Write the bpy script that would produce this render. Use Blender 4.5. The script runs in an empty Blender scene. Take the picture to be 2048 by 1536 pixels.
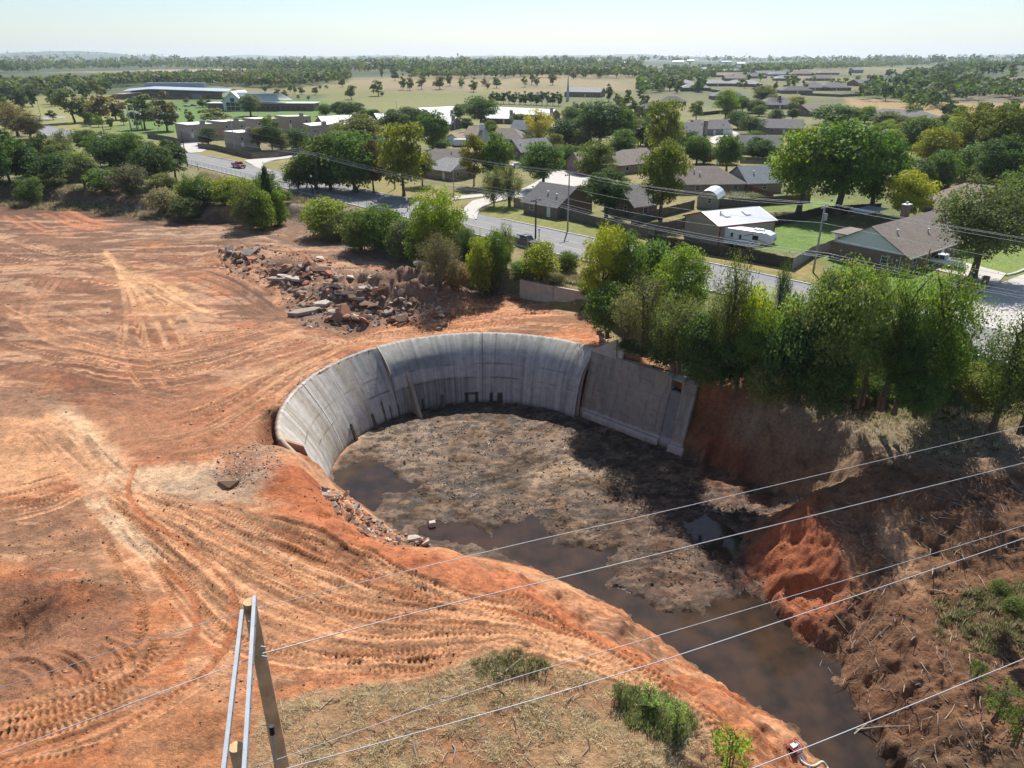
import bpy, bmesh, math, random
import numpy as np
from mathutils import Vector, Matrix
random.seed(7)
scene = bpy.context.scene
COL = scene.collection
R_ = math.radians

# ------------------------------------------------------------------ camera
F = 1420.0                       # focal length in px of a 2048 px wide picture (24 mm equivalent)
PITCH = math.atan(655 / F)
CP, SP = math.cos(PITCH), math.sin(PITCH)
HC = 30.0                        # camera height above the road
cam_d = bpy.data.cameras.new("camera")
cam = bpy.data.objects.new("camera", cam_d)
COL.objects.link(cam)
cam.location = (0, 0, HC)
cam.rotation_euler = (math.pi / 2 - PITCH, 0, 0)
cam_d.sensor_width = 36.0
cam_d.lens = 36.0 * F / 2048.0
cam_d.clip_start = 0.5
cam_d.clip_end = 60000
scene.camera = cam

# ------------------------------------------------------------------ sky and sun
SUN_EL, SUN_AZ = R_(49), R_(8)
world = bpy.data.worlds.new("World")
scene.world = world
world.use_nodes = True
wn = world.node_tree
bg = wn.nodes["Background"]
sky = wn.nodes.new("ShaderNodeTexSky")
sky.sky_type = 'NISHITA'
sky.sun_disc = False
sky.sun_elevation = SUN_EL
sky.sun_rotation = SUN_AZ
sky.altitude = 300
sky.air_density = 1.0
sky.dust_density = 0.6
sky.ozone_density = 1.6
wb_ = wn.nodes.new("ShaderNodeVectorMath"); wb_.operation = "MULTIPLY"; wb_.inputs[1].default_value = (0.93, 1.0, 1.09)
tcw = wn.nodes.new("ShaderNodeTexCoord"); mpw = wn.nodes.new("ShaderNodeMapping"); mpw.inputs["Scale"].default_value = (1.6, 1.6, 9.0)
nzw = wn.nodes.new("ShaderNodeTexNoise"); nzw.inputs["Scale"].default_value = 2.2; nzw.inputs["Detail"].default_value = 7
wn.links.new(tcw.outputs["Generated"], mpw.inputs[0]); wn.links.new(mpw.outputs[0], nzw.inputs["Vector"])
rgw = wn.nodes.new("ShaderNodeMapRange"); rgw.inputs[1].default_value = 0.48; rgw.inputs[2].default_value = 0.72; rgw.inputs[3].default_value = 0.0; rgw.inputs[4].default_value = 0.35
wn.links.new(nzw.outputs["Fac"], rgw.inputs[0])
mxw = wn.nodes.new("ShaderNodeMix"); mxw.data_type = 'RGBA'; mxw.inputs["B"].default_value = (7.6, 7.6, 7.5, 1)      # thin high cloud
wn.links.new(rgw.outputs[0], mxw.inputs["Factor"]); wn.links.new(sky.outputs[0], mxw.inputs["A"])
wn.links.new(mxw.outputs["Result"], wb_.inputs[0]); wn.links.new(wb_.outputs[0], bg.inputs[0])
bg.inputs[1].default_value = 0.076
sun_d = bpy.data.lights.new("sun", 'SUN')
sun_d.energy = 5.0
sun_d.angle = R_(0.53)
sun_d.color = (1.0, 0.955, 0.88)
sun = bpy.data.objects.new("sun", sun_d)
COL.objects.link(sun)
sun.rotation_euler = (-(math.pi / 2 - SUN_EL), 0, -SUN_AZ)
sun.location = (0, 100, 200)
scene.view_settings.view_transform = 'Standard'
scene.view_settings.look = 'None'
scene.view_settings.exposure = 0.55
scene.view_settings.gamma = 1.0
scene.view_settings.use_curve_mapping = False

# ------------------------------------------------------------------ helpers
def P(px, py, z=0.0):
    """ground point seen at a place of the photograph, on the level z"""
    u = (px - 1024) / F
    v = (768 - py) / F
    dz = v * CP - SP
    t = (z - HC) / dz
    return Vector((u * t, (CP + v * SP) * t, z))

def depth(y, z):
    return y * CP - (z - HC) * SP

def zat(py, y):
    """height of a point at distance y that shows at picture row py"""
    v = (768 - py) / F
    return HC + y * (v * CP - SP) / (CP + v * SP)

def tag(o, label=None, cat=None, group=None, kind=None):
    if label: o["label"] = label
    if cat: o["category"] = cat
    if group: o["group"] = group
    if kind: o["kind"] = kind
    return o

def empty(name, loc, rz=0.0):
    o = bpy.data.objects.new(name, None)
    o.empty_display_size = 0.3
    o.location = loc
    o.rotation_euler = (0, 0, rz)
    COL.objects.link(o)
    return o

ORD = ["first", "second", "third", "fourth", "fifth", "sixth", "seventh", "eighth", "ninth", "tenth", "eleventh",
       "twelfth", "thirteenth", "fourteenth", "fifteenth", "sixteenth", "seventeenth", "eighteenth", "nineteenth",
       "twentieth"]
def ordw(i):
    if i < 20: return ORD[i]
    tens = {2: "twenty", 3: "thirty", 4: "forty", 5: "fifty", 6: "sixty", 7: "seventy", 8: "eighty", 9: "ninety"}
    n = i + 1
    if n >= 100: return "%dth" % n
    if n % 10 == 0: return tens[n // 10][:-1] + "ieth"
    return tens[n // 10] + "-" + ORD[n % 10 - 1]

def np_mesh(name, V, Fc, mats, col=None, smooth=False, matidx=None):
    """mesh from numpy arrays; faces all with the same corner count"""
    me = bpy.data.meshes.new(name)
    V = np.asarray(V, np.float32); Fc = np.asarray(Fc, np.int32)
    nv, nf, k = len(V), len(Fc), Fc.shape[1]
    me.vertices.add(nv); me.vertices.foreach_set("co", V.ravel())
    me.loops.add(nf * k); me.loops.foreach_set("vertex_index", Fc.ravel())
    me.polygons.add(nf)
    me.polygons.foreach_set("loop_start", np.arange(0, nf * k, k, dtype=np.int32))
    me.polygons.foreach_set("loop_total", np.full(nf, k, np.int32))
    if smooth: me.polygons.foreach_set("use_smooth", np.ones(nf, bool))
    if matidx is not None: me.polygons.foreach_set("material_index", np.asarray(matidx, np.int32))
    for m in (mats if isinstance(mats, (list, tuple)) else [mats]): me.materials.append(m)
    if col is not None:
        a = me.color_attributes.new("Col", 'FLOAT_COLOR', 'POINT')
        c = np.ones((nv, 4), np.float32); c[:, :col.shape[1]] = col
        a.data.foreach_set("color", c.ravel())
    me.update(); me.validate()
    return me

class MB:
    """collects boxes, prisms and tubes, then links them as one mesh object"""
    def __init__(s): s.v = []; s.f = []; s.m = []
    def add(s, vs, fs, mi=0):
        b = len(s.v); s.v += [tuple(v) for v in vs]
        for f in fs: s.f.append([b + i for i in f]); s.m.append(mi)
        return s
    def box(s, c, size, rz=0.0, mi=0, M=None):
        x, y, z = size[0] / 2, size[1] / 2, size[2] / 2
        vs = [Vector((a * x, b * y, d * z)) for d in (-1, 1) for a, b in ((-1, -1), (1, -1), (1, 1), (-1, 1))]
        if M is None: M = Matrix.Rotation(rz, 3, 'Z')
        vs = [M @ v + Vector(c) for v in vs]
        return s.add(vs, [(3, 2, 1, 0), (4, 5, 6, 7), (0, 1, 5, 4), (1, 2, 6, 5), (2, 3, 7, 6), (3, 0, 4, 7)], mi)
    def prism(s, poly, z0, z1, mi=0):
        n = len(poly)
        vs = [(p[0], p[1], z0) for p in poly] + [(p[0], p[1], z1) for p in poly]
        fs = [tuple(range(n - 1, -1, -1)), tuple(range(n, 2 * n))]
        fs += [(i, (i + 1) % n, n + (i + 1) % n, n + i) for i in range(n)]
        return s.add(vs, fs, mi)
    def tube(s, pts, rad, n=8, mi=0, cap=True):
        pts = [Vector(p) for p in pts]
        if not isinstance(rad, (list, tuple)): rad = [rad] * len(pts)
        vs = []; up = None
        for i, p in enumerate(pts):
            d = (pts[min(i + 1, len(pts) - 1)] - pts[max(i - 1, 0)]).normalized()
            if up is None:
                up = Vector((0, 0, 1)) if abs(d.z) < 0.9 else Vector((1, 0, 0))
            a = d.cross(up).normalized(); b = a.cross(d).normalized(); up = b
            for k in range(n):
                t = 2 * math.pi * k / n
                vs.append(p + (a * math.cos(t) + b * math.sin(t)) * rad[i])
        fs = []
        for i in range(len(pts) - 1):
            for k in range(n):
                fs.append((i * n + k, i * n + (k + 1) % n, (i + 1) * n + (k + 1) % n, (i + 1) * n + k))
        if cap:
            fs.append(tuple(range(n - 1, -1, -1))); fs.append(tuple((len(pts) - 1) * n + k for k in range(n)))
        return s.add(vs, fs, mi)
    def mesh(s, name, mats, smooth=False):
        me = bpy.data.meshes.new(name)
        me.from_pydata(s.v, [], s.f)
        for m in (mats if isinstance(mats, (list, tuple)) else [mats]): me.materials.append(m)
        me.polygons.foreach_set("material_index", s.m)
        if smooth: me.polygons.foreach_set("use_smooth", [True] * len(s.f))
        me.update()
        return me
    def build(s, name, mats, parent=None, smooth=False, bevel=0.0):
        o = bpy.data.objects.new(name, s.mesh(name, mats, smooth))
        COL.objects.link(o)
        if parent: o.parent = parent
        if bevel:
            b = o.modifiers.new("bevel", 'BEVEL'); b.width = bevel; b.segments = 2; b.limit_method = 'ANGLE'
        return o

def link(name, me, parent=None, loc=None):
    o = bpy.data.objects.new(name, me); COL.objects.link(o)
    if parent: o.parent = parent
    if loc is not None: o.location = loc
    return o

# ------------------------------------------------------------------ noise
def _h(ix, iy, seed):
    n = ix * np.uint32(374761393) + iy * np.uint32(668265263) + np.uint32((seed * 974634777) & 0xffffffff)
    n = (n ^ (n >> np.uint32(13))) * np.uint32(1274126177)
    return ((n ^ (n >> np.uint32(16))) & np.uint32(0xffff)).astype(np.float32) * np.float32(1 / 65535.0)
def vn(x, y, seed=0):
    x = np.asarray(x, np.float32); y = np.asarray(y, np.float32)
    ix = np.floor(x); iy = np.floor(y)
    fx = x - ix; fy = y - iy
    fx = fx * fx * (3 - 2 * fx); fy = fy * fy * (3 - 2 * fy)
    ix = ix.astype(np.int32).view(np.uint32) if ix.ndim else np.uint32(int(ix) & 0xffffffff); iy = iy.astype(np.int32).view(np.uint32) if iy.ndim else np.uint32(int(iy) & 0xffffffff)
    one = np.uint32(1)
    a = _h(ix, iy, seed); b = _h(ix + one, iy, seed); c = _h(ix, iy + one, seed); d = _h(ix + one, iy + one, seed)
    a = a + (b - a) * fx; c = c + (d - c) * fx
    return a + (c - a) * fy
def fbm(x, y, o=4, seed=0):
    s = 0; a = 0.5; t = 0
    for i in range(o):
        s = s + a * vn(x * (2.03 ** i) + 17.3 * i, y * (2.03 ** i) - 9.1 * i, seed + i); t += a; a *= 0.55
    return s / t
def sst(a, b, x):
    t = np.clip((x - a) / (b - a), 0, 1); return t * t * (3 - 2 * t)
def seg_d(x, y, a, b):
    a = (float(a[0]), float(a[1])); b = (float(b[0]), float(b[1])); dx, dy = b[0] - a[0], b[1] - a[1]
    L = dx * dx + dy * dy + 1e-9
    t = np.clip(((x - a[0]) * dx + (y - a[1]) * dy) / L, 0, 1)
    return np.hypot(x - a[0] - t * dx, y - a[1] - t * dy), t
def sdf(x, y, poly):
    """signed distance to a closed polygon, negative inside"""
    x = np.asarray(x, np.float32); y = np.asarray(y, np.float32); d = np.full(np.shape(x), 1e9, np.float32); ins = np.zeros(np.shape(x), bool)
    n = len(poly)
    for i in range(n):
        a, b = [(float(q[0]), float(q[1])) for q in (poly[i], poly[(i + 1) % n])]
        d = np.minimum(d, seg_d(x, y, a, b)[0])
        c = (a[1] > y) != (b[1] > y)
        with np.errstate(divide='ignore', invalid='ignore'):
            xi = (b[0] - a[0]) * (y - a[1]) / (b[1] - a[1] + 1e-12) + a[0]
        ins ^= c & (x < xi)
    return np.where(ins, -d, d)

# ------------------------------------------------------------------ materials
def new_mat(name):
    m = bpy.data.materials.new(name); m.use_nodes = True
    return m, m.node_tree, m.node_tree.nodes["Principled BSDF"]
def mat(name, c, rough=0.8, var=0.12, scale=1.5, metal=0.0, bump=0.0, bscale=20.0, spec=0.3):
    m, nt, b = new_mat(name)
    b.inputs["Roughness"].default_value = rough; b.inputs["Metallic"].default_value = metal
    b.inputs["Specular IOR Level"].default_value = spec
    tc = nt.nodes.new("ShaderNodeTexCoord")
    if var:
        n = nt.nodes.new("ShaderNodeTexNoise"); n.inputs["Scale"].default_value = scale; n.inputs["Detail"].default_value = 6
        n.inputs["Roughness"].default_value = 0.65
        nt.links.new(tc.outputs["Object"], n.inputs["Vector"])
        r = nt.nodes.new("ShaderNodeMapRange"); r.inputs[1].default_value = 0.25; r.inputs[2].default_value = 0.75
        r.inputs[3].default_value = 1 - var; r.inputs[4].default_value = 1 + var
        nt.links.new(n.outputs["Fac"], r.inputs[0])
        mx = nt.nodes.new("ShaderNodeVectorMath"); mx.operation = 'SCALE'; mx.inputs[0].default_value = c[:3]
        nt.links.new(r.outputs[0], mx.inputs["Scale"]); nt.links.new(mx.outputs[0], b.inputs["Base Color"])
    else:
        b.inputs["Base Color"].default_value = (*c[:3], 1)
    if bump:
        n2 = nt.nodes.new("ShaderNodeTexNoise"); n2.inputs["Scale"].default_value = bscale; n2.inputs["Detail"].default_value = 5
        nt.links.new(tc.outputs["Object"], n2.inputs["Vector"])
        bp = nt.nodes.new("ShaderNodeBump"); bp.inputs["Strength"].default_value = bump; bp.inputs["Distance"].default_value = 0.05
        nt.links.new(n2.outputs["Fac"], bp.inputs["Height"]); nt.links.new(bp.outputs[0], b.inputs["Normal"])
    return m
# ------------------------------------------------------------------ layout of the land
ZD = -2.5          # level of the stripped red earth
ZF = -10.5         # floor of the stilling basin
def W2(pts, z): return [tuple(P(px, py, z)[:2]) for px, py in pts]
RO = np.array([-35.553, 178.933]); RD = np.array([0.6949, -0.7191]); RN = np.array([0.7191, 0.6949])
def road_pt(s, o): return RO + RD * s + RN * o
def road_so(x, y):
    return (x - RO[0]) * RD[0] + (y - RO[1]) * RD[1], (x - RO[0]) * RN[0] + (y - RO[1]) * RN[1]
RS = [-2000, -500, -269, -210, -150, -107, -80, 0, 130, 400]
RC = [-90, -27, -15, -14.6, -11, -8.3, -6.5, -6.6, -5.0, -4.0]
def road_c(s): return np.interp(s, RS, RC)
HW = 6.2           # half width of the road

# the pit floor: (picture place, steepness, height of the steep part, slope above) for the edge that starts there
FLOOR = [((675, 975), 30, 8, 0.0), ((662, 950), 30, 8, 0), ((690, 913), 30, 8, 0), ((740, 863), 30, 8, 0), ((830, 813), 30, 8, 0),
         ((960, 798), 30, 8, 0), ((1060, 803), 30, 8, 0), ((1160, 830), 30, 8, 0), ((1260, 870), 30, 8, 0), ((1362, 910), 2.6, 8.6, 0.1),
         ((1440, 935), 2.0, 8.6, 0.1), ((1540, 985), 1.3, 8, 0.06), ((1600, 1005), 0.9, 5.5, 0.06), ((1530, 1020), 0.9, 4.5, 0.10),
         ((1478, 1075), 1.1, 4.8, 0.10), ((1492, 1130), 1.0, 4.6, 0.10), ((1530, 1190), 0.9, 4.2, 0.11), ((1585, 1265), 0.75, 3.6, 0.13),
         ((1650, 1340), 0.65, 3.0, 0.16), ((1720, 1430), 0.6, 3.0, 0.16), ((1800, 1545), 0.6, 3.0, 0.16), ((1900, 1700), 0.6, 3, 0.16),
         ((1760, 1700), 0.8, 8, 0.0), ((1655, 1540), 0.85, 8, 0), ((1590, 1450), 0.85, 8, 0), ((1478, 1392), 0.8, 8, 0), ((1338, 1292), 0.75, 8, 0),
         ((1238, 1214), 0.72, 8, 0), ((1150, 1172), 0.72, 8, 0), ((1060, 1132), 0.75, 8, 0), ((980, 1118), 0.8, 8, 0), ((850, 1112), 0.95, 8, 0),
         ((775, 1050), 1.1, 8, 0), ((705, 988), 1.3, 8, 0)]
FP = W2([f[0] for f in FLOOR], ZF)
CC = (-3.45, 66.4)          # centre of the curved wall
A0, A1 = R_(46.0), R_(217)  # its ends, anticlockwise from the right hand end
DIRT = W2([(-600, 385), (0, 400), (150, 410), (300, 430), (420, 444), (560, 440), (640, 452), (700, 482), (800, 525), (900, 565),
           (1045, 596), (1180, 640), (1222, 690), (1250, 690), (1395, 778), (1500, 805), (1700, 850), (1900, 905), (2200, 930), (3400, 1900),
           (-1600, 1900)], ZD)
POOLS = [W2(p, ZF) for p in (
    [(668, 945), (700, 930), (745, 918), (770, 930), (790, 955), (835, 968), (815, 985), (770, 988), (745, 1018), (705, 1012), (680, 985)],
    [(835, 1055), (880, 1040), (940, 1048), (975, 1068), (985, 1100), (950, 1085), (900, 1078), (850, 1078)],
    [(980, 1070), (1010, 1050), (1060, 1033), (1090, 1050), (1110, 1085), (1190, 1100), (1240, 1090), (1215, 1125), (1225, 1150),
     (1215, 1165), (1290, 1200), (1330, 1225), (1400, 1230), (1430, 1205), (1490, 1188), (1540, 1200), (1600, 1285), (1690, 1395),
     (1800, 1545), (1900, 1700), (1760, 1700), (1655, 1540), (1590, 1450), (1478, 1392), (1338, 1292), (1238, 1214), (1150, 1172), (1060, 1132), (1000, 1107)],
    [(1368, 1040), (1410, 1033), (1450, 1048), (1482, 1078), (1478, 1105), (1462, 1137), (1420, 1117), (1398, 1085)])]

def smin(a, b, k):
    h = np.clip(0.5 + 0.5 * (b - a) / k, 0, 1); return b * (1 - h) + a * h - k * h * (1 - h)

def bump_at(x, y, px, py, z, r, h, p=1.0):
    c = P(px, py, z); d = np.hypot(x - c.x, (y - c.y)) / r
    return h * np.exp(-(d ** 2) * 1.6)

def ground_h(x, y, fine=True):
    """height of the land"""
    x = np.atleast_1d(np.asarray(x, np.float32)); y = np.atleast_1d(np.asarray(y, np.float32))
    z = np.zeros_like(x)
    r = np.hypot(x, y)
    far = sst(900, 4000, r)
    z += far * (fbm(x / 1500, y / 1500, 3, 5) - 0.5) * 36
    hill = sst(5200, 8500, r)
    ridge = fbm(x / 2200 + 3, y / 3500, 4, 9)
    z += hill * (np.clip(ridge - 0.42, 0, 1) * 190)
    z += 70 * np.exp(-((x + 5350) / 620) ** 2) * sst(7600, 8600, y) * sst(11500, 9500, y) * (0.7 + 0.5 * fbm(x / 260, y / 900, 3, 31))
    z += 16 * sst(60, 330, x - 0.45 * y) * sst(230, 420, y) * sst(2600, 900, r)            # rising pasture on the right
    z += 5 * sst(380, 900, y) * sst(-600, 200, x) * sst(4000, 1500, r)
    m = (r < 330)
    if not m.any(): return z
    X, Y = x[m], y[m]
    zz = z[m] * 0
    if fine: zz = zz + (fbm(X / 6, Y / 6, 3, 3) - 0.5) * 0.12
    s, o = road_so(X, Y)
    # slope between the road and the cleared land
    sd = sdf(X, Y, DIRT)
    wig = (fbm(X / 5, Y / 5, 3, 21) - 0.5) * 2.2
    low = ZD + (fbm(X / 14, Y / 14, 3, 12) - 0.5) * 1.0
    ramp = np.where(X > 14, 13.0, 4.2)
    k = sst(0.2, 1, (sd + wig) / ramp)
    zz = zz * k + low * (1 - k)
    # the basin and the stream
    allz, allX, allY = zz, X, Y
    near = (np.abs(X + 2) < 75) & (Y < 125)
    X, Y, zz = X[near], Y[near], zz[near]
    rr_ = np.hypot(X - CC[0], Y - CC[1]); wq = sst(19.5, 25, rr_) * sst(78, 66, Y) * 1.0
    Xk, Yk = X, Y
    X = X + wq * ((fbm(X / 2.6, Y / 2.6, 3, 201) - 0.5) * 2.6 + (fbm(X / 0.8, Y / 0.8, 2, 203) - 0.5) * 0.7); Y = Y + wq * ((fbm(Xk / 2.6 + 40, Yk / 2.6, 3, 202) - 0.5) * 2.6 + (fbm(Xk / 0.8, Yk / 0.8 + 9, 2, 204) - 0.5) * 0.7)
    d = np.full(X.shape, 1e9); ws = np.zeros_like(X); pr = np.zeros_like(X)
    ds = []
    nseg = len(FP)
    for i in range(nseg):
        di, _ = seg_d(X, Y, FP[i], FP[(i + 1) % nseg]); ds.append(di); d = np.minimum(d, di)
    sgn = sdf(X, Y, FP)
    for i in range(nseg):
        w = np.exp(-(ds[i] - d) / 0.9)
        _, a, hs, b = FLOOR[i]
        p_ = smin(d * a, hs + np.maximum(d - hs / a, 0) * max(b, 0.0), 0.6) + (0.3 * np.maximum(d - hs / a - 2, 0) if b == 0 else 0)
        if a == 30:            # behind the concrete: a sheer cut hidden under the flare
            p_ = sst(2.5, 3.3, d) * 8.0 + 0.3 * np.maximum(d - 5, 0)
        pr += w * p_; ws += w
    pr = np.where(sgn < 0, 0, pr / ws)
    if fine:
        rough = (fbm(X / 1.6, Y / 1.6, 4, 41) - 0.5)
        pr = pr + rough * np.clip(pr, 0, 2) * 0.45 * (pr < 7.2)
    bank = ZF + pr
    zz = smin(zz, bank, 0.5)
    zz = np.where(sgn < 0, bank, zz)
    X, Y = Xk, Yk
    # the curved wall: keep the earth low under the flare, and level with the rim outside
    rr = np.hypot(X - CC[0], Y - CC[1]); an = np.arctan2(Y - CC[1], X - CC[0]) % (2 * math.pi)
    inarc = (an > A0 - 0.03) & (an < R_(203))
    under = inarc & (rr > 15.0) & (rr < 19.15)
    zz = np.where(under, np.minimum(zz, ZF + 0.2), zz)
    out = inarc & (rr >= 19.15)
    e = sst(19.15, 19.9, rr)
    zz = np.where(out & (rr < 24), ZF + 0.2 + (np.maximum(zz, ZD - 0.35) - ZF - 0.2) * e, zz)
    zz = np.where(inarc & (rr >= 19.7) & (rr < 30), zz + (ZD - 0.12 - zz) * sst(30, 22, rr), zz)
    cav = sst(R_(183), R_(190), an) * sst(R_(207), R_(201), an) * sst(18.8, 19.3, rr) * sst(22.3, 20.6, rr)
    zz = zz - 3.2 * cav
    allz[near] = zz
    z[m] += allz
    return z

def gz(x, y): return float(ground_h([x], [y])[0])
def G(px, py, z0=0.0, it=4):
    """ground point seen at a place of the photograph"""
    z = z0
    for _ in range(it):
        p = P(px, py, z); z = gz(p.x, p.y)
    p = P(px, py, z); p.z = z
    return p
# ------------------------------------------------------------------ the land as one sheet
def make_rows():
    ys = [11.0]
    while ys[-1] < 13500:
        y = ys[-1]
        if y < 19: dy = 0.3
        elif y < 140: dy = 0.088 * (depth(y, -2) / 35.0) ** 1.42
        else: dy = 0.62 * (y / 140) ** 1.30
        ys.append(y + dy)
    return np.array(ys)
YS = make_rows(); NX = 800
U = np.linspace(-1, 1, NX)
XX = U[None, :] * (0.78 * YS[:, None] + 18); YY = np.repeat(YS[:, None], NX, 1)
GX, GY = XX.ravel().astype(np.float32), YY.ravel().astype(np.float32)
GZ = ground_h(GX, GY)

C = np.zeros((len(GX), 3), np.float32)
def cset(c): return np.array(c, np.float32)
def paint(w, c):
    global C
    w = np.clip(w, 0, 1).astype(np.float32)[:, None]; C = C * (1 - w) + cset(c) * w
def paint_i(idx, w, c):
    w = np.clip(w, 0, 1).astype(np.float32)[:, None]; C[idx] = C[idx] * (1 - w) + cset(c) * w

GR = np.hypot(GX, GY)
n1 = fbm(GX / 9, GY / 9, 3, 60); n2 = fbm(GX / 1.7, GY / 1.7, 3, 61); n3 = fbm(GX / 40, GY / 40, 4, 62)
# lawns and fields
paint(np.ones(len(GX)), (0.115, 0.125, 0.035))
farw = sst(420, 900, GR)
paint(sst(0.42, 0.62, n3) * 0.8, (0.22, 0.175, 0.075))
paint(sst(0.55, 0.7, n1) * 0.5, (0.27, 0.20, 0.095))
paint(sst(0.5, 0.75, n2) * 0.3 * (GR < 400), (0.075, 0.10, 0.025))
def zone(pts, z=0.0): return sdf(GX, GY, W2(pts, z))
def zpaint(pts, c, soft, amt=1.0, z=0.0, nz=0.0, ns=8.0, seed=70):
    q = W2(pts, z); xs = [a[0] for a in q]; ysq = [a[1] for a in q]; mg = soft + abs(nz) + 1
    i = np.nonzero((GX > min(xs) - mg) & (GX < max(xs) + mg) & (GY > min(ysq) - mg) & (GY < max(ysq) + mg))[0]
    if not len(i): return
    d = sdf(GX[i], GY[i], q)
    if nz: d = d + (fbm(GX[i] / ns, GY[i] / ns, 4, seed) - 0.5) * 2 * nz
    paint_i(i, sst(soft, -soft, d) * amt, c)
GREEN = (0.085, 0.155, 0.022); LAWN = (0.12, 0.155, 0.03); TAN = (0.30, 0.22, 0.115); DRY = (0.24, 0.175, 0.09)
zpaint([(-100, 215), (130, 188), (330, 196), (330, 240), (100, 262), (-100, 265)], (0.21, 0.20, 0.06), 10)
zpaint([(75, 245), (350, 225), (345, 290), (250, 285)], GREEN, 6, 0.9, nz=8, ns=20)
zpaint([(250, 205), (720, 200), (700, 235), (330, 265), (250, 250)], GREEN, 6, 0.9, nz=6, ns=20)
zpaint([(420, 178), (740, 176), (740, 190), (420, 195)], (0.17, 0.17, 0.05), 10, 0.8)
zpaint([(640, 188), (1010, 186), (980, 205), (760, 222), (640, 212)], (0.16, 0.17, 0.045), 6, 0.7, nz=10, ns=30)
zpaint([(700, 155), (1320, 150), (1330, 190), (1100, 196), (800, 190), (640, 178)], TAN, 15, 0.75, nz=20, ns=60)
zpaint([(740, 200), (1000, 196), (1010, 212), (800, 216)], TAN, 6, 0.7)
zpaint([(-200, 140), (400, 138), (390, 160), (-200, 170)], (0.33, 0.25, 0.125), 30, 0.8, nz=30, ns=90)
zpaint([(1290, 195), (1420, 190), (1400, 222), (1290, 225)], DRY, 5, 0.6)
zpaint([(1690, 200), (2100, 215), (2100, 250), (1860, 245), (1700, 222)], (0.30, 0.20, 0.09), 4, 0.9)
zpaint([(1900, 150), (2300, 160), (2300, 215), (1900, 205)], (0.165, 0.135, 0.085), 6, 0.9)
zpaint([(1580, 165), (1900, 165), (1760, 200), (1640, 200)], DRY, 6, 0.5)
zpaint([(1400, 158), (1640, 150), (1640, 172), (1420, 165)], DRY, 8, 0.6)
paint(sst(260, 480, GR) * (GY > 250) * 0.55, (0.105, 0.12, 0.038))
fw_ = fbm(GX / 170, GY / 420, 4, 64)
paint(farw * sst(0.40, 0.47, fw_) * 0.95, (0.050, 0.075, 0.026))
paint(farw * sst(0.52, 0.62, fbm(GX / 300, GY / 800, 3, 65)) * 0.45, (0.24, 0.19, 0.09))
paint(sst(1600, 3200, GR) * sst(0.36, 0.5, fbm(GX / 500, GY / 1500, 4, 66)) * 0.9, (0.045, 0.068, 0.028))
for wp_ in ([(-60, 200), (220, 175), (420, 172), (560, 178), (700, 165), (700, 150), (560, 150), (300, 158), (100, 175), (-60, 185)], [(-60, 150), (260, 140), (420, 142), (640, 152), (820, 150), (1000, 142), (1280, 136), (1280, 126), (700, 124), (330, 126), (-60, 134)],
            [(1480, 150), (1640, 142), (1860, 132), (1860, 121), (1640, 128), (1500, 138)], [(1700, 195), (1760, 158), (1900, 142), (2060, 142), (2060, 172), (1920, 205), (1850, 222)], [(820, 150), (1280, 142), (1280, 156), (1100, 154), (820, 158)], [(1280, 140), (1450, 134), (1480, 142), (1420, 160), (1280, 190)], [(1860, 150), (2100, 135), (2100, 124), (1900, 127)]):
    zpaint(wp_, (0.042, 0.062, 0.022), 14, 0.85, nz=15, ns=50)
zpaint([(700, 158), (1290, 154), (1320, 188), (1100, 194), (800, 190), (640, 178)], TAN, 15, 0.5, nz=30, ns=50)
zpaint([(-200, 160), (130, 160), (120, 172), (-200, 178)], (0.33, 0.25, 0.125), 15, 0.85, nz=20, ns=60)
zpaint([(280, 139), (520, 137), (500, 147), (300, 149)], (0.36, 0.28, 0.15), 25, 0.85, nz=40, ns=120)
zpaint([(-100, 215), (130, 188), (330, 196), (330, 240), (100, 262), (-100, 265)], (0.21, 0.20, 0.06), 10, 0.9)
zpaint([(250, 205), (720, 200), (700, 235), (330, 265), (250, 250)], GREEN, 6, 0.8, nz=6, ns=20)
zpaint([(420, 176), (760, 174), (760, 190), (420, 195)], (0.20, 0.18, 0.06), 10, 0.8)
zpaint([(640, 190), (1010, 188), (980, 205), (760, 222), (640, 212)], (0.17, 0.17, 0.05), 6, 0.8, nz=10, ns=30)
zpaint([(1690, 200), (2100, 215), (2100, 250), (1860, 245), (1700, 222)], (0.30, 0.20, 0.09), 4, 0.9)
zpaint([(1900, 172), (2300, 180), (2300, 222), (1900, 208)], (0.165, 0.135, 0.085), 6, 0.9)
# verges near the road
s_, o_ = road_so(GX, GY); oc = o_ - road_c(s_)
near = (GR < 420)
paint(sst(26, 8, np.abs(oc)) * near * 0.75 * (oc > 0), (0.20, 0.17, 0.055))
paint(sst(30, 8, -oc) * near * (oc < 0) * (s_ < 95) * 0.8, (0.20, 0.16, 0.07))
zpaint([(1000, 400), (1200, 420), (1320, 500), (1170, 480), (950, 425)], (0.155, 0.165, 0.04), 3, 0.8, nz=2)
zpaint([(1290, 480), (1640, 530), (1620, 560), (1330, 500)], (0.26, 0.20, 0.07), 2, 0.8)
zpaint([(1480, 440), (1660, 430), (1700, 510), (1520, 500)], (0.10, 0.17, 0.028), 1.5, 0.9, nz=1)
zpaint([(1640, 510), (1860, 540), (1990, 600), (1900, 620), (1700, 560)], (0.10, 0.18, 0.022), 1.5, 0.95)
zpaint([(1860, 470), (2100, 470), (2100, 545), (1960, 560)], (0.15, 0.21, 0.04), 1.5, 0.9, nz=1)
zpaint([(1520, 395), (1700, 400), (1640, 425), (1520, 420)], (0.12, 0.18, 0.03), 2, 0.8)
zpaint([(560, 320), (640, 315), (640, 350), (580, 345)], (0.24, 0.20, 0.075), 2, 0.8)
zpaint([(-100, 275), (270, 285), (400, 330), (320, 400), (-100, 395)], (0.13, 0.13, 0.05), 6, 0.9, nz=5)

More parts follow.
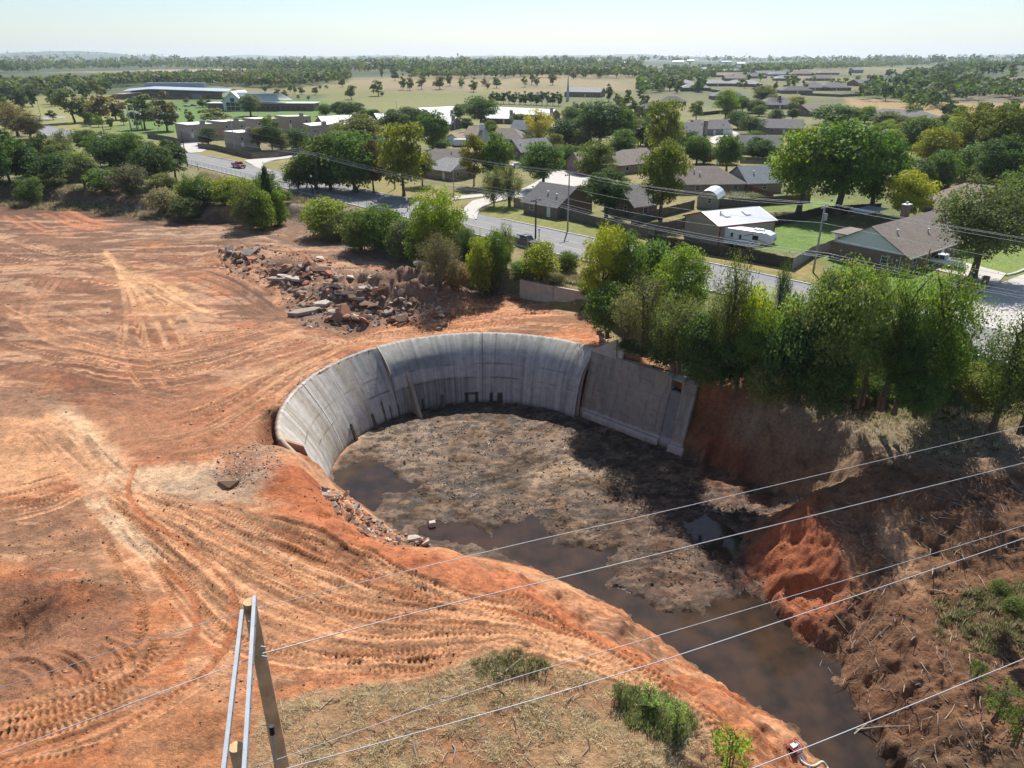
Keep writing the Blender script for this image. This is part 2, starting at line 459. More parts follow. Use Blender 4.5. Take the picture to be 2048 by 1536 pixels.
# stripped earth
ORANGE = (0.50, 0.235, 0.115); RED = (0.40, 0.135, 0.058); PALE = (0.62, 0.42, 0.265); CREAM = (0.66, 0.52, 0.37)
BROWN = (0.175, 0.112, 0.075); DARK = (0.085, 0.062, 0.047); GREY = (0.33, 0.245, 0.175); MUD = (0.20, 0.125, 0.075)
wob = (fbm(GX / 5, GY / 5, 4, 71) - 0.5) * 5
dd = np.full(len(GX), 99.0, np.float32); kD = np.nonzero(GR < 330)[0]; dd[kD] = sdf(GX[kD], GY[kD], DIRT)
DD0 = dd.copy(); dd = dd + wob * 0.6
inD = sst(1.2, -1.2, dd) * near
paint(inD, ORANGE)
st = fbm(GX / 7 + GY / 30, GY / 2.2, 4, 72)                # streaks lying across the view
paint(inD * sst(0.45, 0.62, st) * 0.55, RED)
paint(inD * sst(0.50, 0.66, fbm(GX / 11, GY / 3.5, 4, 73)) * 0.55, PALE)
paint(inD * sst(0.50, 0.68, fbm(GX / 8, GY / 5, 4, 74)) * 0.7, BROWN)
st2 = fbm(GX / 4.5 - GY / 14, GY / 1.1, 4, 172)
paint(inD * sst(0.52, 0.66, st2) * 0.5, (0.215, 0.13, 0.09))
paint(inD * sst(0.56, 0.7, fbm(GX / 3.5 + GY / 10, GY / 0.8, 4, 173)) * 0.55, (0.60, 0.40, 0.26))
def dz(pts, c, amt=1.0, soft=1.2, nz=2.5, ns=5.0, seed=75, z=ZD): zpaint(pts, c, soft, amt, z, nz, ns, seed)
dz([(-300, 400), (560, 445), (760, 540), (900, 640), (640, 700), (420, 790), (-300, 800)], (0.36, 0.18, 0.105), 0.55, nz=6, ns=12)
dz([(-200, 392), (260, 396), (420, 430), (560, 478), (480, 492), (330, 468), (200, 452), (-200, 446)], (0.105, 0.066, 0.045), 0.97, nz=2)
dz([(560, 405), (640, 400), (760, 470), (1040, 590), (930, 610), (700, 500), (540, 450)], (0.165, 0.122, 0.095), 0.9, nz=3)
dz([(230, 450), (560, 455), (640, 500), (420, 490), (200, 480)], GREY, 0.75)
dz([(470, 450), (700, 470), (820, 540), (700, 530), (560, 490)], (0.22, 0.17, 0.14), 0.7)
dz([(-50, 440), (250, 430), (280, 520), (-50, 520)], (0.185, 0.115, 0.078), 0.8, nz=5)
dz([(-50, 525), (200, 510), (260, 560), (-50, 560)], (0.19, 0.115, 0.078), 0.6, nz=4)
dz([(-50, 410), (60, 415), (40, 440), (-50, 445)], (0.40, 0.16, 0.085), 0.7)
dz([(190, 500), (360, 560), (430, 640), (310, 640), (220, 600)], (0.52, 0.30, 0.16), 0.7, nz=3)
dz([(-50, 560), (240, 560), (300, 690), (200, 790), (-50, 700)], (0.215, 0.12, 0.075), 0.75, nz=5)
dz([(280, 500), (480, 480), (640, 600), (520, 660), (380, 600)], (0.215, 0.12, 0.075), 0.75, nz=5)
dz([(330, 540), (460, 515), (520, 570), (440, 600)], ORANGE, 0.55, nz=3)
dz([(120, 730), (330, 700), (400, 760), (300, 800), (120, 800)], (0.27, 0.115, 0.065), 0.7, nz=3)
dz([(330, 700), (560, 680), (700, 660), (560, 760), (350, 770)], (0.30, 0.155, 0.1), 0.6, nz=3)
dz([(150, 810), (420, 790), (560, 760), (530, 900), (350, 940), (230, 900)], (0.34, 0.175, 0.105), 0.75, nz=2)
RUB = [(440, 495), (520, 490), (600, 520), (700, 535), (800, 550), (860, 560), (935, 590), (920, 620), (820, 640), (700, 660), (600, 650), (560, 580), (450, 550)]
dz(RUB, (0.20, 0.155, 0.125), 0.85, nz=2, ns=3)
dz([(420, 770), (640, 700), (740, 680), (700, 690), (560, 790)], PALE, 0.6)
dz([(-50, 870), (90, 810), (150, 830), (250, 930), (260, 990), (60, 960), (-50, 940)], (0.60, 0.37, 0.215), 0.85)
dz([(95, 800), (130, 810), (250, 925), (240, 945), (190, 915), (130, 850)], CREAM, 0.95, nz=0.8, ns=2)
dz([(160, 950), (300, 935), (440, 930), (400, 985), (230, 1000)], CREAM, 0.85, nz=1.2, ns=2)
dz([(60, 780), (130, 800), (90, 840), (-50, 860), (-50, 800)], (0.25, 0.165, 0.115), 0.8)
dz([(330, 970), (470, 935), (560, 960), (500, 1010), (380, 1010)], (0.40, 0.34, 0.26), 0.8, nz=1.2, ns=2)
dz([(470, 900), (560, 880), (570, 940), (470, 960)], (0.27, 0.22, 0.19), 0.5, nz=1.5, ns=2)
dz([(510, 970), (640, 930), (760, 1060), (820, 1130), (640, 1080), (560, 1010)], RED, 0.8, nz=1.5, ns=3)
dz([(720, 1130), (1060, 1120), (1250, 1240), (1450, 1400), (1560, 1440), (1480, 1440), (1100, 1270), (780, 1200)], (0.44, 0.16, 0.072), 0.8, nz=1.5, ns=3)
dz([(600, 990), (700, 1010), (830, 1130), (760, 1130), (640, 1060)], (0.46, 0.19, 0.09), 0.6)
dz([(180, 1000), (500, 1100), (800, 1210), (1100, 1290), (1350, 1400), (1100, 1350), (600, 1320), (300, 1150)], (0.56, 0.30, 0.165), 0.55, nz=1.5, ns=3)
dz([(-50, 1150), (80, 1170), (130, 1230), (60, 1290), (-50, 1300)], (0.21, 0.115, 0.07), 0.85, nz=1)
dz([(80, 1180), (250, 1230), (280, 1300), (120, 1380), (-50, 1380), (-50, 1300)], (0.30, 0.165, 0.1), 0.8, nz=1.5, ns=3)
dz([(180, 1130), (260, 1160), (300, 1210), (200, 1220)], (0.20, 0.13, 0.085), 0.7, nz=1, ns=2)
dz([(300, 1420), (420, 1380), (520, 1420), (540, 1600), (180, 1600)], (0.42, 0.235, 0.125), 0.6, nz=1, ns=2)
# ground under dry grass at the bottom of the picture
GRASSPOLY = [(540, 1420), (640, 1388), (860, 1372), (930, 1340), (1040, 1330), (1120, 1350), (1270, 1362), (1370, 1390), (1440, 1460), (1490, 1536), (1540, 1700), (480, 1700), (500, 1500)]
dz(GRASSPOLY, (0.37, 0.265, 0.16), 0.95, soft=0.25, nz=0.7, ns=1.5)
dz([(720, 1440), (1000, 1420), (1060, 1536), (900, 1600), (760, 1536)], (0.30, 0.155, 0.085), 0.7, nz=1, ns=2)
dz([(1080, 1370), (1250, 1370), (1280, 1420), (1120, 1420)], (0.27, 0.12, 0.065), 0.55, nz=1, ns=1.5)
# the floor of the basin and the right bank
dF = np.full(len(GX), 50.0, np.float32)
kF = np.nonzero((np.abs(GX + 2) < 68) & (GY < 110))[0]
dF[kF] = sdf(GX[kF], GY[kF], FP)
wF = sst(0.8, -0.3, dF + (fbm(GX / 2, GY / 2, 3, 77) - 0.5) * 1.2) * near
paint(wF, MUD)
mm = fbm(GX / 2.6 + GY / 9, GY / 1.5, 5, 78)
paint(wF * sst(0.47, 0.6, mm) * 0.9, (0.34, 0.235, 0.15))
paint(wF * sst(0.50, 0.58, fbm(GX / 1.5, GY / 0.8, 5, 79)) * 0.9, (0.075, 0.058, 0.04))
paint(wF * sst(0.55, 0.62, fbm(GX / 0.7, GY / 0.4, 4, 179)) * 0.7, (0.05, 0.04, 0.03))
dz([(670, 900), (760, 850), (870, 830), (900, 900), (840, 960), (740, 920)], (0.40, 0.32, 0.24), 0.6, nz=1.5, ns=2, z=ZF)
dz([(850, 860), (1130, 860), (1240, 930), (1200, 1000), (1000, 1000), (860, 940)], (0.26, 0.19, 0.125), 0.4, nz=2, ns=2, z=ZF)
dz([(1060, 930), (1190, 915), (1210, 960), (1110, 965), (1060, 985)], (0.42, 0.31, 0.205), 0.7, nz=1, ns=1.5, z=ZF)
dz([(1240, 1010), (1380, 1000), (1420, 1120), (1480, 1190), (1330, 1220), (1220, 1130)], (0.175, 0.098, 0.062), 0.8, nz=1.5, ns=2, z=ZF)
dz([(700, 820), (960, 796), (1160, 830), (1130, 850), (960, 822), (760, 860)], (0.07, 0.058, 0.048), 0.8, nz=0.5, ns=2, z=ZF)  # shadow band at the wall foot, painted into the floor colour
# bank rising on the right
dR = np.maximum(-dF, 0)
RB = [(1470, 1000), (1700, 960), (1900, 905), (2500, 900), (3400, 1900), (1800, 1600), (1700, 1440), (1580, 1270), (1490, 1130)]
dz(RB, (0.185, 0.105, 0.06), 0.97, nz=1.0, z=-6, soft=0.6)
rb = np.zeros(len(GX), bool); rb[kF] = sdf(GX[kF], GY[kF], W2(RB, -6)) < 1.5
paint(rb * sst(0.46, 0.6, fbm(GX / 2.2, GY / 1.4, 4, 81)) * 0.6, (0.10, 0.06, 0.037))
paint(rb * sst(0.52, 0.64, fbm(GX / 1.2, GY / 0.9, 4, 82)) * 0.4, (0.29, 0.175, 0.10))
dz([(1470, 1110), (1500, 1060), (1560, 1020), (1640, 1010), (1650, 1080), (1700, 1130), (1730, 1180), (1690, 1220), (1640, 1260), (1580, 1250), (1530, 1195)], (0.37, 0.135, 0.065), 0.92, nz=1.0, ns=2, z=-7.5)
dz([(1640, 1020), (1700, 1030), (1760, 1140), (1720, 1170), (1680, 1100)], (0.33, 0.19, 0.115), 0.8, nz=1, ns=2, z=-5.5)
dz([(1755, 1030), (1795, 1035), (1830, 1110), (1850, 1150), (1800, 1120), (1770, 1080)], (0.52, 0.35, 0.22), 0.95, nz=0.4, ns=1.5, z=-5)
dz([(1590, 1220), (1700, 1180), (1760, 1230), (1700, 1330), (1650, 1310)], (0.155, 0.10, 0.062), 0.7, nz=1, ns=1.5, z=-7)
dz([(1640, 1330), (1760, 1290), (1900, 1270), (1900, 1420), (1760, 1440)], (0.185, 0.105, 0.063), 0.75, nz=1, ns=2, z=-7)
dz([(1700, 1440), (1900, 1420), (2200, 1500), (2200, 1700), (1850, 1650)], (0.115, 0.085, 0.055), 0.7, nz=1, ns=2, z=-6)
dz([(1610, 1320), (1660, 1330), (1690, 1390), (1650, 1400)], (0.34, 0.2, 0.125), 0.9, nz=0.3, ns=1, z=-10.2)
# red face below the trees
dz([(1380, 790), (1500, 800), (1740, 850), (1720, 930), (1600, 950), (1420, 920)], (0.20, 0.082, 0.045), 0.9, nz=1, z=-6)
dz([(1480, 830), (1700, 850), (1720, 940), (1560, 950)], (0.13, 0.088, 0.062), 0.7, nz=1, z=-6)
dz([(1480, 760), (1900, 800), (2200, 830), (2200, 905), (1900, 900), (1600, 840)], (0.27, 0.21, 0.145), 0.8, nz=2, z=-1)

# damp brown patches over the far plateau, mottled mud in the basin
ul = np.zeros(len(GX), np.float32); ul[kD] = sst(2, -6, sdf(GX[kD], GY[kD], W2([(-400, 395), (560, 440), (800, 530), (700, 690), (430, 790), (-400, 830)], ZD)))
paint(ul * sst(0.49, 0.58, fbm(GX / 9 + GY / 20, GY / 4.0, 5, 220)) * 0.6, (0.165, 0.095, 0.06))
paint(ul * sst(0.55, 0.63, fbm(GX / 4, GY / 1.6, 4, 221)) * 0.45, (0.10, 0.065, 0.045))
paint(ul * sst(0.56, 0.64, fbm(GX / 6, GY / 1.8, 4, 222)) * 0.5, (0.60, 0.42, 0.29))
dz([(-200, 398), (250, 402), (400, 436), (330, 452), (200, 436), (-200, 432)], (0.105, 0.066, 0.045), 0.8, nz=1.5, ns=3)
paint(wF * sst(0.50, 0.56, fbm(GX / 1.1, GY / 0.55, 5, 223)) * 0.8, (0.055, 0.038, 0.026))
paint(wF * sst(0.56, 0.61, fbm(GX / 0.9 + 50, GY / 0.45, 4, 224)) * 0.4, (0.36, 0.26, 0.175))
GZT = GZ.copy(); GCL = np.zeros(len(GX), np.float32)
# ------------------------------------------------------------------ tyre and crawler tracks pressed into the earth
def spline(pts, step):
    """Catmull-Rom through 2d points, resampled"""
    p = [np.array(q, float) for q in pts]
    p = [2 * p[0] - p[1]] + p + [2 * p[-1] - p[-2]]
    out = []
    for i in range(1, len(p) - 2):
        for t in np.linspace(0, 1, 14, endpoint=False):
            a = 2 * p[i]; b = p[i + 1] - p[i - 1]; c = 2 * p[i - 1] - 5 * p[i] + 4 * p[i + 1] - p[i + 2]
            d = -p[i - 1] + 3 * p[i] - 3 * p[i + 1] + p[i + 2]
            out.append(0.5 * (a + b * t + c * t * t + d * t ** 3))
    out.append(p[-2])
    return out
def near_line(line, reach):
    q = np.array(line)
    i = np.nonzero((GX > q[:, 0].min() - reach) & (GX < q[:, 0].max() + reach) & (GY > q[:, 1].min() - reach) & (GY < q[:, 1].max() + reach))[0]
    if not len(i): return i, None, None
    x, y = GX[i], GY[i]
    best = np.full(len(i), 1e9); arc = np.zeros(len(i)); sg = np.zeros(len(i)); L = 0.0
    for a, b in zip(q[:-1], q[1:]):
        l = math.hypot(*(b - a))
        k = np.nonzero((x > min(a[0], b[0]) - reach) & (x < max(a[0], b[0]) + reach) & (y > min(a[1], b[1]) - reach) & (y < max(a[1], b[1]) + reach))[0]
        if len(k):
            d, t = seg_d(x[k], y[k], a, b)
            u = d < best[k]; ku = k[u]
            best[ku] = d[u]; arc[ku] = L + t[u] * l
            cr = (b[0] - a[0]) * (y[ku] - a[1]) - (b[1] - a[1]) * (x[ku] - a[0]); sg[ku] = np.sign(cr)
        L += l
    k = best < reach
    return i[k], best[k] * sg[k], arc[k]
RT = np.random.RandomState(11)
def track(pts, w=0.6, dep=0.09, cleat=0.05, per=0.36, c=None, amt=0.6, z=ZD, world=False, berm=0.05, fade=True):
    line = spline(pts if world else W2(pts, z), 0.5)
    i, d, s = near_line(line, w * 1.3)
    if not len(i): return
    h = w / 2; a = np.abs(d)
    L = s.max() + 1e-6
    fd = sst(0, 3, s) * sst(L, L - 3, s) if fade else 1.0
    fd = fd * (0.3 + 0.7 * sst(0.36, 0.55, fbm(s / 5 + pts[0][0], s * 0, 3, 90)))
    inn = sst(h * 1.12, h * 0.8, a)
    cl = np.sin(2 * math.pi * (s + 0.5 * a) / per)
    GCL[i] += fd * 1.5 * cleat * inn * np.clip(cl * 1.6, -1, 1)
    GZ[i] += fd * (-0.85 * dep * inn + 0.6 * berm * np.exp(-((a - h * 1.25) / (0.22 * h + 0.05)) ** 2))
    if c is not None:
        paint_i(i, inn * amt * fd, c)
    if cleat:
        paint_i(i, inn * 0.8 * fd * sst(0.1, -0.5, cl), (0.20, 0.085, 0.04))
def pair(pts, gauge=2.0, z=ZD, **k):
    line = [np.array(q) for q in W2(pts, z)]
    for sgn in (-1, 1):
        o = []
        for j, p in enumerate(line):
            t = line[min(j + 1, len(line) - 1)] - line[max(j - 1, 0)]; t = t / (np.linalg.norm(t) + 1e-9)
            o.append(p + np.array([-t[1], t[0]]) * sgn * gauge / 2)
        track(o, world=True, z=z, **k)
def family(A, B, n, z=ZD, seed=0, **k):
    r = np.random.RandomState(seed)
    a = np.array(W2(A, z)); b = np.array(W2(B, z))
    for v in np.sort(r.rand(n)):
        j = r.randn(len(a), 2) * 0.25
        p = a * (1 - v) + b * v + j
        kk = dict(k)
        kk['w'] = k.get('w', 0.6) * r.uniform(0.45, 1.25); kk['amt'] = k.get('amt', 0.6) * r.uniform(0.8, 1.9)
        if r.rand() < 0.3: kk['c'] = tuple(0.45 * q_ for q_ in kk['c'])
        if r.rand() < 0.3: kk['cleat'] = 0.0
        i0 = 0 if len(p) < 4 else r.randint(0, 2); i1 = len(p) - (0 if len(p) < 4 else r.randint(0, 2))
        track([tuple(q) for q in p[i0:i1]], world=True, z=z, **kk)
TL = (0.60, 0.335, 0.185)
# long haul tracks running across the foreground
family([(190, 960), (330, 1010), (480, 1070), (640, 1140), (800, 1200), (980, 1225), (1200, 1290), (1400, 1400), (1540, 1520)],
       [(190, 1000), (260, 1080), (340, 1180), (440, 1290), (640, 1350), (880, 1345), (1150, 1345), (1330, 1400), (1480, 1560)], 26, seed=1, c=TL, amt=0.4, dep=0.08, cleat=0.035, w=0.6)
family([(460, 1010), (600, 1050), (720, 1110), (860, 1180), (1040, 1200), (1240, 1280)],
       [(420, 1040), (560, 1110), (700, 1170), (860, 1230), (1040, 1270), (1240, 1340)], 12, seed=2, c=(0.5, 0.22, 0.11), amt=0.4, dep=0.16, cleat=0.05, w=0.75, berm=0.14)
family([(520, 1340), (700, 1300), (860, 1290), (1010, 1310)], [(520, 1400), (660, 1365), (800, 1360), (930, 1345)], 6, seed=3, c=TL, amt=0.3, dep=0.12, cleat=0.06, w=0.8, berm=0.1)
family([(1080, 1180), (1240, 1260), (1400, 1370), (1540, 1460), (1640, 1560)], [(900, 1215), (1100, 1275), (1300, 1380), (1440, 1470), (1540, 1600)], 12, seed=4, c=(0.52, 0.2, 0.09), amt=0.35, dep=0.12, cleat=0.06, w=0.8, berm=0.12)
# fine grooves left by single lugs and blades
for sd_, A_, B_, n_ in ((40, [(190, 960), (330, 1010), (480, 1070), (640, 1140), (800, 1200), (980, 1225), (1200, 1290), (1400, 1400), (1540, 1520)], [(190, 1000), (260, 1080), (340, 1180), (440, 1290), (640, 1350), (880, 1345), (1150, 1345), (1330, 1400), (1480, 1560)], 46),
        (41, [(460, 1010), (600, 1050), (720, 1110), (860, 1180), (1040, 1200), (1240, 1280)], [(420, 1040), (560, 1110), (700, 1170), (860, 1230), (1040, 1270), (1240, 1340)], 16),
        (42, [(-60, 1400), (120, 1370), (260, 1310), (340, 1240)], [(-60, 1560), (200, 1500), (360, 1420), (470, 1330)], 22),
        (43, [(-20, 1060), (120, 1020), (200, 970)], [(-60, 960), (60, 940), (170, 920)], 14), (44, [(0, 880), (60, 870), (150, 960), (260, 1060)], [(110, 820), (160, 860), (220, 930), (330, 1000)], 18),
        (45, [(640, 660), (800, 640), (960, 610), (1100, 590)], [(820, 672), (960, 655), (1080, 650), (1200, 660)], 22), (46, [(330, 930), (450, 900), (540, 820), (620, 750), (720, 690)], [(180, 830), (300, 830), (420, 800), (540, 740), (680, 680)], 22),
        (47, [(0, 600), (120, 650), (260, 690), (420, 670), (560, 640)], [(0, 720), (120, 750), (280, 760), (430, 740), (640, 660)], 24), (48, [(0, 470), (150, 500), (330, 500), (520, 520)], [(0, 560), (150, 570), (330, 590), (480, 600)], 20)):
    family(A_, B_, n_, seed=sd_, c=(0.66, 0.40, 0.24), amt=0.55, dep=0.06, cleat=0.0, w=0.26, berm=0.04)
# curve round the left
pair([(240, 940), (225, 990), (260, 1050), (350, 1110), (420, 1180), (430, 1260), (390, 1330), (280, 1400), (120, 1460), (-80, 1520)], gauge=2.3, w=0.5, dep=0.13, cleat=0.0, c=(0.40, 0.165, 0.078), amt=0.85, fade=False)
pair([(200, 990), (250, 1090), (300, 1170), (320, 1230), (300, 1300), (220, 1370), (80, 1430), (-80, 1480)], gauge=1.9, w=0.65, dep=0.1, cleat=0.06, c=TL, amt=0.3)
track([(170, 960), (200, 1010), (270, 1080), (340, 1130)], w=1.6, dep=0.02, cleat=0, c=(0.66, 0.55, 0.40), amt=0.7)
family([(-60, 1440), (120, 1400), (260, 1330), (330, 1260)], [(-60, 1560), (200, 1500), (360, 1420), (470, 1330)], 12, seed=5, c=TL, amt=0.35, dep=0.09, cleat=0.045, w=0.6)
family([(-40, 1330), (40, 1350), (90, 1400)], [(180, 1270), (250, 1320), (280, 1390)], 9, seed=6, c=(0.36, 0.19, 0.11), amt=0.4, dep=0.2, cleat=0, w=0.7, berm=0.16)
family([(0, 1080), (120, 1040), (200, 980)], [(-60, 980), (60, 960), (170, 930)], 8, seed=7, c=TL, amt=0.4, dep=0.06, cleat=0.03)
family([(0, 880), (60, 870), (150, 960), (210, 1010)], [(110, 820), (160, 860), (220, 930), (300, 970)], 9, seed=8, c=(0.62, 0.40, 0.25), amt=0.4, dep=0.07, cleat=0.0, w=0.9)
# fan on the plateau
for k, e in enumerate([(250, 690), (300, 720), (340, 700), (375, 690), (400, 660), (430, 640), (310, 660), (270, 640), (440, 620)]):
    track([(210, 500 + k), (232, 530), ((232 + e[0]) / 2 + 10, (530 + e[1]) / 2), e], w=0.7, dep=0.05, cleat=0, c=(0.62, 0.41, 0.24), amt=0.75, fade=True, berm=0.02)
family([(225, 520), (300, 560), (380, 600), (450, 630)], [(220, 530), (250, 590), (300, 640), (390, 655)], 10, seed=9, c=(0.66, 0.43, 0.25), amt=0.7, dep=0.04, cleat=0, w=0.5)
pair([(-80, 535), (60, 530), (170, 518), (230, 505)], gauge=2.0, w=0.8, dep=0.05, cleat=0, c=(0.60, 0.37, 0.2), amt=0.7)
pair([(255, 640), (265, 690), (290, 750), (320, 785)], gauge=2.2, w=0.8, dep=0.08, cleat=0.05, c=(0.6, 0.36, 0.22), amt=0.6)
for o in range(5):
    track([(140 - 16 * o, 560), (95 - 12 * o, 610), (95 - 10 * o, 650), (150 - 8 * o, 690), (260, 700 + 5 * o)], w=0.8, dep=0.06, cleat=0.0, c=(0.48, 0.28, 0.17), amt=0.5)
family([(0, 620), (120, 660), (260, 690), (420, 670), (560, 640)], [(0, 690), (120, 720), (280, 740), (430, 720), (640, 650)], 14, seed=10, c=(0.52, 0.29, 0.17), amt=0.4, dep=0.05, cleat=0.0, w=0.8)
family([(250, 740), (400, 720), (560, 690), (700, 650)], [(300, 800), (450, 780), (600, 720), (760, 665)], 12, seed=12, c=PALE, amt=0.45, dep=0.06, cleat=0.03, w=0.6)
family([(330, 930), (450, 900), (540, 820), (620, 750), (720, 690)], [(180, 830), (300, 830), (420, 800), (540, 740), (680, 680)], 16, seed=13, c=(0.50, 0.28, 0.165), amt=0.35, dep=0.05, cleat=0.035, w=0.6)
family([(640, 660), (800, 640), (960, 610), (1100, 590)], [(820, 672), (960, 655), (1080, 650), (1200, 660)], 22, seed=14, c=(0.56, 0.30, 0.17), amt=0.4, dep=0.06, cleat=0.03, w=0.6)
family([(460, 640), (520, 660), (600, 690)], [(560, 620), (640, 640), (700, 660)], 8, seed=15, c=PALE, amt=0.4, dep=0.06, cleat=0, w=0.6)
family([(60, 420), (200, 425), (300, 440), (400, 470)], [(60, 400), (230, 402), (360, 425), (480, 460)], 14, seed=16, c=(0.24, 0.165, 0.12), amt=0.5, dep=0.12, cleat=0, w=1.0, berm=0.1)
family([(240, 470), (330, 480), (420, 480), (520, 470)], [(300, 440), (400, 450), (500, 460), (600, 490)], 12, seed=17, c=(0.44, 0.34, 0.26), amt=0.4, dep=0.04, cleat=0, w=0.9)
family([(0, 430), (60, 460), (150, 470)], [(130, 420), (200, 440), (250, 450)], 12, seed=18, c=(0.50, 0.22, 0.12), amt=0.5, dep=0.05, cleat=0, w=1.2)
family([(520, 540), (580, 590), (560, 620)], [(420, 540), (480, 575), (470, 600)], 9, seed=19, c=(0.55, 0.3, 0.17), amt=0.4, dep=0.04, cleat=0, w=0.7)
family([(560, 470), (660, 500), (760, 560)], [(640, 460), (740, 500), (820, 550)], 7, seed=20, c=(0.33, 0.26, 0.21), amt=0.4, dep=0.05, cleat=0, w=0.8)
family([(20, 470), (120, 500), (220, 510), (330, 500)], [(0, 510), (120, 530), (240, 560), (380, 545)], 14, seed=30, c=(0.20, 0.125, 0.085), amt=0.5, dep=0.05, cleat=0, w=0.7)
family([(0, 590), (80, 600), (180, 640), (300, 680), (420, 690)], [(20, 740), (140, 760), (280, 770), (420, 750), (560, 700)], 22, seed=31, c=(0.46, 0.29, 0.19), amt=0.45, dep=0.05, cleat=0, w=0.45)
family([(300, 560), (420, 600), (520, 640)], [(350, 520), (470, 560), (560, 620)], 10, seed=32, c=(0.19, 0.12, 0.085), amt=0.45, dep=0.05, cleat=0, w=0.7)
family([(420, 520), (480, 560), (540, 590)], [(440, 500), (520, 540), (560, 580)], 8, seed=33, c=(0.55, 0.33, 0.2), amt=0.45, dep=0.04, cleat=0, w=0.5)
family([(0, 800), (120, 780), (260, 770), (380, 790)], [(0, 850), (60, 810), (180, 810), (330, 830)], 10, seed=34, c=(0.22, 0.14, 0.095), amt=0.5, dep=0.08, cleat=0, w=0.6)
family([(600, 700), (700, 668), (850, 655), (1000, 650)], [(560, 740), (680, 690), (800, 668), (960, 660)], 12, seed=35, c=PALE, amt=0.4, dep=0.05, cleat=0.03, w=0.5)
family([(560, 1020), (660, 1060), (760, 1130)], [(480, 1060), (600, 1110), (720, 1170)], 9, seed=36, c=(0.25, 0.12, 0.065), amt=0.5, dep=0.2, cleat=0.04, w=0.6, berm=0.25)
family([(300, 985), (450, 1010), (600, 1075)], [(260, 1000), (400, 1050), (560, 1130)], 12, seed=37, c=(0.62, 0.42, 0.27), amt=0.4, dep=0.08, cleat=0.05, w=0.55)
for A_ in ([(470, 1060), (620, 1120), (780, 1190), (960, 1250)], [(600, 1210), (760, 1235), (920, 1262), (1100, 1300)], [(560, 1175), (700, 1200), (860, 1236), (1020, 1290)], [(340, 1010), (440, 1060), (560, 1140), (640, 1200)], [(860, 1150), (1040, 1190), (1200, 1270), (1330, 1350)], [(1010, 1210), (1170, 1270), (1320, 1350), (1460, 1460)], [(1150, 1230), (1300, 1320), (1430, 1420), (1560, 1540)],
           [(600, 1330), (740, 1310), (860, 1315), (960, 1335)], [(560, 1390), (700, 1365), (820, 1358), (920, 1345)], [(80, 1460), (220, 1400), (300, 1320), (320, 1240)], [(-40, 1490), (140, 1440), (280, 1360), (360, 1280)], [(640, 1020), (700, 1060), (760, 1110)], [(250, 1010), (320, 1090), (380, 1170), (400, 1230)], [(700, 665), (850, 640), (1000, 625)], [(780, 668), (930, 652), (1080, 640)], [(380, 900), (470, 850), (540, 790)], [(300, 860), (420, 830), (520, 770)]):
    track(A_, w=0.62, dep=0.08, cleat=0.055, c=(0.52, 0.25, 0.13), amt=0.5, berm=0.06)
# arcs of a digger in the mud, crawler marks on the right bank
for o in range(6):
    track([(1055 + 4 * o, 985 - 2 * o), (1085 + 8 * o, 945 - 4 * o + 6 * o), (1140 + 6 * o, 918 + 7 * o), (1195, 922 + 8 * o)], w=0.5, dep=0.1, cleat=0, c=(0.50, 0.37, 0.25), amt=0.8, z=ZF, berm=0.09)
track([(1198, 925), (1205, 960), (1200, 985)], w=0.5, dep=0.08, cleat=0.04, c=(0.4, 0.29, 0.2), amt=0.7, z=ZF)
family([(880, 960), (1000, 940), (1100, 900)], [(860, 1010), (990, 1000), (1060, 970)], 10, seed=22, c=(0.10, 0.08, 0.055), amt=0.6, dep=0.14, cleat=0, w=0.6, z=ZF, berm=0.1)
family([(1640, 1020), (1680, 1060), (1720, 1130)], [(1680, 1010), (1730, 1050), (1770, 1120)], 5, seed=23, c=(0.42, 0.26, 0.16), amt=0.5, dep=0.08, cleat=0.06, w=0.6, z=-5.5)
family([(1700, 1290), (1760, 1230), (1810, 1170)], [(1650, 1260), (1720, 1210), (1800, 1150)], 6, seed=24, c=(0.20, 0.12, 0.075), amt=0.5, dep=0.06, cleat=0, w=0.6, z=-6, berm=0.05)
family([(1850, 1000), (1950, 990), (2060, 1000)], [(1830, 1060), (1940, 1060), (2060, 1080)], 8, seed=25, c=(0.19, 0.12, 0.08), amt=0.5, dep=0.15, cleat=0, w=0.9, z=-4.5, berm=0.12)

GZ = GZT + np.tanh((GZ - GZT) / 0.15).astype(np.float32) * 0.15 + np.clip(GCL, -0.085, 0.085)
# local mounds, hollows, ruts
nearD = np.nonzero((GR < 200) & (GY < 170))[0]
X, Y = GX[nearD], GY[nearD]
dD = DD0[nearD]; dFF = dF[nearD]
dirt_w = sst(0.5, -2, dD)
pat = sst(0.45, 0.62, fbm(X / 6, Y / 4, 3, 190))
rough = (fbm(X / 1.1, Y / 1.1, 4, 91) - 0.5) * 0.16 + (fbm(X / 0.35, Y / 0.35, 3, 92) - 0.5) * (0.04 + 0.06 * pat)
fl = sst(0.3, -0.8, dFF)
mud = (fbm(X / 1.5 + Y / 6, Y / 0.9, 5, 93) - 0.5)
mudf = (fbm(X / 0.45, Y / 0.35, 4, 94) - 0.5)
dz_ = dirt_w * (1 - fl) * rough + fl * (mud * 0.6 + mudf * (0.08 + 0.34 * sst(0.42, 0.6, fbm(X / 5, Y / 3.5, 3, 230))))
rbw = np.zeros(len(X)); rbw[:] = 0; kb = np.nonzero((X > -5) & (Y < 100))[0]; rbw[kb] = sst(1, -2, sdf(X[kb], Y[kb], W2(RB, -6)))
rdg = 1 - np.abs(2 * fbm(X / 1.6 + 7, Y / 1.3, 4, 195) - 1)
dz_ += rbw * (rdg - 0.75) * 0.4
dz_ += rbw * ((fbm(X / 1.2, Y / 1.0, 5, 95) - 0.5) * 0.62 + (fbm(X / 3.5, Y / 3.0, 3, 96) - 0.5) * 1.0)
